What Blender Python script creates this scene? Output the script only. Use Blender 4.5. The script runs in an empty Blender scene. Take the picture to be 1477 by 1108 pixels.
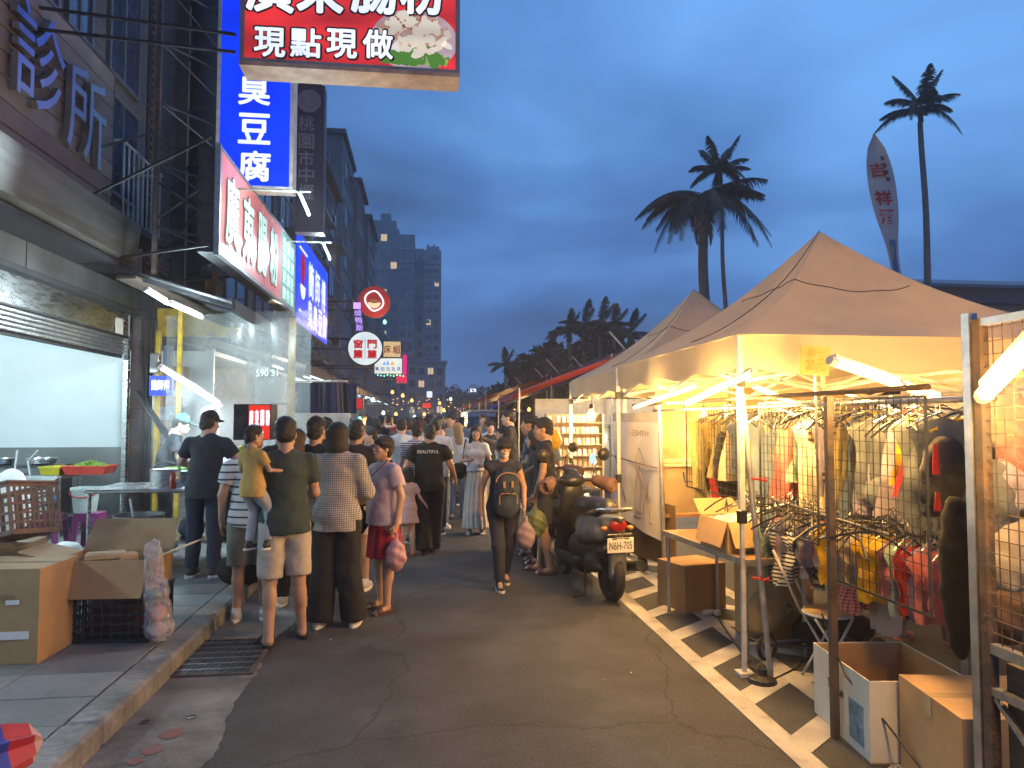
import bpy, math, random
import numpy as np
from mathutils import Vector, Matrix, Euler

# ------------------------------------------------------------ camera, sky, exposure
SC = bpy.context.scene
COL = SC.collection
EYE = Vector((0.0, 0.0, 1.70))
YAW, PITCH, FOC = math.radians(7.03), math.radians(2.77), 1025.0
FW = Vector((math.sin(YAW)*math.cos(PITCH), math.cos(YAW)*math.cos(PITCH), math.sin(PITCH)))
RT = Vector((math.cos(YAW), -math.sin(YAW), 0.0))
UP = RT.cross(FW)
cam_d = bpy.data.cameras.new("camera"); cam = bpy.data.objects.new("camera", cam_d); COL.objects.link(cam)
cam.location = EYE
cam.rotation_euler = (math.pi/2 + PITCH, 0, -YAW)
cam_d.sensor_width = 36.0; cam_d.lens = 36.0*FOC/1477.0
cam_d.clip_start = 0.05; cam_d.clip_end = 3000
SC.camera = cam
SC.render.engine = 'CYCLES'
SC.cycles.use_denoising = True
try: SC.cycles.denoiser = 'OPENIMAGEDENOISE'
except Exception: pass
SC.cycles.max_bounces = 6; SC.cycles.diffuse_bounces = 3; SC.cycles.glossy_bounces = 3
SC.cycles.transmission_bounces = 4; SC.cycles.transparent_max_bounces = 16; SC.cycles.volume_bounces = 1
SC.cycles.sample_clamp_indirect = 4.0; SC.cycles.sample_clamp_direct = 0
SC.cycles.caustics_reflective = False; SC.cycles.caustics_refractive = False
SC.cycles.volume_step_rate = 4
SC.view_settings.view_transform = 'Standard'; SC.view_settings.look = 'None'
SC.view_settings.exposure = 0.6; SC.view_settings.gamma = 1.0
SC.view_settings.use_curve_mapping = False

SKX, SKY = 1.1, 4.2
BLOOM_DENSITY = 0.0018  # density of the added volume that imitates lens bloom
SUN_EL, SUN_ROT = math.radians(2.0), math.radians(250)
world = bpy.data.worlds.new("World"); SC.world = world; world.use_nodes = True
wn = world.node_tree; wn.nodes.clear()
def N(t, **k):
    n = wn.nodes.new(t)
    for a, b in k.items(): setattr(n, a, b)
    return n
out = N('ShaderNodeOutputWorld'); bg = N('ShaderNodeBackground')
sky = N('ShaderNodeTexSky', sky_type='NISHITA', sun_disc=False)
sky.sun_elevation = SUN_EL; sky.sun_rotation = SUN_ROT; sky.altitude = 50; sky.ozone_density = 4.0
tc = N('ShaderNodeTexCoord'); sep = N('ShaderNodeSeparateXYZ')
wn.links.new(tc.outputs['Generated'], sep.inputs[0])
# clouds are laid out on a flat layer overhead: direction / (height + a little)
addz = N('ShaderNodeMath', operation='ADD'); addz.inputs[1].default_value = 0.16
absz = N('ShaderNodeMath', operation='ABSOLUTE')
wn.links.new(sep.outputs['Z'], absz.inputs[0]); wn.links.new(absz.outputs[0], addz.inputs[0])
div = N('ShaderNodeVectorMath', operation='DIVIDE'); comb = N('ShaderNodeCombineXYZ')
for i in range(3): wn.links.new(addz.outputs[0], comb.inputs[i])
wn.links.new(tc.outputs['Generated'], div.inputs[0]); wn.links.new(comb.outputs[0], div.inputs[1])
n1 = N('ShaderNodeTexNoise'); n1.inputs['Scale'].default_value = 0.62; n1.inputs['Detail'].default_value = 5; n1.inputs['Roughness'].default_value = 0.48
n1.inputs['Distortion'].default_value = 0.35
mp = N('ShaderNodeMapping'); mp.inputs['Location'].default_value = (SKX, SKY, 0)
wn.links.new(div.outputs[0], mp.inputs[0]); wn.links.new(mp.outputs[0], n1.inputs['Vector'])
rampc = N('ShaderNodeValToRGB'); e = rampc.color_ramp.elements
e[0].position = 0.38; e[0].color = (0.030, 0.072, 0.175, 1)
e[1].position = 0.66; e[1].color = (0.115, 0.29, 0.61, 1)
em = rampc.color_ramp.elements.new(0.5); em.color = (0.055, 0.150, 0.365, 1)
wn.links.new(n1.outputs['Fac'], rampc.inputs[0])
# a little darker towards the horizon, as the cloud bank there
rh = N('ShaderNodeValToRGB'); e = rh.color_ramp.elements
e[0].position = 0.0; e[0].color = (0.50, 0.50, 0.54, 1); e[1].position = 0.40; e[1].color = (1, 1, 1, 1)
em = rh.color_ramp.elements.new(0.16); em.color = (0.72, 0.74, 0.80, 1)
wn.links.new(absz.outputs[0], rh.inputs[0])
mul = N('ShaderNodeMix', data_type='RGBA', blend_type='MULTIPLY'); mul.inputs['Factor'].default_value = 1
wn.links.new(rampc.outputs[0], mul.inputs['A']); wn.links.new(rh.outputs[0], mul.inputs['B'])
sks = N('ShaderNodeVectorMath', operation='SCALE'); sks.inputs['Scale'].default_value = 0.05
wn.links.new(sky.outputs[0], sks.inputs[0])
mx = N('ShaderNodeMix', data_type='RGBA', blend_type='MIX'); mx.inputs['Factor'].default_value = 0.93
wn.links.new(sks.outputs[0], mx.inputs['A']); wn.links.new(mul.outputs['Result'], mx.inputs['B'])
wn.links.new(mx.outputs['Result'], bg.inputs['Color']); bg.inputs['Strength'].default_value = 1.25
wn.links.new(bg.outputs[0], out.inputs[0])

sun_d = bpy.data.lights.new("sun", 'SUN'); sun = bpy.data.objects.new("sun", sun_d); COL.objects.link(sun)
sun_d.energy = 0.12; sun_d.angle = math.radians(40); sun_d.color = (0.75, 0.85, 1.0)
sun.rotation_euler = (math.radians(35), 0, math.radians(160)); sun.location = (0, -20, 60)

# ------------------------------------------------------------ measuring helpers (photo px -> metres)
def ray(px, py): return FW + RT*((px-738.5)/FOC) - UP*((py-554.0)/FOC)
def G(px, py, z=0.0):
    d = ray(px, py); t = (z-EYE.z)/d.z; return EYE + d*t
def PX(px, py, X):
    d = ray(px, py); return EYE + d*(X/d.x)
def PY(px, py, Y):
    d = ray(px, py); return EYE + d*(Y/d.y)

# ------------------------------------------------------------ objects
def thing(name, label, cat, loc=(0,0,0), rz=0.0, group=None):
    o = bpy.data.objects.new(name, None); COL.objects.link(o); o.empty_display_size = 0.2
    o.location = loc; o.rotation_euler = (0,0,rz); o['label'] = label; o['category'] = cat
    if group: o['group'] = group
    return o
def tag(o, label, cat, group=None, kind=None):
    if label: o['label'] = label
    if cat: o['category'] = cat
    if group: o['group'] = group
    if kind: o['kind'] = kind
    return o
def rootloc(p):
    v = Vector((0,0,0))
    while p is not None:
        v += Vector(p.location); p = p.parent
    return v
def newobj(name, me, parent=None):
    o = bpy.data.objects.new(name, me); COL.objects.link(o)
    if parent is not None: o.parent = parent
    return o
def mesh_from(name, V, F, m=None, smooth=False, mi=None, uv=None):
    me = bpy.data.meshes.new(name)
    me.from_pydata([tuple(v) for v in V], [], F)
    if m is not None:
        for x in (m if isinstance(m, (list, tuple)) else [m]): me.materials.append(x)
    if mi is not None: me.polygons.foreach_set('material_index', mi)
    if smooth: me.polygons.foreach_set('use_smooth', [True]*len(me.polygons))
    me.update(); return me
def np_mesh(name, V, Q, m, smooth=True):
    me = bpy.data.meshes.new(name); V = np.asarray(V, dtype=np.float32); Q = np.asarray(Q, dtype=np.int32)
    me.vertices.add(len(V)); me.vertices.foreach_set('co', V.ravel())
    me.loops.add(Q.size); me.loops.foreach_set('vertex_index', Q.ravel())
    me.polygons.add(len(Q)); me.polygons.foreach_set('loop_start', np.arange(len(Q), dtype=np.int32)*4)
    me.polygons.foreach_set('loop_total', np.full(len(Q), 4, dtype=np.int32))
    me.polygons.foreach_set('use_smooth', np.full(len(Q), smooth))
    me.materials.append(m); me.update(calc_edges=True); me.validate(); return me

class MB:
    """collects simple shapes into one mesh"""
    def __init__(s): s.V = []; s.F = []; s.M = []; s.mi = 0
    def add(s, V, F):
        n = len(s.V); s.V += [Vector(v) for v in V]
        for f in F: s.F.append([i+n for i in f]); s.M.append(s.mi)
        return s
    def box(s, c, d, rz=0.0, R=None, bev=0.0):
        x, y, z = d[0]/2, d[1]/2, d[2]/2
        if bev > 0:
            b = min(bev, x*.9, y*.9, z*.9)
            P = [(-x+b,-y),(x-b,-y),(x,-y+b),(x,y-b),(x-b,y),(-x+b,y),(-x,y-b),(-x,-y+b)]
            Pi = [(a*(x-b)/x, q*(y-b)/y) for a, q in P]
            V = [(a,q,-z) for a,q in Pi]+[(a,q,-z+b) for a,q in P]+[(a,q,z-b) for a,q in P]+[(a,q,z) for a,q in Pi]
            F = [list(range(7,-1,-1)), list(range(24,32))]
            for k in range(3):
                for i in range(8):
                    j=(i+1)%8; F.append([k*8+i,k*8+j,k*8+8+j,k*8+8+i])
        else:
            V = [(-x,-y,-z),(x,-y,-z),(x,y,-z),(-x,y,-z),(-x,-y,z),(x,-y,z),(x,y,z),(-x,y,z)]
            F = [[0,3,2,1],[4,5,6,7],[0,1,5,4],[1,2,6,5],[2,3,7,6],[3,0,4,7]]
        M = R if R is not None else Matrix.Rotation(rz, 3, 'Z')
        return s.add([M @ Vector(v) + Vector(c) for v in V], F)
    def bx(s, x0,x1,y0,y1,z0,z1, bev=0.0): return s.box(((x0+x1)/2,(y0+y1)/2,(z0+z1)/2),(abs(x1-x0),abs(y1-y0),abs(z1-z0)),bev=bev)
    def beam(s, a, b, w, h=None):
        a = Vector(a); b = Vector(b); h = h or w; d = b-a; L = d.length
        if L < 1e-6: return s
        q = d.to_track_quat('Y', 'Z').to_matrix()
        return s.box((a+b)/2, (w, L, h), R=q)
    def tube(s, pts, r, n=8, cap=True):
        pts = [Vector(p) for p in pts]; k = len(pts); rr = r if isinstance(r, (list, tuple)) else [r]*k
        V = []; F = []; prev = None
        for i, p in enumerate(pts):
            t = (pts[min(i+1,k-1)]-pts[max(i-1,0)])
            if t.length < 1e-9: t = Vector((0,0,1))
            t.normalize()
            if prev is None:
                u = t.orthogonal().normalized()
            else:
                u = prev - t*prev.dot(t)
                u = u.normalized() if u.length > 1e-6 else t.orthogonal().normalized()
            prev = u; w = t.cross(u)
            for j in range(n):
                a = 2*math.pi*j/n; V.append(p + (u*math.cos(a)+w*math.sin(a))*rr[i])
        for i in range(k-1):
            for j in range(n):
                q = (j+1)%n; F.append([i*n+j, i*n+q, (i+1)*n+q, (i+1)*n+j])
        if cap: F.append(list(range(n-1,-1,-1))); F.append([(k-1)*n+j for j in range(n)])
        return s.add(V, F)
    def lathe(s, c, prof, n=20, R=None, sy=1.0):
        c = Vector(c); V = []; F = []; k = len(prof)
        for r, z in prof:
            for j in range(n):
                a = 2*math.pi*j/n; v = Vector((r*math.cos(a), r*sy*math.sin(a), z))
                V.append((R @ v if R is not None else v)+c)
        for i in range(k-1):
            for j in range(n):
                q = (j+1)%n; F.append([i*n+j, i*n+q, (i+1)*n+q, (i+1)*n+j])
        F.append(list(range(n-1,-1,-1))); F.append([(k-1)*n+j for j in range(n)])
        return s.add(V, F)
    def poly(s, P): return s.add(P, [list(range(len(P)))])
    def prism(s, P, d):
        """polygon P (list of 3d points) extruded by vector d"""
        n = len(P); d = Vector(d); V = [Vector(p) for p in P]+[Vector(p)+d for p in P]
        return s.add(V, [list(range(n-1,-1,-1)), list(range(n,2*n))]+[[i,(i+1)%n,n+(i+1)%n,n+i] for i in range(n)])
    def surf(s, fn, nu, nv, th=0.0):
        V = [fn(i/nu, j/nv) for j in range(nv+1) for i in range(nu+1)]
        F = [[j*(nu+1)+i, j*(nu+1)+i+1, (j+1)*(nu+1)+i+1, (j+1)*(nu+1)+i] for j in range(nv) for i in range(nu)]
        return s.add(V, F)
    def sph(s, c, r, n=12, m=8):
        r = r if isinstance(r,(tuple,list)) else (r,r,r)
        V=[];F=[]
        for i in range(m+1):
            t=math.pi*i/m
            for j in range(n):
                a=2*math.pi*j/n; V.append((c[0]+r[0]*math.sin(t)*math.cos(a), c[1]+r[1]*math.sin(t)*math.sin(a), c[2]-r[2]*math.cos(t)))
        for i in range(m):
            for j in range(n):
                q=(j+1)%n; F.append([i*n+j,i*n+q,(i+1)*n+q,(i+1)*n+j])
        return s.add(V,F)
    def build(s, name, m, parent=None, world=True, smooth=False, solid=0.0):
        off = rootloc(parent) if (world and parent is not None) else Vector((0,0,0))
        me = mesh_from(name, [v-off for v in s.V], s.F, m, smooth, s.M if isinstance(m,(list,tuple)) else None)
        o = newobj(name, me, parent)
        if smooth: smooth_by_angle(me)
        if solid:
            md = o.modifiers.new('solid','SOLIDIFY'); md.thickness = solid; md.offset = 0
        return o
    def single(s, name, m, label, cat, group=None, kind=None, smooth=False, solid=0.0):
        """one mesh that is a top-level thing; origin at its base"""
        V = s.V; c = Vector(((min(v.x for v in V)+max(v.x for v in V))/2, (min(v.y for v in V)+max(v.y for v in V))/2, min(v.z for v in V)))
        s.V = [v-c for v in V]; o = s.build(name, m, None, smooth=smooth, solid=solid); o.location = c
        return tag(o, label, cat, group, kind)
def smooth_by_angle(me, ang=0.7):
    n = len(me.polygons)
    nr = np.zeros(n*3); me.polygons.foreach_get('normal', nr); nr = nr.reshape(n,3)
    em = {}
    for p in me.polygons:
        for k in p.edge_keys: em.setdefault(k, []).append(p.index)
    c = math.cos(ang); sh = []
    for e_ in me.edges:
        k = tuple(sorted(e_.vertices)); ps = em.get(k, [])
        sh.append(len(ps) != 2 or float(nr[ps[0]] @ nr[ps[1]]) < c)
    at = me.attributes.new('sharp_edge', 'BOOLEAN', 'EDGE'); at.data.foreach_set('value', sh)
def struct(mb, name, m, parent=None, smooth=False):
    o = mb.build(name, m, parent, smooth=smooth)
    if parent is None: o['kind'] = 'structure'
    return o
def copy_tree(o, parent=None, label=None, loc=None, rz=None, scale=None):
    c = o.copy(); COL.objects.link(c); c.parent = parent
    if label: c['label'] = label
    if loc is not None: c.location = loc
    if rz is not None: c.rotation_euler = (0,0,rz)
    if scale is not None: c.scale = scale if hasattr(scale,'__len__') else (scale,)*3
    for ch in list(o.children): copy_tree(ch, c)
    return c

# ------------------------------------------------------------ materials
MATS = {}
def mat(name, col, rough=0.6, metal=0.0, var=0.12, scale=6.0, bump=0.0, bscale=40.0, trans=0.0, alpha=1.0, emit=None, es=0.0,
        dirt=None, dscale=1.3, stretch=None, spec=None, col2=None, gen=False, sub=0.0):
    if name in MATS: return MATS[name]
    m = bpy.data.materials.new(name); MATS[name] = m; m.use_nodes = True; nt = m.node_tree; L = nt.links
    b = nt.nodes['Principled BSDF']; o = nt.nodes['Material Output']
    b.inputs['Roughness'].default_value = rough; b.inputs['Metallic'].default_value = metal
    if spec is not None: b.inputs['Specular IOR Level'].default_value = spec
    tcn = nt.nodes.new('ShaderNodeTexCoord'); mpn = nt.nodes.new('ShaderNodeMapping')
    L.new(tcn.outputs['Object'], mpn.inputs[0])
    if stretch: mpn.inputs['Scale'].default_value = stretch
    nz = nt.nodes.new('ShaderNodeTexNoise'); nz.inputs['Scale'].default_value = scale; nz.inputs['Detail'].default_value = 6; nz.inputs['Roughness'].default_value = 0.6
    L.new(mpn.outputs[0], nz.inputs['Vector'])
    r = nt.nodes.new('ShaderNodeValToRGB'); e = r.color_ramp.elements
    c2 = col2 or tuple(min(1, c*(1+var*1.6)) for c in col)
    e[0].position = 0.3; e[0].color = (*[c*(1-var*1.6) for c in col], 1); e[1].position = 0.7; e[1].color = (*c2, 1)
    L.new(nz.outputs['Fac'], r.inputs[0]); last = r.outputs[0]
    if dirt:
        nd = nt.nodes.new('ShaderNodeTexNoise'); nd.inputs['Scale'].default_value = dscale; nd.inputs['Detail'].default_value = 8; nd.inputs['Roughness'].default_value = 0.65
        L.new(mpn.outputs[0], nd.inputs['Vector'])
        rd = nt.nodes.new('ShaderNodeValToRGB'); rd.color_ramp.elements[0].position = 0.42; rd.color_ramp.elements[1].position = 0.66
        L.new(nd.outputs['Fac'], rd.inputs[0])
        mm = nt.nodes.new('ShaderNodeMix'); mm.data_type = 'RGBA'; mm.inputs['B'].default_value = (*dirt, 1)
        L.new(last, mm.inputs['A']); L.new(rd.outputs[0], mm.inputs['Factor']); last = mm.outputs['Result']
    L.new(last, b.inputs['Base Color'])
    rr = nt.nodes.new('ShaderNodeMapRange'); rr.inputs['To Min'].default_value = max(0.02, rough-0.12); rr.inputs['To Max'].default_value = min(1, rough+0.12)
    L.new(nz.outputs['Fac'], rr.inputs['Value']); L.new(rr.outputs[0], b.inputs['Roughness'])
    if bump:
        nb = nt.nodes.new('ShaderNodeTexNoise'); nb.inputs['Scale'].default_value = bscale; nb.inputs['Detail'].default_value = 5
        L.new(mpn.outputs[0], nb.inputs['Vector'])
        bp = nt.nodes.new('ShaderNodeBump'); bp.inputs['Strength'].default_value = bump; bp.inputs['Distance'].default_value = 0.02
        L.new(nb.outputs['Fac'], bp.inputs['Height']); L.new(bp.outputs[0], b.inputs['Normal'])
    if emit is not None:
        b.inputs['Emission Color'].default_value = (*emit, 1); b.inputs['Emission Strength'].default_value = es
    if sub: b.inputs['Subsurface Weight'].default_value = sub; b.inputs['Subsurface Radius'].default_value = (0.02,0.008,0.004)
    sh = b.outputs[0]
    if trans:
        tn = nt.nodes.new('ShaderNodeBsdfTranslucent'); L.new(last, tn.inputs[0])
        ms = nt.nodes.new('ShaderNodeMixShader'); ms.inputs[0].default_value = trans
        L.new(sh, ms.inputs[1]); L.new(tn.outputs[0], ms.inputs[2]); sh = ms.outputs[0]
    if alpha < 1:
        tp = nt.nodes.new('ShaderNodeBsdfTransparent'); ms = nt.nodes.new('ShaderNodeMixShader')
        ms.inputs[0].default_value = alpha; L.new(tp.outputs[0], ms.inputs[1]); L.new(sh, ms.inputs[2]); sh = ms.outputs[0]
    L.new(sh, o.inputs['Surface'])
    return m
def glow(name, col, s):
    if name in MATS: return MATS[name]
    m = bpy.data.materials.new(name); MATS[name] = m; m.use_nodes = True; nt = m.node_tree; nt.nodes.clear()
    e = nt.nodes.new('ShaderNodeEmission'); e.inputs[0].default_value = (*col, 1); e.inputs[1].default_value = s
    o = nt.nodes.new('ShaderNodeOutputMaterial'); nt.links.new(e.outputs[0], o.inputs[0]); return m
def lightbox(name, col, s, tubes=(0,0,3.0), spread=0.35):
    """printed translucent sign face lit by tubes behind it: emission varies softly"""
    if name in MATS: return MATS[name]
    m = bpy.data.materials.new(name); MATS[name] = m; m.use_nodes = True; nt = m.node_tree; L = nt.links
    b = nt.nodes['Principled BSDF']; b.inputs['Base Color'].default_value = (*[c*.5 for c in col],1); b.inputs['Roughness'].default_value = .35
    t = nt.nodes.new('ShaderNodeTexCoord'); mp_ = nt.nodes.new('ShaderNodeMapping'); mp_.inputs['Scale'].default_value = tubes
    nz = nt.nodes.new('ShaderNodeTexNoise'); nz.inputs['Scale'].default_value = 1.0; nz.inputs['Detail'].default_value = 1.5
    mr = nt.nodes.new('ShaderNodeMapRange'); mr.inputs['From Min'].default_value=.3; mr.inputs['From Max'].default_value=.7
    mr.inputs['To Min'].default_value = s*(1-spread); mr.inputs['To Max'].default_value = s*(1+spread)
    L.new(t.outputs['Object'], mp_.inputs[0]); L.new(mp_.outputs[0], nz.inputs['Vector']); L.new(nz.outputs['Fac'], mr.inputs['Value'])
    b.inputs['Emission Color'].default_value = (*col,1); L.new(mr.outputs[0], b.inputs['Emission Strength']); return m
def stripes(name, c1, c2, axis=2, period=0.07, duty=0.3, rough=0.85, axis2=None, c3=None):
    """woven stripes (or a check when axis2 is given) fixed to the garment"""
    if name in MATS: return MATS[name]
    m = mat(name, c1, rough, bump=0.75, bscale=13, var=0.06); nt = m.node_tree; L = nt.links; b = nt.nodes['Principled BSDF']
    src = b.inputs['Base Color'].links[0].from_socket
    t = nt.nodes.new('ShaderNodeTexCoord'); sp = nt.nodes.new('ShaderNodeSeparateXYZ'); L.new(t.outputs['Object'], sp.inputs[0])
    def band(ax, per, du):
        a = nt.nodes.new('ShaderNodeMath'); a.operation='DIVIDE'; a.inputs[1].default_value = per; L.new(sp.outputs[ax], a.inputs[0])
        f = nt.nodes.new('ShaderNodeMath'); f.operation='FRACT'; L.new(a.outputs[0], f.inputs[0])
        l = nt.nodes.new('ShaderNodeMath'); l.operation='LESS_THAN'; l.inputs[1].default_value = du; L.new(f.outputs[0], l.inputs[0]); return l.outputs[0]
    fac = band(axis, period, duty)
    if axis2 is not None:
        g = band(axis2, period, duty); ad = nt.nodes.new('ShaderNodeMath'); ad.operation='ADD'; L.new(fac, ad.inputs[0]); L.new(g, ad.inputs[1])
        hf = nt.nodes.new('ShaderNodeMath'); hf.operation='MULTIPLY'; hf.inputs[1].default_value=.5; L.new(ad.outputs[0], hf.inputs[0]); fac = hf.outputs[0]
    mm = nt.nodes.new('ShaderNodeMix'); mm.data_type='RGBA'; L.new(fac, mm.inputs['Factor']); L.new(src, mm.inputs['A']); mm.inputs['B'].default_value=(*c2,1)
    L.new(mm.outputs['Result'], b.inputs['Base Color']); return m

M = MATS
mat('asphalt', (0.052,0.056,0.064), .82, var=.28, scale=2.2, bump=.8, bscale=95, dirt=(0.028,0.027,0.028), dscale=.7)
def speckle(m):
    nt=m.node_tree; L=nt.links; b=nt.nodes['Principled BSDF']; src=b.inputs['Base Color'].links[0].from_socket; t=nt.nodes.new('ShaderNodeTexCoord')
    n=nt.nodes.new('ShaderNodeTexNoise'); n.inputs['Scale'].default_value=120; n.inputs['Detail'].default_value=2; L.new(t.outputs['Object'],n.inputs['Vector'])
    r=nt.nodes.new('ShaderNodeValToRGB'); r.color_ramp.elements[0].position=.58; r.color_ramp.elements[1].position=.74; L.new(n.outputs['Fac'],r.inputs[0])
    x=nt.nodes.new('ShaderNodeMix'); x.data_type='RGBA'; L.new(src,x.inputs['A']); x.inputs['B'].default_value=(.17,.165,.155,1); L.new(r.outputs[0],x.inputs['Factor'])
    d=nt.nodes.new('ShaderNodeTexNoise'); d.inputs['Scale'].default_value=1.7; d.inputs['Detail'].default_value=5; L.new(t.outputs['Object'],d.inputs['Vector'])
    ad=nt.nodes.new('ShaderNodeMixRGB'); ad.blend_type='ADD'; ad.inputs[0].default_value=.55; L.new(t.outputs['Object'],ad.inputs[1]); L.new(d.outputs['Color'],ad.inputs[2])
    v=nt.nodes.new('ShaderNodeTexVoronoi'); v.feature='DISTANCE_TO_EDGE'; v.inputs['Scale'].default_value=.42; L.new(ad.outputs[0],v.inputs['Vector'])
    q=nt.nodes.new('ShaderNodeValToRGB'); q.color_ramp.elements[0].position=.0; q.color_ramp.elements[0].color=(.35,.35,.35,1); q.color_ramp.elements[1].position=.0055; L.new(v.outputs['Distance'],q.inputs[0])
    y=nt.nodes.new('ShaderNodeMixRGB'); y.blend_type='MULTIPLY'; y.inputs[0].default_value=.8; L.new(x.outputs['Result'],y.inputs[1]); L.new(q.outputs[0],y.inputs[2]); L.new(y.outputs[0],b.inputs['Base Color'])
speckle(M['asphalt'])
mat('asphalt_patch', (0.05,0.047,0.043), .85, var=.25, scale=5, bump=.7, bscale=110, dirt=(0.12,0.105,0.085), dscale=3.5)
mat('concrete', (0.22,0.22,0.21), .85, var=.2, scale=5, bump=.35, bscale=40, dirt=(0.12,0.12,0.115), dscale=2.2)
mat('gutter_concrete', (0.17,0.165,0.155), .85, var=.25, scale=3, bump=.35, bscale=30, dirt=(0.07,0.068,0.065), dscale=1.8)
mat('kerb_stone', (0.25,0.245,0.23), .8, var=.25, scale=7, bump=.5, bscale=30, dirt=(0.10,0.10,0.095), dscale=3)
mat('slab', (0.19,0.195,0.195), .7, var=.2, scale=3, bump=.25, bscale=60, dirt=(0.11,0.115,0.115), dscale=1.7)
mat('joint', (0.05,0.05,0.05), .95)
mat('road_paint', (0.40,0.39,0.37), .7, var=.12, scale=9, bump=.35, bscale=80, dirt=(0.22,0.21,0.19), dscale=4.5)
mat('red_paint', (0.20,0.07,0.06), .8, dirt=(0.15,0.12,0.11), dscale=14)
mat('steel', (0.55,0.56,0.57), .28, 1.0, var=.08, scale=4, stretch=(1,1,8))
mat('galv', (0.42,0.43,0.43), .42, .9, var=.15, scale=14)
mat('dark_steel', (0.05,0.052,0.06), .5, .6, var=.3, scale=9, bump=.1)
mat('rusty', (0.10,0.065,0.05), .75, .3, var=.35, scale=9, bump=.3, dirt=(0.06,0.06,0.065), dscale=5)
mat('white_pole', (0.62,0.62,0.60), .4, .1, var=.08, dirt=(0.35,0.33,0.30), dscale=6)
mat('black_plastic', (0.015,0.015,0.017), .42, var=.2)
mat('rubber', (0.02,0.02,0.02), .75, bump=.3, bscale=60)
mat('dark_wood', (0.07,0.048,0.035), .6, var=.3, scale=3, stretch=(1,1,14), bump=.15)
mat('carton', (0.42,0.27,0.13), .82, var=.09, scale=4, bump=.12, bscale=25, dirt=(0.36,0.22,0.105), dscale=2.5)
mat('carton_dark', (0.30,0.19,0.095), .85, var=.1, scale=4, bump=.12, bscale=25)
mat('carton_white', (0.60,0.59,0.52), .7, var=.07, scale=3, bump=.1)
mat('tape', (0.40,0.30,0.16), .2, var=.05)
mat('ink', (0.05,0.04,0.035), .7)
mat('paper', (0.75,0.74,0.70), .7, var=.04)
mat('glass_dark', (0.035,0.045,0.07), .06, 0, var=.3, scale=1.2, spec=.9)
# ------------------------------------------------------------ lettering
TXT = {}
def text_mesh(body, off=0.0):
    k = (body, off)
    if k in TXT: return TXT[k]
    c = bpy.data.curves.new('lettering', 'FONT'); c.body = body; c.size = 1; c.offset = off; c.resolution_u = 3
    o = bpy.data.objects.new('lettering', c); COL.objects.link(o)
    bpy.context.view_layer.update()
    me = bpy.data.meshes.new_from_object(o.evaluated_get(bpy.context.evaluated_depsgraph_get()))
    V = [v.co.copy() for v in me.vertices]; F = [list(p.vertices) for p in me.polygons]
    bpy.data.objects.remove(o); bpy.data.curves.remove(c); bpy.data.meshes.remove(me)
    x0 = min(v.x for v in V); x1 = max(v.x for v in V); y0 = min(v.y for v in V); y1 = max(v.y for v in V)
    TXT[k] = (V, F, x0, x1, y0, y1); return TXT[k]
def put_text(mb, body, c, u, v, w, h, off=0.0, lift=0.0, thick=0.0):
    """letters filling a w x h field centred on c, u = reading direction, v = up"""
    V, F, x0, x1, y0, y1 = text_mesh(body, 0.0); u = Vector(u).normalized(); v = Vector(v).normalized(); nrm = u.cross(v)
    c = Vector(c); P = []; r_ = off*h*.5
    for q in V:
        a = ((q.x-x0)/(x1-x0)-.5)*(w-2*r_); b = ((q.y-y0)/(y1-y0)-.5)*(h-2*r_)
        P.append(c + u*a + v*b + nrm*lift)
    if off > 0 and not thick:
        n = 8 if off > .03 else 5
        for k in range(n):
            a = 2*math.pi*k/n; d = (u*math.cos(a)+v*math.sin(a))*r_ + nrm*(.00025*(k+1)); mb.add([p+d for p in P], F)
    if thick:
        n = len(P); P2 = [p + nrm*thick for p in P]; cnt = {}
        for f in F:
            for i in range(len(f)):
                a, b = f[i], f[(i+1)%len(f)]; cnt[(a,b)] = 1
        S = [[a,b,b+n,a+n] for (a,b) in cnt if (b,a) not in cnt]
        mb.add(P+P2, [[i+n for i in f] for f in F]+S)
    else: mb.add(P, F)
for s_ in ['廣東腸粉','現點現做','臭','豆','腐','桃','園','市','中','壢','診','所','廣','東','腸','粉','簡','師','傅','簡師傅','窗簾','門簾','床組','BEAUTIFUL']:
    text_mesh(s_, 0.0)

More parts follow.
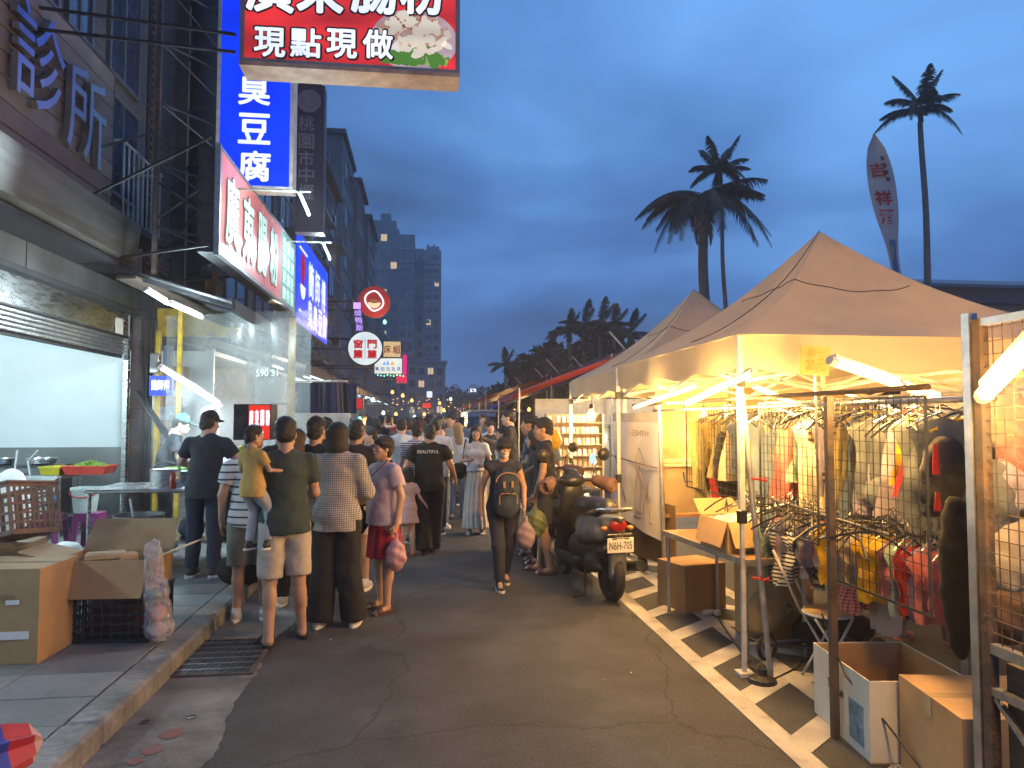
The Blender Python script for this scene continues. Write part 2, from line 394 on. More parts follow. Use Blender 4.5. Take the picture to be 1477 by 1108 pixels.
# ------------------------------------------------------------ signed-distance modelling (bodies, clothes, soft things)
class Vox:
    def __init__(s, lo, hi, h):
        s.lo = np.array(lo, dtype=np.float32); s.h = h; s.n = np.ceil((np.array(hi)-np.array(lo))/h).astype(int)+1
        s.d = np.full(s.n, 0.25, dtype=np.float32)
    def _reg(s, lo, hi):
        a = np.clip(np.floor((np.array(lo)-s.lo)/s.h).astype(int), 0, s.n); b = np.clip(np.ceil((np.array(hi)-s.lo)/s.h).astype(int)+1, 0, s.n)
        if (b<=a).any(): return None
        ax = [s.lo[i]+s.h*np.arange(a[i], b[i], dtype=np.float32) for i in range(3)]
        return (slice(a[0],b[0]),slice(a[1],b[1]),slice(a[2],b[2])), ax[0][:,None,None], ax[1][None,:,None], ax[2][None,None,:]
    def op(s, fn, lo, hi, k=0.02, mode='u'):
        pad = k+2*s.h+0.02
        r = s._reg(np.array(lo)-pad, np.array(hi)+pad)
        if r is None: return s
        sl, X, Y, Z = r; a = s.d[sl]; b = fn(X, Y, Z)
        if mode == 'u':
            hh = np.clip(.5+.5*(a-b)/k, 0, 1); s.d[sl] = a*(1-hh)+b*hh-k*hh*(1-hh)
        elif mode == 's':
            b = -b; hh = np.clip(.5-.5*(a-b)/k, 0, 1); s.d[sl] = a*(1-hh)+b*hh+k*hh*(1-hh)
        return s
    def cone(s, a, b, r1, r2, k=0.02, sy=1.0, mode='u', cut=None):
        a = np.array(a, dtype=np.float32); b = np.array(b, dtype=np.float32); ba = b-a; L2 = float((ba**2).sum())+1e-9; R = max(r1,r2)
        def fn(X,Y,Z):
            x = X-a[0]; y = (Y-a[1]); z = Z-a[2]
            t = np.clip((x*ba[0]+y*ba[1]+z*ba[2])/L2, 0, 1)
            dx=x-t*ba[0]; dy=(y-t*ba[1])/sy; dz=z-t*ba[2]
            d = np.sqrt(dx*dx+dy*dy+dz*dz)-(r1+(r2-r1)*t)
            if sy < 1: d = d*(sy*.5+.5)
            if cut is not None:
                c, nn = cut; d = np.maximum(d, (X-c[0])*nn[0]+(Y-c[1])*nn[1]+(Z-c[2])*nn[2])
            return d
        return s.op(fn, np.minimum(a,b)-R, np.maximum(a,b)+R, k, mode)
    def ell(s, c, r, k=0.02, mode='u', cut=None):
        c = np.array(c, dtype=np.float32); r = np.array(r, dtype=np.float32)
        def fn(X,Y,Z):
            x=(X-c[0])/r[0]; y=(Y-c[1])/r[1]; z=(Z-c[2])/r[2]
            k0=np.sqrt(x*x+y*y+z*z)+1e-6; k1=np.sqrt((x/r[0])**2+(y/r[1])**2+(z/r[2])**2)+1e-6
            d = k0*(k0-1)/k1
            if cut is not None:
                q, nn = cut; d = np.maximum(d, (X-q[0])*nn[0]+(Y-q[1])*nn[1]+(Z-q[2])*nn[2])
            return d
        return s.op(fn, c-r, c+r, k, mode)
    def clip(s, c, nn):
        r = s._reg(s.lo, s.lo+s.h*s.n); sl,X,Y,Z = r
        s.d[sl] = np.maximum(s.d[sl], (X-c[0])*nn[0]+(Y-c[1])*nn[1]+(Z-c[2])*nn[2]); return s
    def wrinkle(s, amp, fn=None, seed=0, f=28.0):
        rnd = np.random.RandomState(seed); p = rnd.rand(6)*6.28
        sl,X,Y,Z = s._reg(s.lo, s.lo+s.h*s.n)
        w = np.sin(f*X*.7+p[0]+2.2*np.sin(9*Z+p[1]))*np.sin(f*Z*.55+p[2]+2*np.sin(11*X+p[3])+1.2*np.sin(8*Y)) + .6*np.sin(f*1.7*(X*.4+Z*.8)+p[4]+2*np.sin(13*Y+p[5]))
        s.d[sl] = s.d[sl]+amp*w; return s
    def folds(s, amp, n, cx=0, cy=0, ph=0.0):
        sl,X,Y,Z = s._reg(s.lo, s.lo+s.h*s.n)
        s.d[sl] = s.d[sl]+amp*np.sin(n*np.arctan2(Y-cy, X-cx)+ph+1.5*np.sin(4*Z)); return s
    def mesh(s):
        d = s.d.copy(); d[0]=d[-1]=.1; d[:,0]=d[:,-1]=.1; d[:,:,0]=d[:,:,-1]=.1
        ins = d < 0; nx,ny,nz = d.shape
        cnt = np.zeros((nx-1,ny-1,nz-1), np.int8); acc = np.zeros((nx-1,ny-1,nz-1,3), np.float32)
        for ax in range(3):
            o1, o2 = [(1,2),(0,2),(0,1)][ax]
            A = [slice(None)]*3; B = [slice(None)]*3; A[ax]=slice(0,-1); B[ax]=slice(1,None)
            a = d[tuple(A)]; b = d[tuple(B)]; cr = (a<0)!=(b<0)
            with np.errstate(divide='ignore', invalid='ignore'): t = np.where(cr, a/(a-b), 0).astype(np.float32)
            for i in (0,1):
                for j in (0,1):
                    S = [slice(None)]*3; S[o1]=slice(i, d.shape[o1]-1+i); S[o2]=slice(j, d.shape[o2]-1+j)
                    c = cr[tuple(S)]; cnt += c
                    acc[...,ax] += t[tuple(S)]; acc[...,o1] += c*i; acc[...,o2] += c*j
        act = cnt > 0; idx = np.full(act.shape, -1, np.int32); idx[act] = np.arange(act.sum())
        g = np.argwhere(act).astype(np.float32)
        V = (g + acc[act]/cnt[act][:,None])*s.h + s.lo
        Q = []
        for ax in range(3):
            o1, o2 = [(1,2),(2,0),(0,1)][ax]
            A = [slice(1,-1)]*3; B = [slice(1,-1)]*3; A[ax]=slice(0,-1); B[ax]=slice(1,None)
            a = ins[tuple(A)]; b = ins[tuple(B)]; base = np.argwhere(a!=b)
            if not len(base): continue
            fl = a[a!=b]; off = np.ones(3,int); off[ax]=0; p = base+off
            e1 = np.zeros(3,int); e1[o1]=1; e2 = np.zeros(3,int); e2[o2]=1
            q = np.stack([idx[tuple((p-e1-e2).T)], idx[tuple((p-e2).T)], idx[tuple(p.T)], idx[tuple((p-e1).T)]],1)
            q[~fl] = q[~fl][:,::-1]; Q.append(q)
        Q = np.concatenate(Q) if Q else np.zeros((0,4),int)
        return V, Q
def xf(V, Mx):
    A = np.array(Mx.to_3x3()); t = np.array(Mx.to_translation()); return V @ A.T + t
def join_np(L):
    Vs=[];Qs=[];n=0
    for V,Q in L: Vs.append(V); Qs.append(Q+n); n+=len(V)
    return np.concatenate(Vs), np.concatenate(Qs)

# ---- heads, in head space: origin mid-ear, face towards +Y, z up
_HC = {}
def head_geo(kind='m', h=0.006):
    k = ('head',kind,h)
    if k in _HC: return _HC[k]
    s = {'m':1.0,'f':.95,'c':.86}[kind]; v = Vox((-.11,-.13,-.17),(.11,.15,.14),h)
    v.ell((0,-.012,.03),(.074,.092,.09),.02).ell((0,.03,-.03),(.058,.062,.075),.03)
    v.ell((0,.055,-.085),(.030,.028,.022),.025)                       # chin
    v.cone((-.05,.0,-.06),(0,.05,-.09),.022,.02,.03).cone((.05,.0,-.06),(0,.05,-.09),.022,.02,.03)
    v.ell((-.038,.066,-.022),(.022,.018,.018),.02).ell((.038,.066,-.022),(.022,.018,.018),.02)   # cheeks
    v.cone((-.034,.078,.028),(.034,.078,.028),.010,.010,.018)           # brow
    for x in (-.031,.031): v.ell((x,.097,.008),(.017,.015,.011),.012,'s')
    v.cone((0,.088,.012),(0,.108,-.026),.007,.011,.012).ell((-.013,.098,-.031),(.009,.011,.007),.008).ell((.013,.098,-.031),(.009,.011,.007),.008)
    v.ell((0,.088,-.055),(.024,.012,.007),.006).ell((0,.084,-.066),(.020,.012,.007),.006)
    for x in (-1,1): v.ell((x*.074,-.008,-.008),(.010,.018,.030),.006)
    v.cone((0,-.03,-.06),(0,-.045,-.16),.050,.052,.03)                  # neck
    V,Q = v.mesh(); _HC[k] = (V*s, Q); return _HC[k]
def HL(v): v.ell((0,.112,-.022),(.085,.080,.088),.008,'s'); v.clip((0,.03,-.020),(0,.46,-.888))
def hair_geo(style, kind='m', h=0.007, seed=0):
    k = ('hair',style,kind,h,seed)
    if k in _HC: return _HC[k]
    s = {'m':1.0,'f':.95,'c':.86}[kind]
    lo, hi = (-.16,-.17,-.5 if 'long' in style else -.18),(.16,.15,.18); v = Vox(lo,hi,h)
    if style == 'short':
        v.ell((0,-.016,.045),(.0805,.103,.096),.01); v.ell((0,-.056,-.01),(.0745,.061,.085),.02)
        HL(v); v.wrinkle(.004,seed=seed,f=95); v.wrinkle(.002,seed=seed+4,f=160)
        v.cone((0,.06,.105),(0,.08,.10),.02,.012,.02)
    elif style == 'fade':
        v.ell((0,-.012,.060),(.083,.103,.084),.01); v.ell((0,-.055,.0),(.0755,.062,.075),.02)
        HL(v); v.wrinkle(.002,seed=seed,f=110)
    elif style == 'mop':
        v.ell((0,-.014,.045),(.092,.104,.098),.01); v.ell((0,-.05,-.02),(.083,.06,.08),.02)
        v.ell((0,.055,.065),(.075,.045,.04),.02); v.ell((0,.10,-.035),(.066,.06,.075),.01,'s'); v.clip((0,-.02,-.088),(0,.2,-.98)); v.wrinkle(.0035,seed=seed,f=80)
    elif style == 'bob':
        v.ell((0,-.014,.045),(.090,.102,.097),.01); v.cone((0,-.025,.03),(0,-.03,-.085),.092,.104,.03,sy=.92)
        v.ell((0,.11,-.03),(.062,.085,.085),.012,'s'); v.clip((0,0,-.125),(0,.12,-.99)); v.folds(.0035,34)
    elif style in ('long','longwave'):
        v.ell((0,-.014,.045),(.088,.100,.095),.01); v.cone((0,-.035,.02),(0,-.075,-.22),.088,.085,.03,sy=.75); v.cone((0,-.075,-.22),(0,-.085,-.40),.085,.055,.03,sy=.6)
        if style=='longwave': v.cone((.075,.01,-.05),(.10,.05,-.30),.03,.038,.03); v.cone((-.078,0,-.05),(-.09,.03,-.26),.028,.03,.03)
        v.ell((0,.11,-.045),(.062,.085,.10),.012,'s'); v.folds(.0035,30)
    elif style == 'bun':
        v.ell((0,-.014,.043),(.082,.096,.092),.01); v.ell((0,-.05,-.01),(.072,.052,.07),.02); v.ell((0,-.125,.06),(.035,.03,.035),.01)
        HL(v); v.folds(.002,40)
    elif style == 'pony':
        v.ell((0,-.014,.043),(.082,.096,.092),.01); v.ell((0,-.05,-.01),(.072,.052,.07),.02); HL(v); v.cone((0,-.11,.03),(0,-.14,-.15),.026,.012,.01); v.folds(.002,40)
    V,Q = v.mesh(); _HC[k] = (V*s, Q); return _HC[k]
def cap_geo(kind='m'):
    k = ('cap',kind)
    if k in _HC: return _HC[k]
    s = {'m':1.0,'f':.96,'c':.87}[kind]; v = Vox((-.13,-.15,-.05),(.13,.22,.19),.0065)
    v.ell((0,-.012,.05),(.088,.103,.098),.01); v.clip((0,0,.045),(0,0,-1)); v.ell((0,.10,.052),(.068,.085,.012),.012); v.ell((0,-.012,.148),(.009,.009,.006),.004)
    V,Q = v.mesh(); _HC[k] = (V*s, Q); return _HC[k]
def hand_geo(kind='relax', h=0.0045):
    """right hand, wrist at origin, fingers along -Z, palm facing -X (towards the thigh), thumb forward +Y"""
    k = ('hand',kind,h)
    if k in _HC: return _HC[k]
    v = Vox((-.07,-.06,-.21),(.05,.08,.04),h)
    v.ell((0,0,-.05),(.016,.040,.050),.012); v.cone((0,0,.03),(0,0,-.02),.024,.026,.015,sy=1.0)
    cu = {'relax':.35,'grip':1.35,'hold':.8}[kind]
    for i,(y,L) in enumerate(((.029,.068),(.010,.078),(-.009,.072),(-.027,.056))):
        a = Vector((0,y,-.085)); t1 = cu*.6; t2 = cu*1.5
        b = a + Vector((-math.sin(t1),y*.25,-math.cos(t1)))*L*.52; c = b + Vector((-math.sin(t2),y*.1,-math.cos(t2)))*L*.5
        v.cone((0,y*.9,-.055),a,.010,.0092,.006).cone(a,b,.0092,.0082,.004).cone(b,c,.0082,.0066,.003)
    a = Vector((-.004,.030,-.03)); b = Vector((-.018,.056,-.062)); c = Vector((-.03,.058,-.092)) if kind!='grip' else Vector((-.042,.040,-.085))
    v.cone(a,b,.014,.011,.012).cone(b,c,.011,.008,.005)
    _HC[k] = v.mesh(); return _HC[k]

SKIN = {'tan': mat('skin_tan',(0.42,0.25,0.17),.5,var=.06,scale=12,sub=.08), 'pale': mat('skin_pale',(0.56,0.37,0.28),.5,var=.05,scale=12,sub=.08), 'dark': mat('skin_brown',(0.33,0.19,0.125),.5,var=.06,scale=12,sub=.08)}
mat('hair_black',(0.010,0.008,0.008),.55,var=.4,scale=30,stretch=(6,6,1),bump=.5,bscale=60)
mat('hair_brown',(0.055,0.030,0.018),.42,var=.4,scale=30,stretch=(6,6,1),bump=.5,bscale=60)
mat('hair_blond',(0.30,0.19,0.09),.45,var=.3,scale=30,stretch=(6,6,1),bump=.5,bscale=60)
mat('hair_grey',(0.13,0.125,0.12),.5,var=.4,scale=30,stretch=(4,4,1),bump=.5,bscale=60)
mat('eye_white',(0.7,0.68,0.65),.2); mat('iris',(0.02,0.012,0.01),.15); mat('lips',(0.42,0.14,0.12),.4)
mat('sole_white',(0.68,0.67,0.63),.6); mat('shoe_white',(0.60,0.59,0.56),.6,dirt=(.4,.39,.36),dscale=12); mat('shoe_black',(0.02,0.02,0.022),.55); mat('sandal_brown',(0.07,0.03,0.022),.5)
def cloth(name, c, **k):
    a = dict(rough=.9, var=.09, scale=9, bump=.75, bscale=13); a.update(k); return mat(name, c, **a)

def limb_frame(d, fwd):
    """rotation whose -Z follows d and +Y is near fwd"""
    z = -Vector(d).normalized(); y = Vector(fwd) - z*Vector(fwd).dot(z); y.normalize(); x = y.cross(z)
    return Matrix(((x.x,y.x,z.x),(x.y,y.y,z.y),(x.z,y.z,z.z)))

def person(label, loc, face_deg, H=1.68, kind='m', skin='tan', top=None, bottom=None, shoes=None, hair='short', hairm='hair_black',
           lean=0.0, armR=None, armL=None, legR=None, legL=None, head=(0,0), girth=1.0, detail=True, hands=('relax','relax'), cap=None, glasses=False,
           mask=None, group=None, seed=0, res=None, smile=False, name='person', parent_z=0.0, longsleeve=False):
    """local frame: faces +Y, right hand at +X. face_deg: 0 = walks away down the street, 180 = faces the camera, +90 = faces left"""
    root = thing(name, label, 'child' if kind=='c' else 'person', loc, math.radians(face_deg), group)
    hw = {'m':1.0,'f':.9,'c':.82}[kind]*girth; S = H/1.70; hs = 1.0 if kind!='c' else 1.0
    h = (res or (.013 if detail else .026))/S
    hb = 0 if kind != 'c' else -.03
    sh = .172*hw; hip = .092*(hw if kind!='f' else 1.0*girth)
    zc, zp = 1.40+hb, .90
    def LN(p): return (p[0], p[1]+lean*max(0,(p[2]-zp)), p[2]-abs(lean)*.25*max(0,p[2]-zp))
    shR = LN((sh,0,zc-.035)); shL = LN((-sh,0,zc-.035))
    armR = armR or ((sh+.055,-.01,1.11),(sh+.06,.05,.86)); armL = armL or ((-sh-.055,-.01,1.11),(-sh-.06,.05,.86))
    legR = legR or ((hip+.005,.01,.47),(hip+.015,-.02,.075)); legL = legL or ((-hip-.005,.01,.47),(-hip-.015,-.02,.075))
    lo = np.array((-.5,-.6,-.01)); hi = np.array((.5,.6,1.56))
    pts = [shR,shL,*armR,*armL,*legR,*legL]
    lo = np.array([min(p[i] for p in pts)-.16 for i in range(2)]+[-.02]); hi = np.array([max(p[i] for p in pts)+.16 for i in range(2)]+[1.56])
    lo[1] = min(lo[1], -.22, LN((0,-.2,1.4))[1]-.05); hi[1] = max(hi[1], .28, LN((0,.2,1.4))[1])
    lo[2] = min(0, min(legR[1][2], legL[1][2])-.12)
    toe = lambda an: (an[0]*1.12, an[1]+.135, max(.02, an[2]-.052)) if an[2] < .15 else (an[0], an[1]+.09, an[2]-.11)
    def legs(v, g):
        for kn, an, sx in ((legR[0],legR[1],1),(legL[0],legL[1],-1)):
            hp = (sx*hip,0,zp-.02); v.cone(hp,kn,.082*girth+g,.053+g,.03); v.cone(kn,an,.052+g,.036+g,.02)
            m = [kn[i]+(an[i]-kn[i])*.3 for i in range(3)]; v.ell((m[0],m[1]-.014,m[2]),(.048+g,.052+g,.09+g),.03)
    def torso(v, g, gw=0):
        v.ell((0,-.005,zp+.02),(.158*girth+g,.105*girth+g,.12+g),.03); v.cone((0,0,zp+.05),LN((0,.005,1.10)),.128*girth+g+gw,.125*hw+g,.04,sy=.74)
        v.cone(LN((0,.005,1.10)),LN((0,-.005,1.27)),.122*hw+g,.140*hw+g,.04,sy=.70)
        v.cone(LN((0,-.005,zc+.008)),LN((sh-.02,0,zc-.042)),.050+g,.048+g,.05); v.cone(LN((0,-.005,zc+.008)),LN((-sh+.02,0,zc-.042)),.050+g,.048+g,.05)
        if kind=='f': v.ell(LN((-.058,.062,1.24)),(.052+g,.036+g,.05+g),.04); v.ell(LN((.058,.062,1.24)),(.052+g,.036+g,.05+g),.04)
    def arms(v, g, frac=None, flare=0):
        for s0,(el,wr) in ((shR,armR),(shL,armL)):
            if frac is None:
                v.cone(s0,el,.047*hw+g,.037*hw+g,.03); v.cone(el,wr,.038*hw+g,.026*hw+g,.015)
            elif frac <= 1:
                e = Vector(s0).lerp(Vector(el), frac); dn = (Vector(el)-Vector(s0)).normalized()
                v.cone(s0, tuple(Vector(s0).lerp(Vector(el),frac+.12)), .047*hw+g, .047*hw+g+flare, .03, cut=(tuple(e), tuple(dn)))
            else:
                v.cone(s0,el,.05*hw+g,.045*hw+g,.03); e = Vector(el).lerp(Vector(wr), frac-1); dn=(Vector(wr)-Vector(el)).normalized()
                v.cone(el, tuple(Vector(el).lerp(Vector(wr),frac-1+.1)), .045*hw+g, .036*hw+g+flare, .02, cut=(tuple(e), tuple(dn)))
    # body
    v = Vox(lo,hi,h); torso(v,0); arms(v,0); legs(v,0)
    for an in (legR[1],legL[1]):
        t = toe(an); v.cone((an[0],an[1]-.01,an[2]-.03),t,.034,.026,.02)
        if an[2] < .15:
            for q in range(5): v.cone((t[0]+(q-2)*.016,t[1]-.01,.022),(t[0]+(q-2)*.018,t[1]+.035-abs(q-1.5)*.006,.014),.010,.0085,.006)
    nk = LN((0,-.012,zc+.02)); nh = LN((0,.0,zc+.145)); v.cone(nk,nh,.056*hw+.004,.048,.03)
    parts = [v.mesh()]
    hp_ = Vector(LN((0,.02,zc+.178 if kind!='c' else zc+.20))); hscale = 1.0 if kind!='c' else 1.28
    HM = Matrix.Translation(hp_) @ Matrix.Rotation(math.radians(head[0]),4,'Z') @ Matrix.Rotation(math.radians(head[1]),4,'X') @ Matrix.Scale(hscale,4)
    hg = head_geo(kind, .0072 if detail else .016); parts.append((xf(hg[0],HM), hg[1]))
    for (wr,el,hk,mir) in ((armR[1],armR[0],hands[0],False),(armL[1],armL[0],hands[1],True)):
        g_ = hand_geo(hk, .006 if detail else .012); Vh, Qh = g_
        if mir: Vh = Vh*np.array((-1,1,1)); Qh = Qh[:,::-1]
        d = Vector(wr)-Vector(el); R = limb_frame(d,(0,1,.15)); parts.append((xf(Vh, Matrix.Translation(wr)@R.to_4x4()@Matrix.Scale(.93 if kind=='m' else .85,4)), Qh))
    V,Q = join_np(parts); newobj('body', np_mesh('body',V*S,Q,SKIN[skin]), root)
    # clothes
    if bottom:
        t = bottom[0]; bm_ = bottom[1]; v = Vox(lo,hi,h)
        if t in ('shorts','trousers','wide','jeans','capri'):
            g = {'shorts':.022,'trousers':.016,'wide':.022,'jeans':.013,'capri':.02}[t]
            v.ell((0,-.005,zp+.02),(.152*girth+g,.102*girth+g,.11+g),.03); v.cone((0,0,zp+.05),LN((0,0,1.03)),.122*girth+g,.112*girth+.006,.04,sy=.76)
            for kn, an, sx in ((legR[0],legR[1],1),(legL[0],legL[1],-1)):
                hp = (sx*hip,0,zp-.02)
                if t=='shorts':
                    L = bottom[2] if len(bottom)>2 else .85; e = Vector(hp).lerp(Vector(kn),L); dn=(Vector(kn)-Vector(hp)).normalized()
                    v.cone(hp,tuple(Vector(hp).lerp(Vector(kn),L+.15)),.078*girth+g,.070*girth+g,.012,cut=(tuple(e),tuple(dn)))
                else:
                    r = {'trousers':(.069,.063),'wide':(.092,.112),'jeans':(.066,.058),'capri':(.07,.066)}[t]
                    v.cone(hp,kn,.079*girth+g,r[0]+.008,.014); e = Vector(kn).lerp(Vector(an), .62 if t=='capri' else (.97 if t!='wide' else 1.06)); dn = (Vector(an)-Vector(kn)).normalized()
                    v.cone(kn,an,r[0]+.01,r[1],.02,cut=(tuple(e),tuple(dn)))
            v.clip((0,0,1.04),(0,0,1)); v.wrinkle(.0034 if detail else .003,seed=seed+3,f=24)
        elif t=='skirt':
            v.ell((0,-.005,zp+.02),(.155*girth,.108*girth,.12),.03); zb=bottom[2]; v.cone((0,0,zp-.06),(0,0,zb-.06),.152*girth,.185*girth,.04,sy=.8,cut=((0,0,zb),(0,0,-1))); v.clip((0,0,1.07),(0,0,1)); v.folds(.006,11,ph=seed)
        elif t=='longskirt':
            zb=bottom[2]; v.ell((0,-.005,zp+.04),(.16*girth,.118*girth,.13),.03); v.cone((0,0,zp),(0,0,zb-.1),.16*girth,.235*girth,.04,sy=.85,cut=((0,0,zb),(0,0,-1))); v.clip((0,0,1.07),(0,0,1)); v.folds(.011,15,ph=seed)
        V,Q = v.mesh(); newobj({'shorts':'shorts','trousers':'trousers','wide':'trousers','jeans':'jeans','capri':'trousers','skirt':'skirt','longskirt':'skirt'}[t], np_mesh('bottom',V*S,Q,bm_), root)
    if top:
        t = top[0]; tm = top[1]; v = Vox(lo,hi,h); g = {'tshirt':.018,'shirt':.024,'blouse':.02,'sleeveless':.014,'dress':.018}[t]; zb = top[2] if len(top)>2 else .86
        torso(v,g,.012); arms(v,g,{'tshirt':.62,'shirt':1.75 if longsleeve else .7,'blouse':.6,'sleeveless':.10,'dress':.6}[t],.008)
        if t=='dress': v.cone((0,0,1.05),(0,0,zb-.06),.135*girth,.24*girth,.04,sy=.85,cut=((0,0,zb),(0,0,-1)))
        else: v.cone((0,0,1.12),(0,0,zb-.05),.132*hw+g*.6,.163*girth+g+.010,.05,sy=.80,cut=((0,0,zb),(0,0,-1)))
        if t!='dress': v.clip((0,0,zb),(0,0,-1))
        else: v.folds(.004,13)
        nc = LN((0,.025,zc+.075)); v.ell(nc,(.062,.066,.045),.012,'s'); v.wrinkle(.0042 if detail else .003,seed=seed,f=21); v.wrinkle(.0018,seed=seed+5,f=47)
        V,Q = v.mesh(); newobj({'tshirt':'t_shirt','shirt':'shirt','blouse':'blouse','sleeveless':'vest','dress':'dress'}[t], np_mesh('top',V*S,Q,tm), root)
    if shoes:
        t, sm = shoes[0], shoes[1]
        for an in (legR[1],legL[1]):
            ty = .12 if t!='sandal' else .115; flat = an[2] < .15; zz = .0 if flat else an[2]-.10
            if t=='sandal':
                b = MB(); P = []
                for q in range(14):
                    a = 2*math.pi*q/14; P.append((an[0]*1.08+.045*math.cos(a)*(1.0+.12*math.sin(a)), an[1]+.055+.135*math.sin(a), .004+zz))
                b.prism(P,(0,0,.020)); Vs = [p*S for p in b.V]; newobj('sole', mesh_from('sole',Vs,b.F,sm), root)
                b = MB(); b.surf(lambda u,w: (an[0]*1.08+.048*math.cos(math.pi*u), an[1]+.085+.055*w-.01*math.sin(math.pi*u), .024+zz+.048*math.sin(math.pi*u)*(1-.35*w)), 10, 3)
                o = newobj('strap', mesh_from('strap',[p*S for p in b.V],b.F,sm,True), root); md=o.modifiers.new('s','SOLIDIFY'); md.thickness=.005
            else:
                v = Vox((an[0]-.09,an[1]-.14,zz-.03),(an[0]+.09,an[1]+.24,zz+.16),.008); v.ell((an[0],an[1]-.015,zz+.055),(.043,.062,.055),.02); v.ell((an[0]*1.06,an[1]+.085,zz+.032),(.045,.095,.040),.03)
                v.cone((an[0],an[1],zz+.05),(an[0],an[1],zz+.095),.042,.040,.02); v.clip((0,0,zz+.010),(0,0,-1)); V,Q=v.mesh(); sho=newobj('shoe', np_mesh('shoe',V*S,Q,sm), root)
                b = MB(); P=[]
                for q in range(16):
                    a=2*math.pi*q/16; P.append((an[0]*1.04+.049*math.cos(a), an[1]+.042+.148*math.sin(a), zz+.002))
                b.prism(P,(0,0,.026)); newobj('sole', mesh_from('sole',[p*S for p in b.V],b.F,M['sole_white'] if len(shoes)<3 else shoes[2]), root)
    if hair:
        V,Q = hair_geo(hair,kind,.0075 if detail else .016,seed%3); newobj('hair', np_mesh('hair',xf(V,HM)*S,Q,M[hairm]), root)
    if cap is not None:
        V,Q = cap_geo(kind); newobj('cap', np_mesh('cap',xf(V,HM)*S,Q,cap), root)
    ks = {'m':1.0,'f':.95,'c':.86}[kind]
    def hb_(mb, nm, m, sm=True): mb.V = [ (HM @ (v*ks))*S for v in mb.V ]; return newobj(nm, mesh_from(nm,mb.V,mb.F,m,sm), root)
    if detail and abs(((face_deg+head[0]+180)%360)-180) > 50:
        for x in (-.031,.031):
            hb_(MB().sph((x,.0825,.008),(.0125,.010,.0075),10,6),'eye',M['eye_white']); hb_(MB().sph((x,.089,.008),(.006,.0050,.006),8,6),'iris',M['iris'])
        b = MB()
        for x in (-1,1): b.tube([(x*.016,.094,.030),(x*.032,.093,.035),(x*.050,.083,.029)],[.003,.004,.002],5)
        hb_(b,'eyebrows',M['hair_black'])
        if mask is None:
            b = MB(); b.tube([(-.022,.091,-.058 + (.006 if smile else 0)),(-.010,.099,-.060),(0,.100,-.059),(.010,.099,-.060),(.022,.091,-.058+(.006 if smile else 0))],[.002,.0052,.0058,.0052,.002],6); hb_(b,'lips',M['lips'])
            if smile: hb_(MB().box((0,.0995,-.060),(.026,.006,.006)),'teeth',M['eye_white'],False)
    if mask is not None:
        b = MB(); b.surf(lambda u,w: (-.062+.124*u, .030+.082*math.sin(math.pi*u)**.7 - .006*w + .006*math.sin(12.5*w), -.008-.078*w*(.75+.25*math.sin(math.pi*u))), 14, 8)
        o = hb_(b,'face_mask',mask); md=o.modifiers.new('s','SOLIDIFY'); md.thickness=.003
        b = MB()
        for x in (-1,1): b.tube([(x*.062,.03,-.015),(x*.078,-.02,.012)],.0015,4); b.tube([(x*.062,.03,-.07),(x*.078,-.02,-.03)],.0015,4)
        hb_(b,'ear_loops',mask)
    if glasses:
        b = MB()
        for x in (-1,1):
            b.tube([(x*.033+.020*math.cos(a*math.pi/6), .104-.003*abs(math.cos(a*math.pi/6)), .006+.016*math.sin(a*math.pi/6)) for a in range(13)],.0016,4,False)
            b.tube([(x*.053,.10,.012),(x*.078,.0,.010)],.0016,4)
        b.tube([(-.013,.104,.010),(.013,.104,.010)],.0016,4); hb_(b,'spectacles',M['black_plastic'])
    root['_S'] = S
    return root
# ------------------------------------------------------------ ground, road, pavement
def sheet(name, x0,x1,y0,y1,z,m):
    b = MB(); b.poly([(x0,y0,z),(x1,y0,z),(x1,y1,z),(x0,y1,z)]); return struct(b, name, m)
sheet('ground', -300,400,-60,900,-.03, M['asphalt_patch'])
sheet('road', -1.2,4.6,-6,170,0, M['asphalt'])
sheet('market_ground', 4.6,16,-6,60,-.004, M['asphalt_patch'])
# concrete gutter strip with a ragged outer edge
b = MB(); rnd = random.Random(4); P=[]; y=-3.0
while y < 40: P.append((-1.10+rnd.uniform(-.012,.016)+.03*math.sin(y*2.1)+.02*math.sin(y*5.3), y, .004)); y += .05 if y < 12 else .8
P2 = [(-1.66,p[1],.004) for p in P]; n=len(P)
b.add(P+P2, [[i,i+1,n+i+1,n+i][::-1] for i in range(n-1)]); struct(b,'gutter', M['gutter_concrete'])
b = MB()
for (x,y,r) in ((-1.34,4.10,.05),(-1.37,3.92,.045),(-1.41,3.80,.03)): b.add([(x+r*math.cos(a)*1.0+.3*r*math.cos(3*a), y+r*1.5*math.sin(a), .008) for a in [k*.4488 for k in range(14)]], [list(range(14))])
b.single('paint_mark', M['red_paint'], 'faded red paint blotches on the concrete gutter strip', 'paint mark')
for (px,py) in ((209,1043),(276,1036),(283,969),(328,967)):
    g = G(px,py); MB().lathe((g.x,g.y,.0055),[(.03,0),(.028,.003),(.018,-.0005)],10).single('drain_hole', M['black_plastic'], 'small round dark hole in the concrete gutter strip below the kerb', 'hole','holes in the gutter')
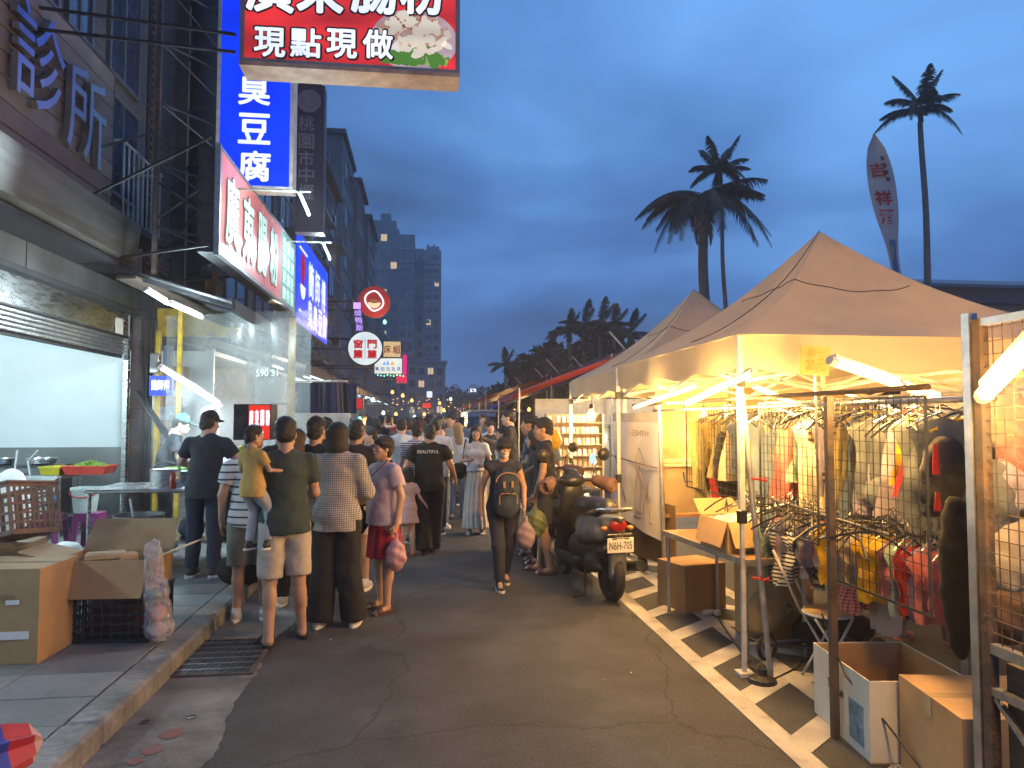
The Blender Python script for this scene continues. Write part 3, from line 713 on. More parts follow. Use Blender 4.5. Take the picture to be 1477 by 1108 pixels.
# kerb stones and pavement slabs
pav = MB(); pav.bx(-9.2,-1.84,-1,12.0,-.02,.105); pav.bx(-4.9,-1.84,12.0,45,-.02,.105); pv = struct(pav,'pavement', M['joint'])
kb = MB(); kb.box((0,0,0),(.20,.985,.15),bev=.02); kme = mesh_from('kerb_stone',kb.V,kb.F,M['kerb_stone'])
y=.5; i=0
while y < 30:
    o = newobj('kerb_stone', kme, pv); o.location = (-1.745,y,.052+rnd.uniform(-.004,.004)); o.rotation_euler=(rnd.uniform(-.003,.003),rnd.uniform(-.01,.01),rnd.uniform(-.006,.006)); y += 1.0
sl = [];
for s in range(3):
    q = MB(); q.box((0,0,0),(.592,.392,.03),bev=.004); me = mesh_from('slab',q.V,q.F,M['slab']); sl.append(me)
mat('slab_pale',(0.235,0.24,0.24),.7,var=.2,scale=3,bump=.25,bscale=60,dirt=(0.14,0.145,0.145),dscale=1.7); mat('slab_dark',(0.155,0.16,0.165),.72,var=.2,scale=3,bump=.25,bscale=60,dirt=(0.1,0.1,0.1),dscale=1.7)
sl[1].materials[0]=M['slab_pale']; sl[2].materials[0]=M['slab_dark']
for j in range(0,34):
    for i in range(5):
        o = newobj('slab', sl[rnd.choice((0,0,1,2))], pv); o.location = (-2.145-.598*i+(0.0), 2.2+.398*j, .105+rnd.uniform(-.002,.002)); o.rotation_euler=(rnd.uniform(-.002,.002),rnd.uniform(-.003,.003),0)
sheet('pavement_floor', -4.9,-1.92,15.8,45,.118, M['concrete'])
# drain grate
g = thing('drain_grate','dark metal drain grate set in the gutter beside the kerb','grate',(-1.37,5.75,.006))
q = MB(); q.bx(-1.70,-1.13,4.98,5.74,.004,.0085); q.build('pit',M['black_plastic'],g)
q = MB(); q.bx(-1.71,-1.68,4.97,5.75,.004,.016); q.bx(-1.15,-1.12,4.97,5.75,.004,.016); q.bx(-1.68,-1.15,4.97,4.995,.004,.016); q.bx(-1.68,-1.15,5.725,5.75,.004,.016); q.build('frame',M['rusty'],g)
for k in range(13):
    q=MB(); q.bx(-1.68+.041*k,-1.66+.041*k,4.995,5.725,.006,.014); q.build('bar',M['dark_steel'],g)
for k in range(6):
    q=MB(); q.bx(-1.68,-1.15,5.08+.115*k,5.09+.115*k,.010,.0165); q.build('cross_bar',M['galv'],g)
# painted hatching along the stalls
q = MB(); q.bx(1.83,1.96,2.6,60,.002,.004); q.bx(2.34,2.48,2.6,14,.002,.004)
mk = struct(q,'road_line',M['road_paint'])
bar = MB(); bar.prism([(0,0,0),(.38,.30,0),(.38,.50,0),(0,.20,0)],(0,0,.003)); bme = mesh_from('marking_bar',bar.V,bar.F,M['road_paint'])
bar2 = MB(); bar2.prism([(0,.30,0),(.42,0,0),(.42,.20,0),(0,.50,0)],(0,0,.003)); bme2 = mesh_from('marking_bar',bar2.V,bar2.F,M['road_paint'])
for k in range(20):
    o = newobj('marking_bar', bme, mk); o.location=(1.96,2.86+.62*k,.002); o = newobj('marking_bar', bme2, mk); o.location=(2.48,2.86+.62*k,.002)
q = MB(); q.bx(2.9,3.02,2.6,14,.002,.004); newobj('marking_bar', mesh_from('marking_bar',q.V,q.F,M['road_paint']), mk)
# worn paint scraps and litter
q = MB()
for k in range(16):
    x,y = (rnd.uniform(-1.6,1.8), rnd.uniform(3.4,11)); r=rnd.uniform(.003,.009); a0=rnd.uniform(0,6)
    q.add([(x+r*math.cos(a0+t)*rnd.uniform(.6,1.3), y+r*math.sin(a0+t)*rnd.uniform(.6,1.3), .007) for t in (0,1.2,2.5,3.8,5)],[[0,1,2,3,4]])
q.single('litter', M['paper'], 'tiny pale scraps of litter scattered over the road','litter',kind='stuff')

# ------------------------------------------------------------ lamps
WARM=(1.0,0.54,0.15); COOL=(0.74,0.94,1.0)
glow('tube_warm',(1,.62,.2),8); glow('tube_warm_soft',(1,.62,.2),3); glow('tube_cool',(.72,.95,1),5); glow('tube_cool_far',(.6,.92,1),2.2); glow('bulb_glow',(1,.58,.17),5); glow('bulb_far',(1,.50,.13),2.2); glow('led_green',(.25,1,.7),2.5)
glow('led_white',(.9,.95,1),1.6); glow('led_pink',(1,.08,.45),1.5); glow('led_purple',(.5,.30,1),1.1); glow('led_blue',(.1,.2,1),4)
def point(name, p, w, col, r=.05):
    d = bpy.data.lights.new(name,'POINT'); d.energy=w; d.color=col; d.shadow_soft_size=r; o=bpy.data.objects.new(name,d); COL.objects.link(o); o.location=p; return o
def area(name, p, w, col, sx, sy, rot=(0,0,0)):
    d = bpy.data.lights.new(name,'AREA'); d.energy=w; d.color=col; d.shape='RECTANGLE'; d.size=sx; d.size_y=sy; o=bpy.data.objects.new(name,d); COL.objects.link(o); o.location=p; o.rotation_euler=rot; return o
def tube_lamp(a, b, label, m='tube_cool', r=.016, watt=0, col=COOL, group=None, fixture=True):
    a=Vector(a); b=Vector(b); c=(a+b)/2; t = thing('tube_lamp',label,'tube lamp',c,0,group)
    q=MB(); q.tube([a,b],r,8); q.build('tube',M[m],t)
    if fixture:
        d=(b-a).normalized()*.035; q=MB(); up=Vector((0,0,r*1.35)); q.beam(a+up,b+up,r*1.3,r*.6); q.tube([a-d,a+d*.3],r*1.08,8); q.tube([b-d*.3,b+d],r*1.08,8); q.build('fixture',M['white_pole'],t)
    if watt:
        l=point('lamp_light', c-Vector((0,0,.06+r)), watt*1.25*(1.7 if col is WARM else 2.5), col, .12); l.parent=t; l.location=Vector((0,0,-.06-r))
    return t
def bulb(p, label, r=.045, m='bulb_glow', watt=0, drop=.25, group=None):
    p=Vector(p); t=thing('light_bulb',label,'light bulb',p,0,group)
    q=MB(); q.lathe(p,[(r*.15,-r),(r*.6,-r*.82),(r*.95,-r*.35),(r,0),(r*.9,r*.45),(r*.55,r*.95),(r*.36,r*1.4)],14); q.build('glass',M[m],t,smooth=True)
    q=MB(); q.lathe(p,[(r*.38,r*1.4),(r*.42,r*1.5),(r*.42,r*2.3),(r*.2,r*2.5)],10); q.tube([p+Vector((0,0,r*2.4)),p+Vector((0,0,drop))],.004,5); q.build('socket',M['black_plastic'],t)
    if watt: l=point('lamp_light',p,watt*1.8,(1,.56,.18),r*1.1); l.parent=t; l.location=(0,0,-r*1.3)
    return t

# ------------------------------------------------------------ left side: clinic building
mat('tile_wall',(0.11,0.10,0.10),.55,var=.2,dirt=(.04,.038,.037),dscale=1.2); mat('siding',(0.17,0.14,0.12),.6,var=.12,scale=2,bump=.06,dirt=(.11,.09,.08),dscale=1.3)
mat('brick_dark',(0.06,0.032,0.030),.6,var=.3,scale=3); mat('mortar',(0.035,0.033,0.035),.95)
mat('fascia_metal',(0.30,0.29,0.28),.33,.75,var=.12,scale=1.5,dirt=(.17,.15,.13),dscale=1.2,stretch=(1,.4,3)); mat('wall_white',(0.62,0.70,0.72),.45,var=.04,scale=1.3)
mat('old_concrete',(0.10,0.10,0.105),.9,var=.3,scale=1.2,bump=.2,dirt=(.05,.05,.055),dscale=.6); mat('tile_grey',(0.14,0.15,0.16),.7,var=.2,dirt=(.08,.085,.09),dscale=.5)
mat('pane_sky_reflect',(0.04,0.06,0.12),.08,var=.4,scale=.9,spec=.9); mat('frame_alu',(0.16,0.16,0.17),.4,.6)  # the sky's blue reflection is put into the pane colour
SH=[]
cb = thing('clinic_building','dark tiled clinic building with board siding and a row of upper windows','building',(-6.9,6,0))
q=MB(); q.bx(-9.2,-4.62,-2,11.55,3.95,12.5); q.bx(-9.35,-9.2,-2,11.3,.1,3.95); q.build('wall',M['tile_wall'],cb)
q=MB(); q.bx(-4.62,-4.30,-2,9.6,4.15,6.5); q.build('sign_band',M['mortar'],cb)
for k in range(8):
    q=MB(); q.bx(-4.30,-4.215,-2,9.36,4.42+.245*k,4.42+.245*k+.232,bev=.006); q.build('board',M['siding'],cb)
# curved metal fascia below the boards and dark soffits under it
def curve_band(u,w,x0=-3.98,z0=4.40,z1=3.82): return (x0-.06*math.sin(w*1.4)+(-.16 if w>.95 else 0), -1+10.75*u, z0+(z1-z0)*w)
q=MB(); q.surf(lambda u,w:curve_band(u,w),12,8); f=q.build('fascia',M['fascia_metal'],cb,smooth=True); md=f.modifiers.new('s','SOLIDIFY'); md.thickness=.02
q=MB(); q.bx(-4.9,-4.06,-2,9.75,3.74,3.80); q.build('soffit',M['dark_steel'],cb)
mat('shutter_box_metal',(0.20,0.20,0.20),.4,.7,var=.1,scale=2,dirt=(.12,.11,.10))
for (y0,y1) in ((-1,3.9),(3.92,8.0),(8.02,11.2)):
    q=MB(); q.bx(-4.66,-4.55,y0,y1,3.40,3.735); q.build('upper_panel',M['shutter_box_metal'],cb)
q=MB(); q.bx(-4.62,-4.46,-1,11.2,3.33,3.40); q.build('rail',M['dark_steel'],cb)
for (y0,y1) in ((-1,4.4),(4.42,6.6),(6.62,8.7),(8.72,11.05)):
    q=MB(); q.bx(-4.68,-4.62,y0,y1,2.98,3.33); q.build('steel_panel',M['steel'],cb)
sb=MB(); sb.bx(-4.70,-4.60,-1,11.05,2.955,2.98); sb.build('lintel',M['dark_steel'],cb)
for k in range(5):
    q=MB(); q.box((-4.655,5.02,2.93-.055*k),(.03,12.05,.05),bev=.012); q.build('shutter_slat',M['galv'],cb)
q=MB(); q.bx(-4.74,-4.70,-1,11.05,2.64,2.955); q.build('shutter_back',M['dark_steel'],cb)
q=MB(); q.bx(-4.665,-4.60,11.02,11.10,.12,2.96); q.build('shutter_track',M['steel'],cb)
# interior of the open shop
q=MB(); q.bx(-9.2,-4.70,11.20,11.32,1.25,3.5); q.build('side_wall',M['wall_white'],cb)
mat('wainscot',(0.19,0.20,0.20),.38,.55,var=.12,scale=1.4); q=MB(); q.bx(-9.2,-4.70,11.185,11.32,.1,1.25); q.build('wainscot',M['wainscot'],cb)
q=MB(); q.bx(-9.2,-4.66,-1,11.2,3.44,3.5); q.build('shop_ceiling',M['wall_white'],cb)
q=MB(); q.bx(-9.2,-4.62,-1.1,-1.0,.1,3.5); q.build('inner_wall',M['wall_white'],cb)
q=MB(); q.bx(-9.2,-8.8,-1,11.18,.1,3.44); q.build('back_wall',M['wall_white'],cb)
sheet('shop_floor',-9.2,-5.2,-1,11.18,.118,M['concrete'])
for k in range(3):
    tube_lamp((-6.6,2.5+2.9*k,3.36),(-6.6,3.7+2.9*k,3.36),'ceiling tube lamp inside the white walled open shop, one of three in a line','tube_cool',.018,55,COOL,'tubes in the open shop')
# upper windows of the clinic
for (y0,y1,z0,z1) in ((4.4,5.7,6.75,8.6),(5.9,7.2,6.75,8.6),(7.4,8.6,6.75,8.6),(8.8,9.5,6.75,8.6),(10.0,11.1,5.0,6.5),(10.0,11.1,6.75,8.6),(4.4,7.2,9.4,11.2),(7.4,9.5,9.4,11.2),(10.0,11.1,9.4,11.2)):
    w=MB(); x=-4.58; w.bx(x-.04,x+.03,y0,y1,z0,z0+.06); w.bx(x-.04,x+.03,y0,y1,z1-.06,z1); w.bx(x-.04,x+.03,y0,y0+.06,z0+.06,z1-.06); w.bx(x-.04,x+.03,y1-.06,y1,z0+.06,z1-.06); w.bx(x-.03,x+.02,(y0+y1)/2-.03,(y0+y1)/2+.03,z0+.06,z1-.06)
    wo=w.build('window',M['frame_alu'],cb); q=MB(); q.bx(x-.02,x-.005,y0+.06,y1-.06,z0+.06,z1-.06); q.build('pane',M['pane_sky_reflect'],wo)
# glazed tile courses beside the windows
tl=MB()
for a in range(7):
    for c in range(15): tl.bx(-4.62,-4.605,9.62+.052*a,9.665+.052*a,6.6+.13*c,6.72+.13*c)
    for c in range(8): tl.bx(-4.62,-4.605,9.62+.052*a,9.665+.052*a,3.98+.13*c,4.10+.13*c)
tl.build('wall_tiles',M['tile_grey'],cb)['kind']='stuff'
# balcony rail
br=thing('balcony_railing','pale metal bar railing below the blue window beside the clinic sign','railing',(-4.3,10.5,4.7))
for k in range(9):
    q=MB(); q.tube([(-4.22,9.75+.17*k,4.55),(-4.22,9.75+.17*k,5.60)],.014,6); q.build('baluster',M['white_pole'],br)
q=MB(); q.tube([(-4.22,9.7,5.6),(-4.22,11.2,5.6)],.02,6); q.tube([(-4.22,9.7,4.55),(-4.22,11.2,4.55)],.02,6); q.tube([(-4.6,9.7,5.6),(-4.22,9.7,5.6)],.02,6); q.tube([(-4.6,11.2,5.6),(-4.22,11.2,5.6)],.02,6); q.build('rail',M['white_pole'],br)
q=MB(); q.bx(-4.62,-4.15,9.65,11.25,4.42,4.52); q.build('ledge',M['old_concrete'],br)
# metal letters of the clinic
mat('chrome',(0.48,0.45,0.42),.33,1.0,var=.05)
for (ch,y,z) in (('診',7.35,5.55),('所',8.42,5.40)):
    q=MB(); put_text(q,ch,(-4.20,y,z),(0,1,0),(0,0,1),1.0,1.12,.02,.02,.07)
    q.single('sign_letter',M['chrome'],{'診':'polished metal character 診 at the top left corner of the board siding','所':'polished metal character 所 on the brown board siding'}[ch],'letter','metal characters on the clinic siding')
# pillar between the shops
pl=thing('shop_pillar','narrow dark tiled pillar with conduits between the open shop and the food stall','pillar',(-4.5,11.45,.1))
q=MB(); q.bx(-4.68,-4.35,11.34,11.70,.1,3.9); q.build('core',M['mortar'],pl)
for k in range(44):
    q=MB(); z=.13+.072*k; 
    q.bx(-4.66,-4.36,11.325,11.34,z,z+.062); q.bx(-4.35,-4.335,11.36,11.52,z,z+.062); q.bx(-4.35,-4.335,11.53,11.69,z,z+.062); q.build('tile',M['brick_dark'],pl)
q=MB(); q.tube([(-4.30,11.30,.15),(-4.30,11.30,3.3)],.03,8); q.build('pipe',M['galv'],pl,smooth=True)
q=MB(); q.tube([(-4.40,11.28,.15),(-4.41,11.28,2.4),(-4.36,11.28,3.4)],.016,6); q.tube([(-4.46,11.29,.3),(-4.45,11.29,2.2),(-4.5,11.29,3.3)],.012,6); q.build('cable',M['black_plastic'],pl,smooth=True)
q=MB(); q.bx(-4.33,-4.20,11.16,11.28,2.42,2.74,bev=.01); q.build('meter_box',M['galv'],pl)
q=MB(); q.bx(-4.14,-4.02,11.18,11.30,2.5,2.86,bev=.01); q.build('switch_box',mat('box_blue',(0.15,0.18,0.24),.5),pl)
y=MB(); y.bx(-4.26,-4.20,11.9,12.0,.12,3.1); y.single('steel_post',mat('yellow_paint',(0.62,0.44,0.03),.45,var=.1,dirt=(.3,.2,.05),dscale=5),'yellow painted steel post beside the tiled pillar','post')
y=MB(); y.bx(-3.70,-3.64,11.2,11.26,.12,3.35); y.single('steel_post',M['yellow_paint'],'thin yellow post standing behind the cook','post')
y=MB(); y.bx(-4.5,-3.1,12.2,12.3,3.05,3.5); y.single('yellow_beam',M['yellow_paint'],'yellow beam under the awning behind the plastic sheet','beam')
q=MB(); q.tube([(-4.2,11.1,2.05),(-2.9,9.4,.95)],.022,8); q.beam((-4.22,11.12,2.1),(-3.3,10.1,1.3),.05,.03); q.single('awning_strut',M['dark_steel'],'dark diagonal strut running down behind the cook','strut')
# notice stickers by the pillar
q=MB(); q.bx(-4.61,-4.60,10.55,10.82,2.98,3.22); q.single('notice',M['paper'],'small white notice on the steel panel by the pillar','notice')

# ------------------------------------------------------------ upper facade between the clinic and the signs
bd = thing('brick_building','narrow dark brick building behind the steel sign brackets','building',(-6.6,13.2,0))
q=MB(); q.bx(-9.2,-4.66,11.72,16,3.2,13.5); q.bx(-9.2,-8.9,11.72,16,.1,3.2); q.build('wall',M['mortar'],bd)
cnt=0
bkm=mesh_from('brick',*(lambda b:(b.V,b.F))(MB().box((0,0,0),(.03,.20,.062),bev=.005)),M['brick_dark'])
for r in range(38):
    for c in range(5):
        o=newobj('brick',bkm,bd); o.location=Vector((-4.652,11.86+.212*c+(.1 if r%2 else 0),4.3+.074*r))-Vector(bd.location)
bk2=MB()
for r in range(85):
    for c in range(5): bk2.box((-4.652,11.86+.212*c+(.1 if r%2 else 0),7.112+.074*r),(.03,.2,.062))
bk2.build('upper_bricks',M['brick_dark'],bd)['kind']='stuff'
q=MB(); q.bx(-4.66,-4.45,13.05,13.3,3.2,13.4); q.build('column',M['old_concrete'],bd)
for z in (4.3,6.2,8.4,10.6):
    w=MB(); w.bx(-4.66,-4.60,13.45,15.6,z,z+.06); w.bx(-4.66,-4.60,13.45,15.6,z+1.5,z+1.56); w.bx(-4.66,-4.60,13.45,13.51,z+.06,z+1.5); w.bx(-4.66,-4.60,15.54,15.6,z+.06,z+1.5); w.bx(-4.66,-4.60,14.5,14.56,z+.06,z+1.5); wo=w.build('window',M['frame_alu'],bd)
    q=MB(); q.bx(-4.655,-4.64,13.51,15.54,z+.06,z+1.5); q.build('pane',M['glass_dark'],wo)
# ragged hanging plaster / cables
du=thing('ventilation_duct','fat dark vertical duct climbing the brick building behind the signs','duct',(-3.9,12.4,3.6))
q=MB(); q.tube([(-3.9,12.4,3.75),(-3.9,12.4,13)],.30,20); q.build('pipe',mat('duct_dark',(0.035,0.04,0.055),.55,.4,var=.2,scale=3),du,smooth=True)
for k in range(9):
    q=MB(); q.lathe((-3.9,12.4,4.1+1.0*k),[(.31,0),(.325,.01),(.325,.04),(.31,.05)],20); q.build('collar',M['dark_steel'],du)
q=MB(); q.lathe((-3.55,11.6,3.95),[(.05,-.12),(.28,-.1),(.33,0),(.28,.1),(.05,.12)],18,R=Matrix.Rotation(math.pi/2,3,'Y')); q.build('blower',M['dark_steel'],du,smooth=True)

# steel frame carrying the signs
fr=thing('steel_lattice','dark steel lattice holding the hanging signs over the pavement','steel frame',(-3.4,10.6,3.5))
for (x,y) in ((-3.62,10.0),(-3.05,10.75),(-3.4,12.0)):
    q=MB(); q.bx(x-.03,x+.03,y-.03,y+.03,3.6,12.5); q.build('upright',M['rusty'],fr)
for k in range(9):
    q=MB(); z=4.3+.85*k; q.tube([(-3.62,10.0,z),(-3.05,10.75,z)],.016,6); q.tube([(-3.62,10.0,z),(-3.4,12.0,z+.1)],.013,6); q.build('rung',M['dark_steel'],fr)
for a,c in (((-4.6,8.2,6.25),(-2.1,8.0,5.95)),((-4.6,8.1,5.95),(-2.1,8.0,5.75)),((-4.6,9.3,4.2),(-2.55,8.7,5.05)),((-4.6,10.5,3.9),(-2.55,8.7,3.75)),((-4.6,12.2,3.9),(-2.55,10.5,3.75)),((-4.6,9.3,4.9),(-3.6,10,5.6)),((-3.6,10,4.4),(-2.55,9.4,4.9)),((-3.6,10,4.9),(-2.55,9.4,4.1)),((-4.6,12.0,3.9),(-3.05,10.7,5.0))):
    q=MB(); q.beam(a,c,.030,.030); q.build('brace',M['dark_steel'],fr)

# ------------------------------------------------------------ signs
mat('sign_alu',(0.34,0.31,0.30),.45,.5,var=.15,dirt=(.2,.17,.15),dscale=3); mat('sign_beige',(0.50,0.38,0.30),.6,var=.15,dirt=(.3,.2,.15),dscale=2)
lightbox('face_red',(0.80,0.03,0.03),.50,(1,0,2.4),.55); lightbox('face_blue',(0.0,0.030,0.82),.80,(1.5,0,1.1),.35); lightbox('letter_white',(0.80,0.88,1.0),.72,(1,1,2),.2); lightbox('letter_yellowish',(0.85,0.92,0.85),1.0,(9,1,.5),.2)
lightbox('face_pale',(0.70,0.80,0.80),.55,(2,2,2),.15); glow('print_black',(0.02,0.012,0.02),.6); glow('print_red',(0.6,0.01,0.02),.55)
# overhead red sign
Y0=8.0; a=PY(345,103,Y0); c=PY(663,113,Y0); xl,xr,zb=a.x,c.x,5.63; zt=zb+1.75
rs=thing('hanging_sign','lit red box sign 廣東腸粉 現點現做 with a noodle bowl, hung over the street','sign',((xl+xr)/2,Y0,zb))
q=MB(); q.bx(xl+.04,xr-.04,Y0+.02,Y0+.30,zb+.04,zt); q.build('body',M['sign_alu'],rs)
q=MB(); q.bx(xl,xr,Y0-.03,Y0+.34,zb-.03,zb+.02); q.build('bottom_tray',M['sign_beige'],rs)
q=MB(); q.bx(xl,xl+.05,Y0-.02,Y0+.33,zb+.02,zt); q.bx(xr-.05,xr,Y0-.02,Y0+.33,zb+.02,zt); q.bx(xl+.05,xr-.05,Y0-.02,Y0+.33,zt,zt+.05); q.bx(xl+.05,xr-.05,Y0-.02,Y0+.02,zb+.02,zb+.06); q.build('frame',M['sign_alu'],rs)
q=MB(); q.bx(xl+.05,xr-.05,Y0+.0,Y0+.018,zb+.06,zt); q.build('face',M['face_red'],rs)
def rsrow(s,xs,pyc,w,h):
    for ch,px in zip(s,xs):
        p=PY(px,pyc+(px-450)*.02,Y0-.01); o_=MB(); put_text(o_,ch,(p.x,Y0-.004,p.z),(1,0,0),(0,0,1),w+.045,h+.045,.105); o_.build('outline',M['print_black'],rs)
        i_=MB(); put_text(i_,ch,(p.x,Y0-.010,p.z),(1,0,0),(0,0,1),w,h,.052); i_.build('character',M['letter_white'],rs)
rsrow('現點現做',(389,441,493,545),62,.34,.34); rsrow('廣東腸粉',(390,462,540,610),-22,.52,.66)
# the printed bowl: shallow relief of noodles, egg, shrimp and greens
bc=PY(598,52,Y0); q=MB(); R_=.50
q.add([(bc.x+.49*math.cos(t), Y0-.003, bc.z-.05+.36*math.sin(t)) for t in [k*math.pi/20 for k in range(40)]],[list(range(40))]); q.build('bowl_print',lightbox('bowl_rim',(.62,.45,.5),.35,(3,3,3)),rs)
def blobs(nm,m,n,cx,cz,rx,rz,sz,seed,el=1.0):
    r=random.Random(seed); q=MB()
    for k in range(n):
        while True:
            u,v=r.uniform(-1,1),r.uniform(-1,1)
            if u*u+v*v<1: break
        x,z=cx+u*rx,cz+v*rz; s_=sz*r.uniform(.6,1.3); a0=r.uniform(0,3.14); e_=el*r.uniform(.8,1.2)
        if x>xr-.07-s_: x=xr-.07-s_
        P=[]
        for t in range(9):
            a=t*.698; X=s_*e_*math.cos(a)*r.uniform(.8,1.1); Z=s_*math.sin(a)*r.uniform(.8,1.1); P.append((x+X*math.cos(a0)-Z*math.sin(a0),Y0-.0045-.00003*k,z+X*math.sin(a0)+Z*math.cos(a0)))
        q.add(P,[list(range(9))])
    q.build(nm,m,rs)
blobs('noodle_print',lightbox('p_cream',(.95,.85,.70),0.41),70,bc.x,bc.z+.02,.40,.24,.045,1,1.6); blobs('noodle_shade',lightbox('p_tan',(.75,.45,.28),0.33),60,bc.x,bc.z+.05,.38,.20,.022,2,2.6)
blobs('greens_print',lightbox('p_green',(.12,.35,.03),0.33),34,bc.x+.02,bc.z-.27,.36,.07,.045,3,1.8); blobs('greens_light',lightbox('p_lime',(.45,.65,.15),0.33),22,bc.x+.1,bc.z-.27,.30,.06,.02,4,2)
blobs('meat_print',lightbox('p_brown',(.45,.10,.03),0.30),36,bc.x-.02,bc.z+.16,.24,.08,.02,5,2); blobs('egg_print',lightbox('p_white',(.95,.92,.85),0.44),10,bc.x-.12,bc.z-.12,.2,.05,.06,6,1.3); blobs('yolk_print',lightbox('p_orange',(.95,.42,.05),0.39),6,bc.x-.14,bc.z-.10,.12,.04,.03,7,1.2); blobs('rice_roll_print',lightbox('p_cream2',(.95,.9,.8),0.44),16,bc.x+.2,bc.z-.05,.16,.12,.03,8,2.5)
# the characters of the lower row are printed over the bowl: keep 做 in front
p=PY(545,64,Y0-.01); o_=MB(); put_text(o_,'做',(p.x,Y0-.0085,p.z),(1,0,0),(0,0,1),.385,.385,.105); o_.build('outline',M['print_black'],rs)

def vsign(x0,x1,Y,z0,z1,dep,face,frame,label,name='vertical_sign'):
    t=thing(name,label,'sign',((x0+x1)/2,Y,z0)); q=MB(); q.bx(x0+.05,x1-.05,Y+.02,Y+dep,z0+.05,z1); q.build('body',M[frame],t)
    q=MB(); q.bx(x0,x0+.05,Y-.01,Y+dep,z0,z1); q.bx(x1-.05,x1,Y-.01,Y+dep,z0,z1); q.bx(x0+.05,x1-.05,Y-.01,Y+dep,z0,z0+.05); q.bx(x0+.05,x1-.05,Y-.01,Y+dep,z1,z1+.05); q.build('frame',M[frame],t)
    q=MB(); q.bx(x0+.05,x1-.05,Y,Y+.02,z0+.05,z1); q.build('face',M[face],t); return t
Y0b=10.6; a=PY(310,275,Y0b); c=PY(422,275,Y0b)
bs=vsign(a.x,c.x,Y0b,5.04,9.4,.28,'face_blue','white_pole','tall lit blue vertical sign with white characters 臭豆腐')
for ch,py in (('臭',130),('豆',186),('腐',240)):
    p=PY(367,py,Y0b); q=MB(); put_text(q,ch,(p.x,Y0b-.006,p.z),(1,0,0),(0,0,1),.46,.46,.05); q.build('character',M['letter_white'],bs)
mat('sign_purple',(0.035,0.028,0.06),.5,var=.15,scale=2); mat('sign_dim_text',(0.14,0.13,0.20),.6)
Y0c=12.2; a=PY(428,122,Y0c); c=PY(467,122,Y0c)
ps=vsign(a.x,c.x+.02,Y0c,PY(440,335,Y0c).z,a.z,.25,'sign_purple','sign_purple','unlit dark purple vertical sign reading 桃園市中壢')
for ch,py in zip('桃園市中壢',(178,204,229,252,277)):
    p=PY(442,py,Y0c); q=MB(); put_text(q,ch,(p.x,Y0c-.005,p.z),(1,0,0),(0,0,1),.26,.26,.03); q.build('character',M['sign_dim_text'],ps)
p=PY(446,146,Y0c); q=MB(); q.lathe((p.x,Y0c-.004,p.z),[(.20,0),(.20,.006),(.17,.008)],24,R=Matrix.Rotation(math.pi/2,3,'X')); q.build('emblem',M['sign_dim_text'],ps)
# long red sign above the pavement
sg=thing('long_red_sign','long red sign board 廣東腸粉 with pale characters facing the street','sign',(-2.6,11.1,3.7))
q=MB(); q.bx(-2.75,-2.52,8.65,13.72,3.72,5.02); q.build('body',M['dark_steel'],sg)
mat('print_rose',(0.42,0.10,0.10),.3,var=.15,scale=1.2,dirt=(.50,.22,.20),dscale=.8,emit=(.85,.30,.27),es=.20); mat('print_mint',(0.45,0.62,0.56),.35,var=.1,emit=(.45,.75,.65),es=.35); mat('print_green',(0.10,0.20,0.17),.4,emit=(.2,.40,.34),es=.25)
q=MB(); q.bx(-2.52,-2.50,8.67,12.45,3.75,5.0); q.build('face',M['print_rose'],sg); q=MB(); q.bx(-2.52,-2.499,12.45,13.7,3.75,5.0); q.build('side_panel',M['print_green'],sg)
q=MB(); q.bx(-2.55,-2.485,8.62,8.67,3.68,5.06); q.bx(-2.55,-2.485,13.70,13.74,3.68,5.06); q.bx(-2.55,-2.485,8.67,13.70,5.0,5.04); q.bx(-2.55,-2.485,8.67,13.7,3.70,3.75); q.build('frame',M['galv'],sg)
for ch,yy in zip('廣東腸粉',(9.20,10.05,10.92,11.78)):
    q=MB(); put_text(q,ch,(-2.488,yy,4.36),(0,1,0),(0,0,1),.66,.96,.105); q.build('outline',M['print_black'] if False else mat('print_dark',(.08,.03,.035),.5),sg); q=MB(); put_text(q,ch,(-2.482,yy,4.36),(0,1,0),(0,0,1),.62,.92,.05); q.build('character',M['print_mint'],sg)
for r_ in range(4):
    for c_ in range(3):
        q=MB(); put_text(q,'粉腸東廣'[(r_+c_)%4],(-2.49,12.68+.37*c_,4.80-.29*r_),(0,1,0),(0,0,1),.30,.25,.05); q.build('character',M['print_mint'],sg)
# blue sign further on
s2=thing('long_blue_sign','long lit blue sign board 簡師傅 臭豆腐 with a red chilli and bowl mark','sign',(-2.6,16.1,3.6))
q=MB(); q.bx(-2.75,-2.52,13.9,18.4,3.58,5.45); q.build('body',M['dark_steel'],s2); q=MB(); q.bx(-2.52,-2.50,13.92,18.38,3.6,5.43); q.build('face',M['face_blue'],s2)
for ch,yy in zip('簡師傅',(15.65,16.6,17.55)):
    q=MB(); put_text(q,ch,(-2.49,yy,4.72),(0,1,0),(0,0,1),.72,.80,.05); q.build('character',M['letter_white'],s2)
for ch,yy in zip('臭臭豆腐',(15.55,16.3,17.05,17.8)):
    q=MB(); put_text(q,ch,(-2.49,yy,3.98),(0,1,0),(0,0,1),.58,.62,.05); q.build('character',M['letter_white'],s2)
q=MB(); q.add([(-2.49,14.6+.2*math.cos(t)*(1+.2*math.sin(t)),4.75+.36*math.sin(t)) for t in [k*.3142 for k in range(20)]],[list(range(20))]); q.build('chilli_mark',M['print_red'],s2)
q=MB(); q.add([(-2.488,14.6+.3*math.cos(t),4.42+.28*math.sin(t)) for t in [math.pi+k*math.pi/12 for k in range(13)]],[list(range(13))]); q.bx(-2.49,-2.485,14.15,15.1,5.12,5.16); q.bx(-2.49,-2.485,14.15,15.1,3.85,3.89); q.build('bowl_mark',M['letter_white'],s2)
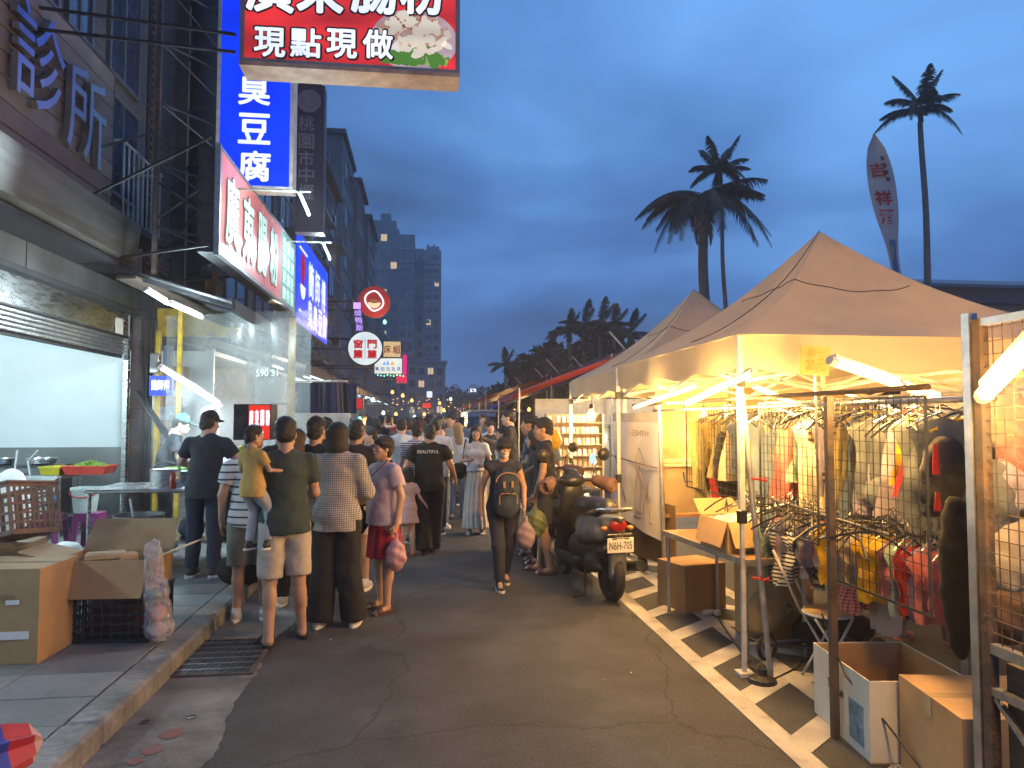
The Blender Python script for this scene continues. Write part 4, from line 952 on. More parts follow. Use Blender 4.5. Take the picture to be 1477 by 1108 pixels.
# lamps on arms over the signs
for (px,py,Yy,lab) in ((437,293,9.8,'bare white lamp on an arm above the long red sign'),(470,362,13.2,'small white lamp on an arm above the long blue sign')):
    p=PY(px,py,Yy); t=tube_lamp(p+Vector((-.03,-.10,.10)),p+Vector((.05,.12,-.10)),lab,'tube_cool_far',.022,22,COOL,None)
    q=MB(); q.tube([(-2.6,Yy,p.z+.16),(p.x+.1,Yy,p.z+.16)],.014,6); q.build('arm',M['white_pole'],t)
# interior small blue sign
q0=thing('small_blue_sign','small lit blue sign 簡師傅 between the yellow posts','sign',(-3.85,11.75,2.1))
a=PY(217,566,11.75); c=PY(246,545,11.75); q=MB(); q.bx(a.x-.02,c.x+.02,11.75,11.85,a.z-.05,c.z+.03); q.build('face',M['face_blue'],q0)
q=MB(); put_text(q,'簡師傅',((a.x+c.x)/2,11.744,(a.z+c.z)/2),(1,0,0),(0,0,1),(c.x-a.x)*.95,.17,.05); q.build('characters',M['letter_white'],q0)

for o in (s2,): o.location.y+=.32
sg.location.y+=.28
for o in (cb,br,pl,bd,du): o.location.y+=.7
for o in COL.objects:
    if o.name.startswith(('sign_letter','notice')): o.location.y+=.7
# round, square and neon signs down the street
def disc(p,r,th,m,parent,name,n=32,x=1.0): 
    q=MB(); q.lathe(p,[(r,-th/2),(r,th/2)],n,R=Matrix.Rotation(math.pi/2,3,'X')); return q.build(name,m,parent)
Yr=20; p=PY(527,503,Yr); t=thing('round_sign','round white lit sign 窗簾 門簾 with red characters','sign',(p.x,Yr,p.z-.46)); disc(p,.46,.16,M['face_pale'],t,'face'); 
q=MB(); q.tube([(p.x+.47*math.cos(a*math.pi/16),Yr-.02,p.z+.47*math.sin(a*math.pi/16)) for a in range(33)],.03,6,False); q.build('rim',M['dark_steel'],t)
for w_,dx in (('窗簾',-.19),('門簾',.19)):
    for k,ch in enumerate(w_):
        q=MB(); put_text(q,ch,(p.x+dx,Yr-.086,p.z+.12-.28*k),(1,0,0),(0,0,1),.26,.25,.08); q.build('character',M['print_red'],t)
q=MB(); q.box((p.x,Yr-.084,p.z-.03),(.008,.004,.56)); q.build('divider',M['print_black'],t); q=MB(); q.tube([(p.x-.4,Yr,p.z+.25),(-4.6,Yr+.2,p.z+.4)],.03,6); q.build('arm',M['dark_steel'],t)
Yr=24; p=PY(540,436,Yr); t=thing('round_sign','round red sign with a white outlined bowl mark on a lit edge','sign',(p.x,Yr,p.z-.52)); disc(p,.53,.14,mat('sign_red_dull',(.25,.02,.02),.5,emit=(.7,.04,.04),es=.13),t,'face')
q=MB(); P=[(p.x+.27*math.cos(a)*(1.0+.18*math.cos(2*a+1)),Yr-.09,p.z+.33*math.sin(a)+.03) for a in [k*math.pi/16 for k in range(33)]]; q.tube(P,.022,6,False); q.build('neon_outline',M['led_white'],t)
q=MB(); q.add([(p.x+.21*math.cos(a),Yr-.085,p.z-.02+.2*math.sin(a)) for a in [math.pi+k*math.pi/12 for k in range(13)]],[list(range(13))]); q.build('bowl',glow('p_peach',(.95,.55,.35),.9),t); q=MB(); q.sph((p.x,Yr-.085,p.z+.02),(.16,.02,.07)); q.build('food',glow('p_brownish',(.35,.14,.05),.6),t)
q=MB(); q.tube([(p.x-.5,Yr,p.z),(-4.6,Yr,p.z)],.035,6); q.tube([(p.x-.4,Yr,p.z-.3),(-4.6,Yr,p.z-.3)],.03,6); q.build('arm',M['dark_steel'],t)
def boxsign(px0,px1,py0,py1,Yy,face,label,txt=None,tm='print_red',name='box_sign',frame='dark_steel'):
    a=PY(px0,py1,Yy); c=PY(px1,py0,Yy); t=thing(name,label,'sign',((a.x+c.x)/2,Yy,a.z)); q=MB(); q.bx(a.x,c.x,Yy,Yy+.2,a.z,c.z); q.build('body',M[frame],t)
    q=MB(); q.bx(a.x+.03,c.x-.03,Yy-.012,Yy,a.z+.03,c.z-.03); q.build('face',M[face] if isinstance(face,str) else face,t)
    if txt:
        n=len(txt); hh=(c.z-a.z); ww=(c.x-a.x)
        for k,ch in enumerate(txt):
            q=MB()
            if ww>hh: put_text(q,ch,(a.x+ww*(k+.5)/n,Yy-.018,(a.z+c.z)/2),(1,0,0),(0,0,1),min(ww/n*.78,hh*.6),min(hh*.6,ww/n*.9),.035)
            else: put_text(q,ch,((a.x+c.x)/2,Yy-.018,c.z-hh*(k+.5)/n),(1,0,0),(0,0,1),ww*.6,hh/n*.75,.035)
            q.build('character',M[tm],t)
    q=MB(); q.tube([(a.x,Yy+.1,(a.z+c.z)/2),(-4.6,Yy+.1,(a.z+c.z)/2)],.03,6); q.build('arm',M['dark_steel'],t); return t
mat('beige_face',(.5,.38,.2),.6,emit=(.75,.58,.3),es=.42); glow('print_maroon',(.2,.02,.02),.6); glow('print_blue',(.06,.10,.3),.7)
boxsign(552,579,492,516,27,'beige_face','beige box sign with maroon characters 床組','床組','print_maroon')
ts=boxsign(539,581,516,540,26,'face_pale','white lit box sign 寶加加玩具 with small blue and orange peaks',None)
a=PY(539,540,26); c=PY(581,516,26)
q=MB(); 
for k,ch in enumerate('寶加加玩具'): put_text(q,ch,(a.x+(c.x-a.x)*(k+.6)/5.3,25.97,a.z+.2),(1,0,0),(0,0,1),.13,.14,.03)
q.build('characters',M['print_blue'],ts)
q=MB(); xm=(a.x+c.x)/2; q.add([(xm-.22,25.97,a.z+.34),(xm-.1,25.97,a.z+.34),(xm-.12,25.97,a.z+.48)],[[0,1,2]]); q.add([(xm-.08,25.97,a.z+.34),(xm+.05,25.97,a.z+.34),(xm-.03,25.97,a.z+.52)],[[0,1,2]]); q.build('blue_peaks',glow('p_blue2',(.15,.4,.8),.8),ts)
q=MB(); q.add([(xm+.07,25.97,a.z+.34),(xm+.24,25.97,a.z+.34),(xm+.14,25.97,a.z+.50)],[[0,1,2]]); q.build('orange_peak',glow('p_or2',(.9,.35,.15),.8),ts)
boxsign(580,588,511,553,33,glow('face_magenta',(.9,.02,.25),.6),'narrow vertical magenta lit sign above the far stalls')
boxsign(571,588,541,553,32,glow('face_red2',(.9,.02,.12),.55),'small red lit sign below the magenta one')
boxsign(615,624,564,574,60,glow('face_white2',(.8,.9,1),.7),'small square white lit sign at the end of the street')
boxsign(609,622,581,589,50,glow('face_red3',(.95,.05,.03),.6),'small red lit sign above the far crowd',None)
boxsign(513,524,574,591,22,glow('face_red4',(.85,.03,.03),.5),'narrow red lit sign under the awnings',None)
q=MB()
for k,ch in enumerate('一燒鴨飯'):
    p=PY(515+k*1.2,441+10.5*k,22); put_text(q,ch,p,(1,0,0),(0,0,1),.22,.20,.0)
q.single('neon_lettering',M['led_purple'],'purple neon characters in a column left of the round red sign','neon sign')
q=MB()
for k in range(9): p=PY(545+k*4.6,541+(k%3)*.8,25.5); q.sph(p,.022,8,5)
q.single('light_string',M['led_green'],'string of small coloured bulbs under the toy shop sign','light string')

# ------------------------------------------------------------ awnings and row of shops
mat('awning_grey',(0.15,0.15,0.16),.6,.2,var=.15,scale=3,dirt=(.09,.09,.1),dscale=2); mat('awning_dark',(0.045,0.05,0.065),.7,var=.2)
aw=thing('corrugated_awning','grey corrugated awning over the food stall under the long red sign','awning',(-3.6,12,3.3))
q=MB(); q.surf(lambda u,w:(-4.6+2.05*w, 9.9+4.3*u, 3.88-.62*w+.018*math.sin(u*4.3*2*math.pi/.12)),215,2); f=q.build('sheet',M['awning_grey'],aw,smooth=True)
q=MB(); q.bx(-2.58,-2.54,9.9,14.2,3.12,3.30); q.build('front_edge',M['dark_steel'],aw)
for yy in (9.9,11.3,12.7,14.1):
    q=MB(); q.beam((-4.6,yy,3.80),(-2.56,yy,3.20),.05,.06); q.build('rafter',M['dark_steel'],aw)
q=MB(); q.beam((-3.9,9.8,3.55),(-2.6,13.9,3.0),.30,.04); q.build('valance',M['dark_wood'],aw)
g_='tube lamps over the food stall'
a=PY(212,419,9.3); b_=PY(240,436,9.6); tube_lamp(a,b_,'short bright tube lamp under the awning edge, left of the pair','tube_cool',.030,16,COOL,g_)
a=PY(246,438,9.7); b_=PY(290,457,10.3); tube_lamp(a,b_,'short bright tube lamp under the awning edge, right of the pair','tube_cool',.030,16,COOL,g_)
a=PY(231,529,8.3); b_=PY(316,583,8.9); tube_lamp(a,b_,'long bright tube lamp hanging over the steaming food counter','tube_cool',.028,26,COOL,g_)
a=PY(292,592,9.6); b_=PY(315,585,9.0); tube_lamp(a,b_,'short tube lamp behind the steaming food counter','tube_cool',.02,0,COOL,g_)
q=MB(); p=PY(316,583,8.9); q.tube([p,(p.x,p.y,1.0)],.013,6); q.single('lamp_post',M['white_pole'],'thin white post holding the long tube lamp over the counter','post')
# back of the food stall bay: clear plastic sheet with phone number
mat('plastic_sheet',(0.42,0.46,0.47),.25,var=.2,scale=2,alpha=.42,bump=.3,bscale=3)
def sheetfn(u,w): return (-4.0+2.35*u, 11.6-.9*u+.05*math.sin(9*u+3*w)+.03*math.sin(23*u), 3.30-2.15*w)
q=MB(); q.surf(sheetfn,40,16); q.single('plastic_sheet',M['plastic_sheet'],'clear plastic sheet hanging as a windbreak behind the food stall','plastic sheet',smooth=True)
q=MB(); p=PY(385,538,10.9); put_text(q,'590 31',p,(1,-.35,0),(0,0,1),.36,.10,.02); q.single('phone_number',M['paper'],'white phone number on the clear plastic sheet','lettering')
fb=thing('shop_interior','grey walled shop bay behind the food stall','shop',(-6.5,14,.1))
q=MB(); q.bx(-9,-8.9,12.5,16,.1,3.2); q.bx(-9,-4.5,15.9,16,.1,3.2); q.build('wall',M['wall_white'],fb); q=MB(); q.bx(-9,-4.66,12.5,15.9,3.14,3.198); q.build('ceiling',M['old_concrete'],fb)
q=MB()
for k in range(4): q.bx(-8.8,-5.0,15.5,15.9,.8+.55*k,.84+.55*k)
q.build('shelf',M['galv'],fb)
r=random.Random(8); q=MB(); 
for k in range(4):
    x=-8.7
    while x<-5.2:
        w=r.uniform(.12,.35); q.bx(x,x+w,15.55,15.85,.842+.55*k,.842+.55*k+r.uniform(.15,.4)); x+=w+.03
q.build('goods',M['carton'],fb)
tube_lamp((-6.8,13,3.05),(-6.8,14.2,3.05),'ceiling tube lamp inside the bay behind the food stall','tube_cool',.018,30)
# yellow striped post at the end of the stall
q=MB(); p=PY(421,480,11.6); q.bx(p.x-.05,p.x+.05,11.6,11.7,.12,3.3); q.single('striped_post',M['yellow_paint'],'yellow post at the street end of the plastic sheet','post')
q=MB(); q.surf(lambda u,w:(-2.72+.62*u, 11.3+.06*math.sin(14*u+w), 3.25-2.3*w),20,6); q.single('rolled_plastic',M['plastic_sheet'],'hanging strip of clear plastic beside the yellow post','plastic sheet',smooth=True)
# white board beside it
q=MB(); a=PY(421,690,12.2); c=PY(504,596,12.2); q.bx(a.x,c.x,12.2,12.26,.6,c.z,bev=.01); wb=q.single('white_board',mat('board_white',(.55,.56,.56),.5,var=.05,dirt=(.4,.4,.4),dscale=2),'pale white board standing beside the queue','board')
# clothes and dark things hung in the next bay
mat('cloth_navy',(.02,.025,.08),.85,bump=.2,bscale=30); mat('cloth_dim',(.10,.10,.12),.85,bump=.2,bscale=30); mat('cloth_char',(.03,.03,.035),.85,bump=.2,bscale=30)
for k in range(9):
    a=PY(430+8*k,552,12.9+.25*(k%3)); q=MB(); w=.11; q.surf(lambda u,v:(a.x+w*(u-.5)*(1.0+.5*v)*1.5, a.y+.03*math.sin(9*u+k), a.z-.62*v),8,6)
    q.single('hanging_trousers',M[('cloth_navy','cloth_dim','cloth_char')[k%3]],('navy','dim grey','charcoal')[k%3]+' trousers hanging in the row behind the white board','clothing','clothes hanging behind the white board',smooth=True,solid=.02)
q=MB(); q.tube([PY(425,550,13),PY(502,550,13.3)],.015,6); q.single('clothes_rail',M['galv'],'rail holding dark trousers behind the white board','rail')
q=MB(); a=PY(480,590,15); q.surf(lambda u,v:(a.x+.48*u, 15+.04*math.sin(16*u), 2.42-.62*v),16,6); q.single('blue_curtain',M['cloth_navy'],'dark blue curtain hanging under the awnings','curtain',smooth=True,solid=.01)

# ---- the row of older buildings
def windows_on(parent, x, y0, y1, z0, z1, floors, bays, frame='frame_alu', inv=False, depth=.08, lit=()):
    fh=(z1-z0)/floors; bw=(y1-y0)/bays; n=0
    for f in range(floors):
        for c in range(bays):
            a0=y0+bw*c+bw*.14; a1=y0+bw*(c+1)-bw*.14; b0=z0+fh*f+fh*.28; b1=z0+fh*(f+1)-fh*.14
            w=MB(); w.bx(x,x+depth,a0,a1,b0,b0+.06); w.bx(x,x+depth,a0,a1,b1-.06,b1); w.bx(x,x+depth,a0,a0+.06,b0+.06,b1-.06); w.bx(x,x+depth,a1-.06,a1,b0+.06,b1-.06); w.bx(x,x+depth*.7,(a0+a1)/2-.03,(a0+a1)/2+.03,b0+.06,b1-.06)
            wo=w.build('window',M[frame],parent); q=MB(); q.bx(x+.005,x+.03,a0+.06,a1-.06,b0+.06,b1-.06); q.build('pane',M['win_lit'] if n in lit else M['glass_dark'],wo); n+=1
def windows_y(parent, y, x0, x1, z0, z1, floors, bays, lit=(), sc=(.2,.3,.2), frame='frame_alu'):
    """windows on a wall that faces the camera"""
    fh=(z1-z0)/floors; bw=(x1-x0)/bays; n=0
    for f in range(floors):
        for c in range(bays):
            a0=x0+bw*c+bw*sc[0]; a1=x0+bw*(c+1)-bw*sc[0]; b0=z0+fh*f+fh*sc[1]; b1=z0+fh*(f+1)-fh*sc[2]; e=min(.08,.1*(a1-a0))
            w=MB(); w.bx(a0,a1,y-.10,y,b0-.08,b0); w.bx(a0,a1,y-.06,y,b1,b1+.06); w.bx(a0-e,a0,y-.06,y,b0,b1); w.bx(a1,a1+e,y-.06,y,b0,b1); w.bx((a0+a1)/2-.03,(a0+a1)/2+.03,y-.05,y-.02,b0,b1)
            wo=w.build('window',M[frame],parent); q=MB(); q.bx(a0,a1,y-.03,y-.01,b0,b1); q.build('pane',M['win_lit'] if n in lit else M['glass_dark'],wo); n+=1
glow('win_lit',(1,.75,.45),.5)
def ac_unit(p, label, d=(.35,.8,.55)):
    t=thing('air_conditioner',label,'air conditioner',p,0,'air conditioners on the old facades'); x,y,z=p; q=MB(); q.box((x,y,z+d[2]/2),d,bev=.02); q.build('casing',M['frame_alu'],t)
    q=MB(); q.lathe((x,y-d[1]/2-.005,z+d[2]/2),[(.2,0),(.2,.02),(.05,.02)],16,R=Matrix.Rotation(math.pi/2,3,'X')); q.build('fan_grille',M['black_plastic'],t)
rb=thing('apartment_row','old grey walk-up apartment building with barred balconies, behind the purple sign','building',(-7,25,0))
q=MB(); q.bx(-11,-4.62,16.05,37.6,3.3,13.0); q.build('wall',M['old_concrete'],rb); q=MB(); q.bx(-11,-4.3,16.0,37.7,13.0,13.25); q.build('roof_slab',M['old_concrete'],rb)
windows_on(rb,-4.62,16.5,37.2,3.6,12.8,3,7)
for f in range(3):
    for c in range(7):
        if (f*7+c)%2==0:
            y0=16.7+2.957*c; z0=3.9+3.07*f; q=MB(); q.bx(-4.6,-3.95,y0,y0+2.5,z0,z0+.1); 
            for k in range(9): q.bx(-3.98,-3.96,y0+.02+.3*k,y0+.05+.3*k,z0+.1,z0+1.0)
            q.bx(-4.0,-3.94,y0,y0+2.5,z0+1.0,z0+1.05); q.build('balcony',M['frame_alu'],rb)
rc2=thing('tall_apartment_block','tall dark apartment block with stepped facade further down the left side','building',(-9,52,0))
q=MB(); q.bx(-14,-5.2,45,52,0,19.6); q.bx(-14,-4.9,52,58,0,19.0); q.bx(-14,-4.6,58,66,0,18.0); q.build('wall',M['tile_grey'],rc2)
q=MB(); q.bx(-14,-5.0,44.8,52,19.6,19.9); q.bx(-14,-4.3,58,66.2,18.0,18.3); q.bx(-14,-4.6,52,58,19.0,19.25); q.build('roof_slab',M['old_concrete'],rc2)
windows_on(rc2,-5.2,45.4,51.8,2,19,6,2); windows_on(rc2,-4.9,52.2,57.8,2,18.6,6,2); windows_on(rc2,-4.6,58.3,65.8,2,17.8,6,2); windows_y(rc2,45,-11,-5.5,13,19,2,2)
rd=thing('apartment_block','grey apartment block at the far left end of the street','building',(-9,85,0))
q=MB(); q.bx(-16,-5.0,66.5,110,0,12.5); q.build('wall',M['old_concrete'],rd); windows_on(rd,-5.0,67,109,1,12,4,10)
r=random.Random(3)
for k in range(9):
    ac_unit((-4.35,17.5+2.3*k+r.uniform(-.4,.4),r.choice((4.3,5.2,7.6,8.3,10.6))),'grey air conditioner casing fixed to the old facade '+('above the purple sign','near the round sign','beside a balcony','under a window','between two balconies','above the awnings','near the roof slab','at the far corner','low on the wall')[k])
# shop fronts at street level along the row
mats_fr=['wall_white','beige_wall','wall_white','grey_wall','beige_wall']; mat('beige_wall',(.45,.38,.28),.7); mat('grey_wall',(.22,.23,.25),.7)
r=random.Random(12)
for k in range(9):
    y0=16.1+4.3*k; 
    t=thing('market_shop','lit shop front under its own awning, '+('first','second','third','fourth','fifth','sixth','seventh','eighth','last')[k]+' beyond the plastic sheet along the left side','shop',(-4.5,y0+2,.1))
    q=MB(); q.bx(-7.0,-6.9,y0,y0+4.2,.1,3.2); q.bx(-7,-4.64,y0,y0+.08,.1,3.2); q.build('wall',M[mats_fr[k%5]],t)
    q=MB(); q.bx(-6.9,-4.64,y0+.08,y0+4.2,3.1,3.2); q.build('ceiling',M['wall_white'],t)
    q=MB(); q.surf(lambda u,w:(-4.6+r.uniform(2.0,2.0)*w, y0+4.1*u, 3.45-.55*w),6,2); q.build('awning',M[('awning_grey','awning_dark')[k%2]],t,solid=.03)
    q=MB(); q.bx(-2.62,-2.59,y0+.1,y0+4.1,2.70,2.92); q.build('valance',M[('awning_dark','cloth_navy','dark_wood')[k%3]],t)
    q=MB()
    for j in range(3): q.bx(-6.85,-6.4,y0+.3,y0+4,.7+.6*j,.74+.6*j)
    q.build('shelf',M['galv'],t)
    q=MB()
    for j in range(3):
        y=y0+.4
        while y<y0+3.8: w=r.uniform(.15,.4); q.bx(-6.8,-6.45,y,y+w,.742+.6*j,.742+.6*j+r.uniform(.15,.42)); y+=w+.04
    q.build('goods',M[('carton','cloth_dim','yellow_paint')[k%3]],t)
    tube_lamp((-3.5,y0+.9,2.92),(-3.5,y0+2.1,2.92),'tube lamp under the awning of the left side shop front, number %s from the stall'%('one','two','three','four','five','six','seven','eight','nine')[k],'tube_cool_far' if k%3 else 'tube_cool',.02,34 if k<5 else 20,COOL if k%3 else (1,.85,.6))
    if k%2==0: tube_lamp((-2.9,y0+2.6,2.78),(-2.75,y0+3.8,2.74),'tube lamp slung at the awning front, '+('first','','second','','third','','fourth','','last')[k]+' along the row','tube_cool_far',.02)
for (px,py,Yy,m,lab) in ((555,465,23,'led_green','glaring green white floodlight beside the round red sign'),(634,582,45,'bulb_far','yellow white bulb over the right hand stalls far down'),(538,577,26,'tube_cool','bright white lamp under the left awnings'),(594,578,38,'bulb_far','yellow street bulb above the far crowd'),(651,606,24,'bulb_far','yellow bulb at the far stall on the right'),(650,576,42,'led_white','white floodlight on a pole at the street end'),(566,566,30,'bulb_far','yellow bulb under the toy shop sign'),(581,571,31,'bulb_far','small yellow bulb above the far shops'),(519,605,18,'led_green','greenish white lamp low under the left awnings'),(612,598,36,'bulb_far','small bulb amid the far crowd'),(571,598,28,'bulb_far','warm bulb over heads on the left'),(553,596,24,'tube_cool_far','cool lamp over heads on the left'),(626,605,40,'bulb_far','warm lamp in the middle of the far street'),(640,592,36,'bulb_far','warm lamp at the right edge of the far crowd'),(598,602,33,'tube_cool_far','cool lamp amid the far crowd')):
    p=PY(px,py,Yy); rr=.0016*Yy+.02
    bulb(p,lab,rr,m,45 if m!='led_green' else 40,.3,None)
# more far lamps, small, in rows
r=random.Random(21); q=MB()
for k in range(46):
    p=PY(r.uniform(545,665),r.uniform(575,612),r.uniform(45,110)); q.sph(p,.02+.00045*p.y,6,4)
q.single('far_lamps',M['bulb_far'],'scattered small warm lamps of the market far down the street','lamps',kind='stuff')
# ------------------------------------------------------------ towers and far background
mat('tower_grey',(0.30,0.31,0.34),.8,var=.1,scale=.2,dirt=(.22,.23,.25),dscale=.12); mat('tower_dark',(0.19,0.195,0.22),.8,var=.1,scale=.2)
t1=thing('residential_tower','left and wider of the two grey residential towers at the end of the street','building',(-7,156,0))
q=MB(); q.bx(-12.0,-5.5,152,170,0,42); q.bx(-5.5,-2.2,150,168,0,40.5); q.bx(-11.2,-6.2,153,165,42,44.2); q.bx(-9.6,-7.4,154,160,44.2,46); q.build('wall',M['tower_dark'],t1)
windows_y(t1,152,-11.9,-5.6,6,41.5,12,3,lit=(4,13,22,29,34)); windows_y(t1,150,-5.4,-2.3,4,40,13,2,sc=(.22,.3,.25))
q=MB()
for k in range(13): q.bx(-5.55,-2.15,149.7,150,4+2.77*k,4.25+2.77*k)
q.build('floor_band',M['tower_grey'],t1)
t2=thing('residential_tower','right and narrower of the two grey residential towers at the end of the street','building',(.6,152,0))
q=MB(); q.bx(-2.1,-.2,154,170,0,38.5); q.bx(-.2,3.4,150,168,0,37.3); q.bx(.2,3.0,152,160,37.3,38.6); q.build('wall',M['tower_grey'],t2)
windows_y(t2,150,-.1,3.3,4,37,12,2,sc=(.24,.3,.28),lit=(5,12,19)); windows_y(t2,154,-2.05,-.25,6,38,12,1,sc=(.28,.3,.28))
q=MB()
for k in range(12): q.bx(-.25,3.45,149.75,150,4+2.75*k,4.2+2.75*k)
q.build('floor_band',M['tower_dark'],t2)
for t_,xs,y_ in ((t1,(-9.9,-7.8,-5.8,-3.9),149.4),(t2,(.7,1.65,2.5),149.4)):
    q=MB(); r=random.Random(9)
    for x_ in xs:
        for f_ in range(12):
            if r.random()<.6: q.box((x_+r.uniform(-.1,.1),(151.4 if x_<-5.5 else 149.5),5.2+2.8*f_+r.uniform(-.2,.2)),(.75,.5,.6))
    for k in range(7): q.bx(xs[0]-.3+k*1.3,xs[0]+.1+k*1.3,153.5,154.5,38.2,39.4) if t_ is t2 and k<2 else None
    q.build('wall_units',M['frame_alu'],t_)['kind']='stuff'
pd=thing('low_building','low pale building with window bands at the foot of the towers','building',(1.5,120,0)); q=MB(); q.bx(-3,3.5,120,135,0,11); q.bx(-3.3,3.8,119.6,135,11,11.4); q.build('wall',M['tower_grey'],pd); windows_y(pd,120,-2.8,3.3,2,10.6,4,4,lit=(3,9,14))
for (px,w,h,lab) in ((657,26,580,'far pale building with a rounded roof left of the dark trees'),(684,26,580,'far pale building with a lit roof sign and rounded roof')):
    a=PY(px-w/2,600,330); c=PY(px+w/2,566,330); t=thing('far_building',lab,'building',((a.x+c.x)/2,330,0)); q=MB(); q.bx(a.x,c.x,330,345,0,c.z); q.sph(((a.x+c.x)/2,336,c.z),(abs(c.x-a.x)*.33,5,4.5),14,8); q.build('wall',M['tower_grey'],t); windows_y(t,330,a.x+.5,c.x-.5,6,c.z-1,4,4)
    if px==684: q=MB(); q.bx(a.x+1.5,a.x+5,329.7,330,c.z+.2,c.z+1.6); q.build('roof_sign',M['led_white'],t)
q=MB(); a=PY(660,604,200); q.bx(9,40,400,410,0,11); q.single('far_building',M['tower_dark'],'long low dark building on the horizon behind the trees','building')

# ------------------------------------------------------------ vegetation
mat('palm_leaf',(0.028,0.05,0.022),.6,var=.3,scale=2); mat('palm_leaf_dark',(0.02,0.035,0.02),.65,var=.3,scale=2); mat('palm_trunk',(0.16,0.145,0.125),.85,var=.2,scale=3,stretch=(1,1,3),bump=.4,bscale=12)
mat('leaf_mass',(0.028,0.042,0.018),.75,var=.4,scale=.6); mat('leaf_mass2',(0.045,0.055,0.018),.75,var=.35,scale=.6)
def frond_mesh(seed,L=2.4,droop=1.0,wid=.42,n=34,up=.7):
    r=random.Random(seed); q=MB(); pts=[]
    for k in range(13):
        t=k/12; pts.append(Vector((L*(t*math.cos(up*.9)*(1-.12*t*droop)),0,L*(t*math.sin(up)-droop*.75*t*t))))
    q.tube(pts,[.035*(1-.85*k/12) for k in range(13)],4)
    for k in range(n):
        t=.10+.9*k/n; i=min(11,int(t*12)); f=t*12-i; p=pts[i].lerp(pts[i+1],f); tg=(pts[i+1]-pts[i]).normalized()
        for s in (-1,1):
            l=wid*(math.sin(math.pi*min(1,t*.85+.12))**.7)*r.uniform(.8,1.15); d=(tg*.55+Vector((0,s*.8,-.35-.5*r.random()))).normalized(); e=p+d*l; m_=p+d*l*.5+Vector((0,0,.05*l)); e.z-=.22*l
            w_=tg*.03; q.add([p-w_,p+w_,m_+w_*1.1,e,m_-w_*1.1],[[0,1,2,3,4]])
    return q
def palm(p, H, R_, label, nf=15, trunk=(.24,.16), seed=0, crownshaft=True, lean=(0,0), skirt=0, kinds=None, group=None):
    t=thing('palm_tree',label,'palm tree',p,0,group); x,y,z=p; top=Vector((x+lean[0],y+lean[1],z+H)); r=random.Random(seed); q=MB()
    pts=[Vector((x,y,z)).lerp(top,k/14)+Vector((.05*math.sin(k*.9+seed),0,0)) for k in range(15)]; q.tube(pts,[trunk[0]+(trunk[1]-trunk[0])*k/14 for k in range(15)],12); q.build('trunk',M['palm_trunk'],t,smooth=True)
    for k in range(0,26):
        pass
    if crownshaft: q=MB(); q.tube([top-Vector((0,0,.0)),top+Vector((0,0,.5)),top+Vector((0,0,1.0))],[trunk[1]*1.05,trunk[1]*.95,trunk[1]*.4],10); q.build('crownshaft',M['palm_leaf'],t,smooth=True); top=top+Vector((0,0,.8))
    fm=[]
    for s in range(4):
        q=frond_mesh(seed*7+s,R_,[.6,.85,1.15,.3][s],R_*.20,46,[.55,.35,.15,1.15][s]); fm.append(mesh_from('frond',q.V,q.F,M['palm_leaf' if s%2 else 'palm_leaf_dark']))
    for k in range(nf):
        v=(kinds or (0,1,2,1,0,2,1,3))[k%(len(kinds) if kinds else 8)]; o=newobj('frond',fm[v],t); o.location=top-Vector(p)+Vector((0,0,r.uniform(-.15,.15))); o.rotation_euler=(r.uniform(-.15,.15),r.uniform(-.12,.12),2*math.pi*k*.382+r.uniform(-.2,.2)); s_=r.uniform(.85,1.08); o.scale=(s_,s_,s_)
    for k in range(skirt):
        q=MB(); a=r.uniform(0,6.28); b_=top+Vector((.2*math.cos(a),.2*math.sin(a),-.9-r.random()*1.1)); q.tube([b_,b_+Vector((.14*math.cos(a),.14*math.sin(a),-.3)),b_+Vector((.10*math.cos(a),.1*math.sin(a),-.75))],[.07,.09,.03],6); q.build('dead_sheath',M['palm_trunk'],t)
    return t
p=PY(1014,272,30); palm((p.x,30,0),p.z-1.2,3.5,'stout royal palm with a dense drooping crown rising behind the tents',27,(.27,.20),1,True,(.0,0),9,(0,1,2,1,2,0,1,2))
p=PY(1038,243,34); palm((p.x+.35,34,0),p.z-.9,2.1,'slender tall palm standing close against the stout palm',15,(.13,.09),2,True,(-.3,0),0,(3,0,1,3,0,2))
p=PY(1325,150,34); palm((p.x+.45,34,0),p.z-1.0,2.6,'tallest palm, thin and alone above the flag on the right',16,(.21,.13),5,True,(-.35,0),0,(0,3,1,0,0,2,3))
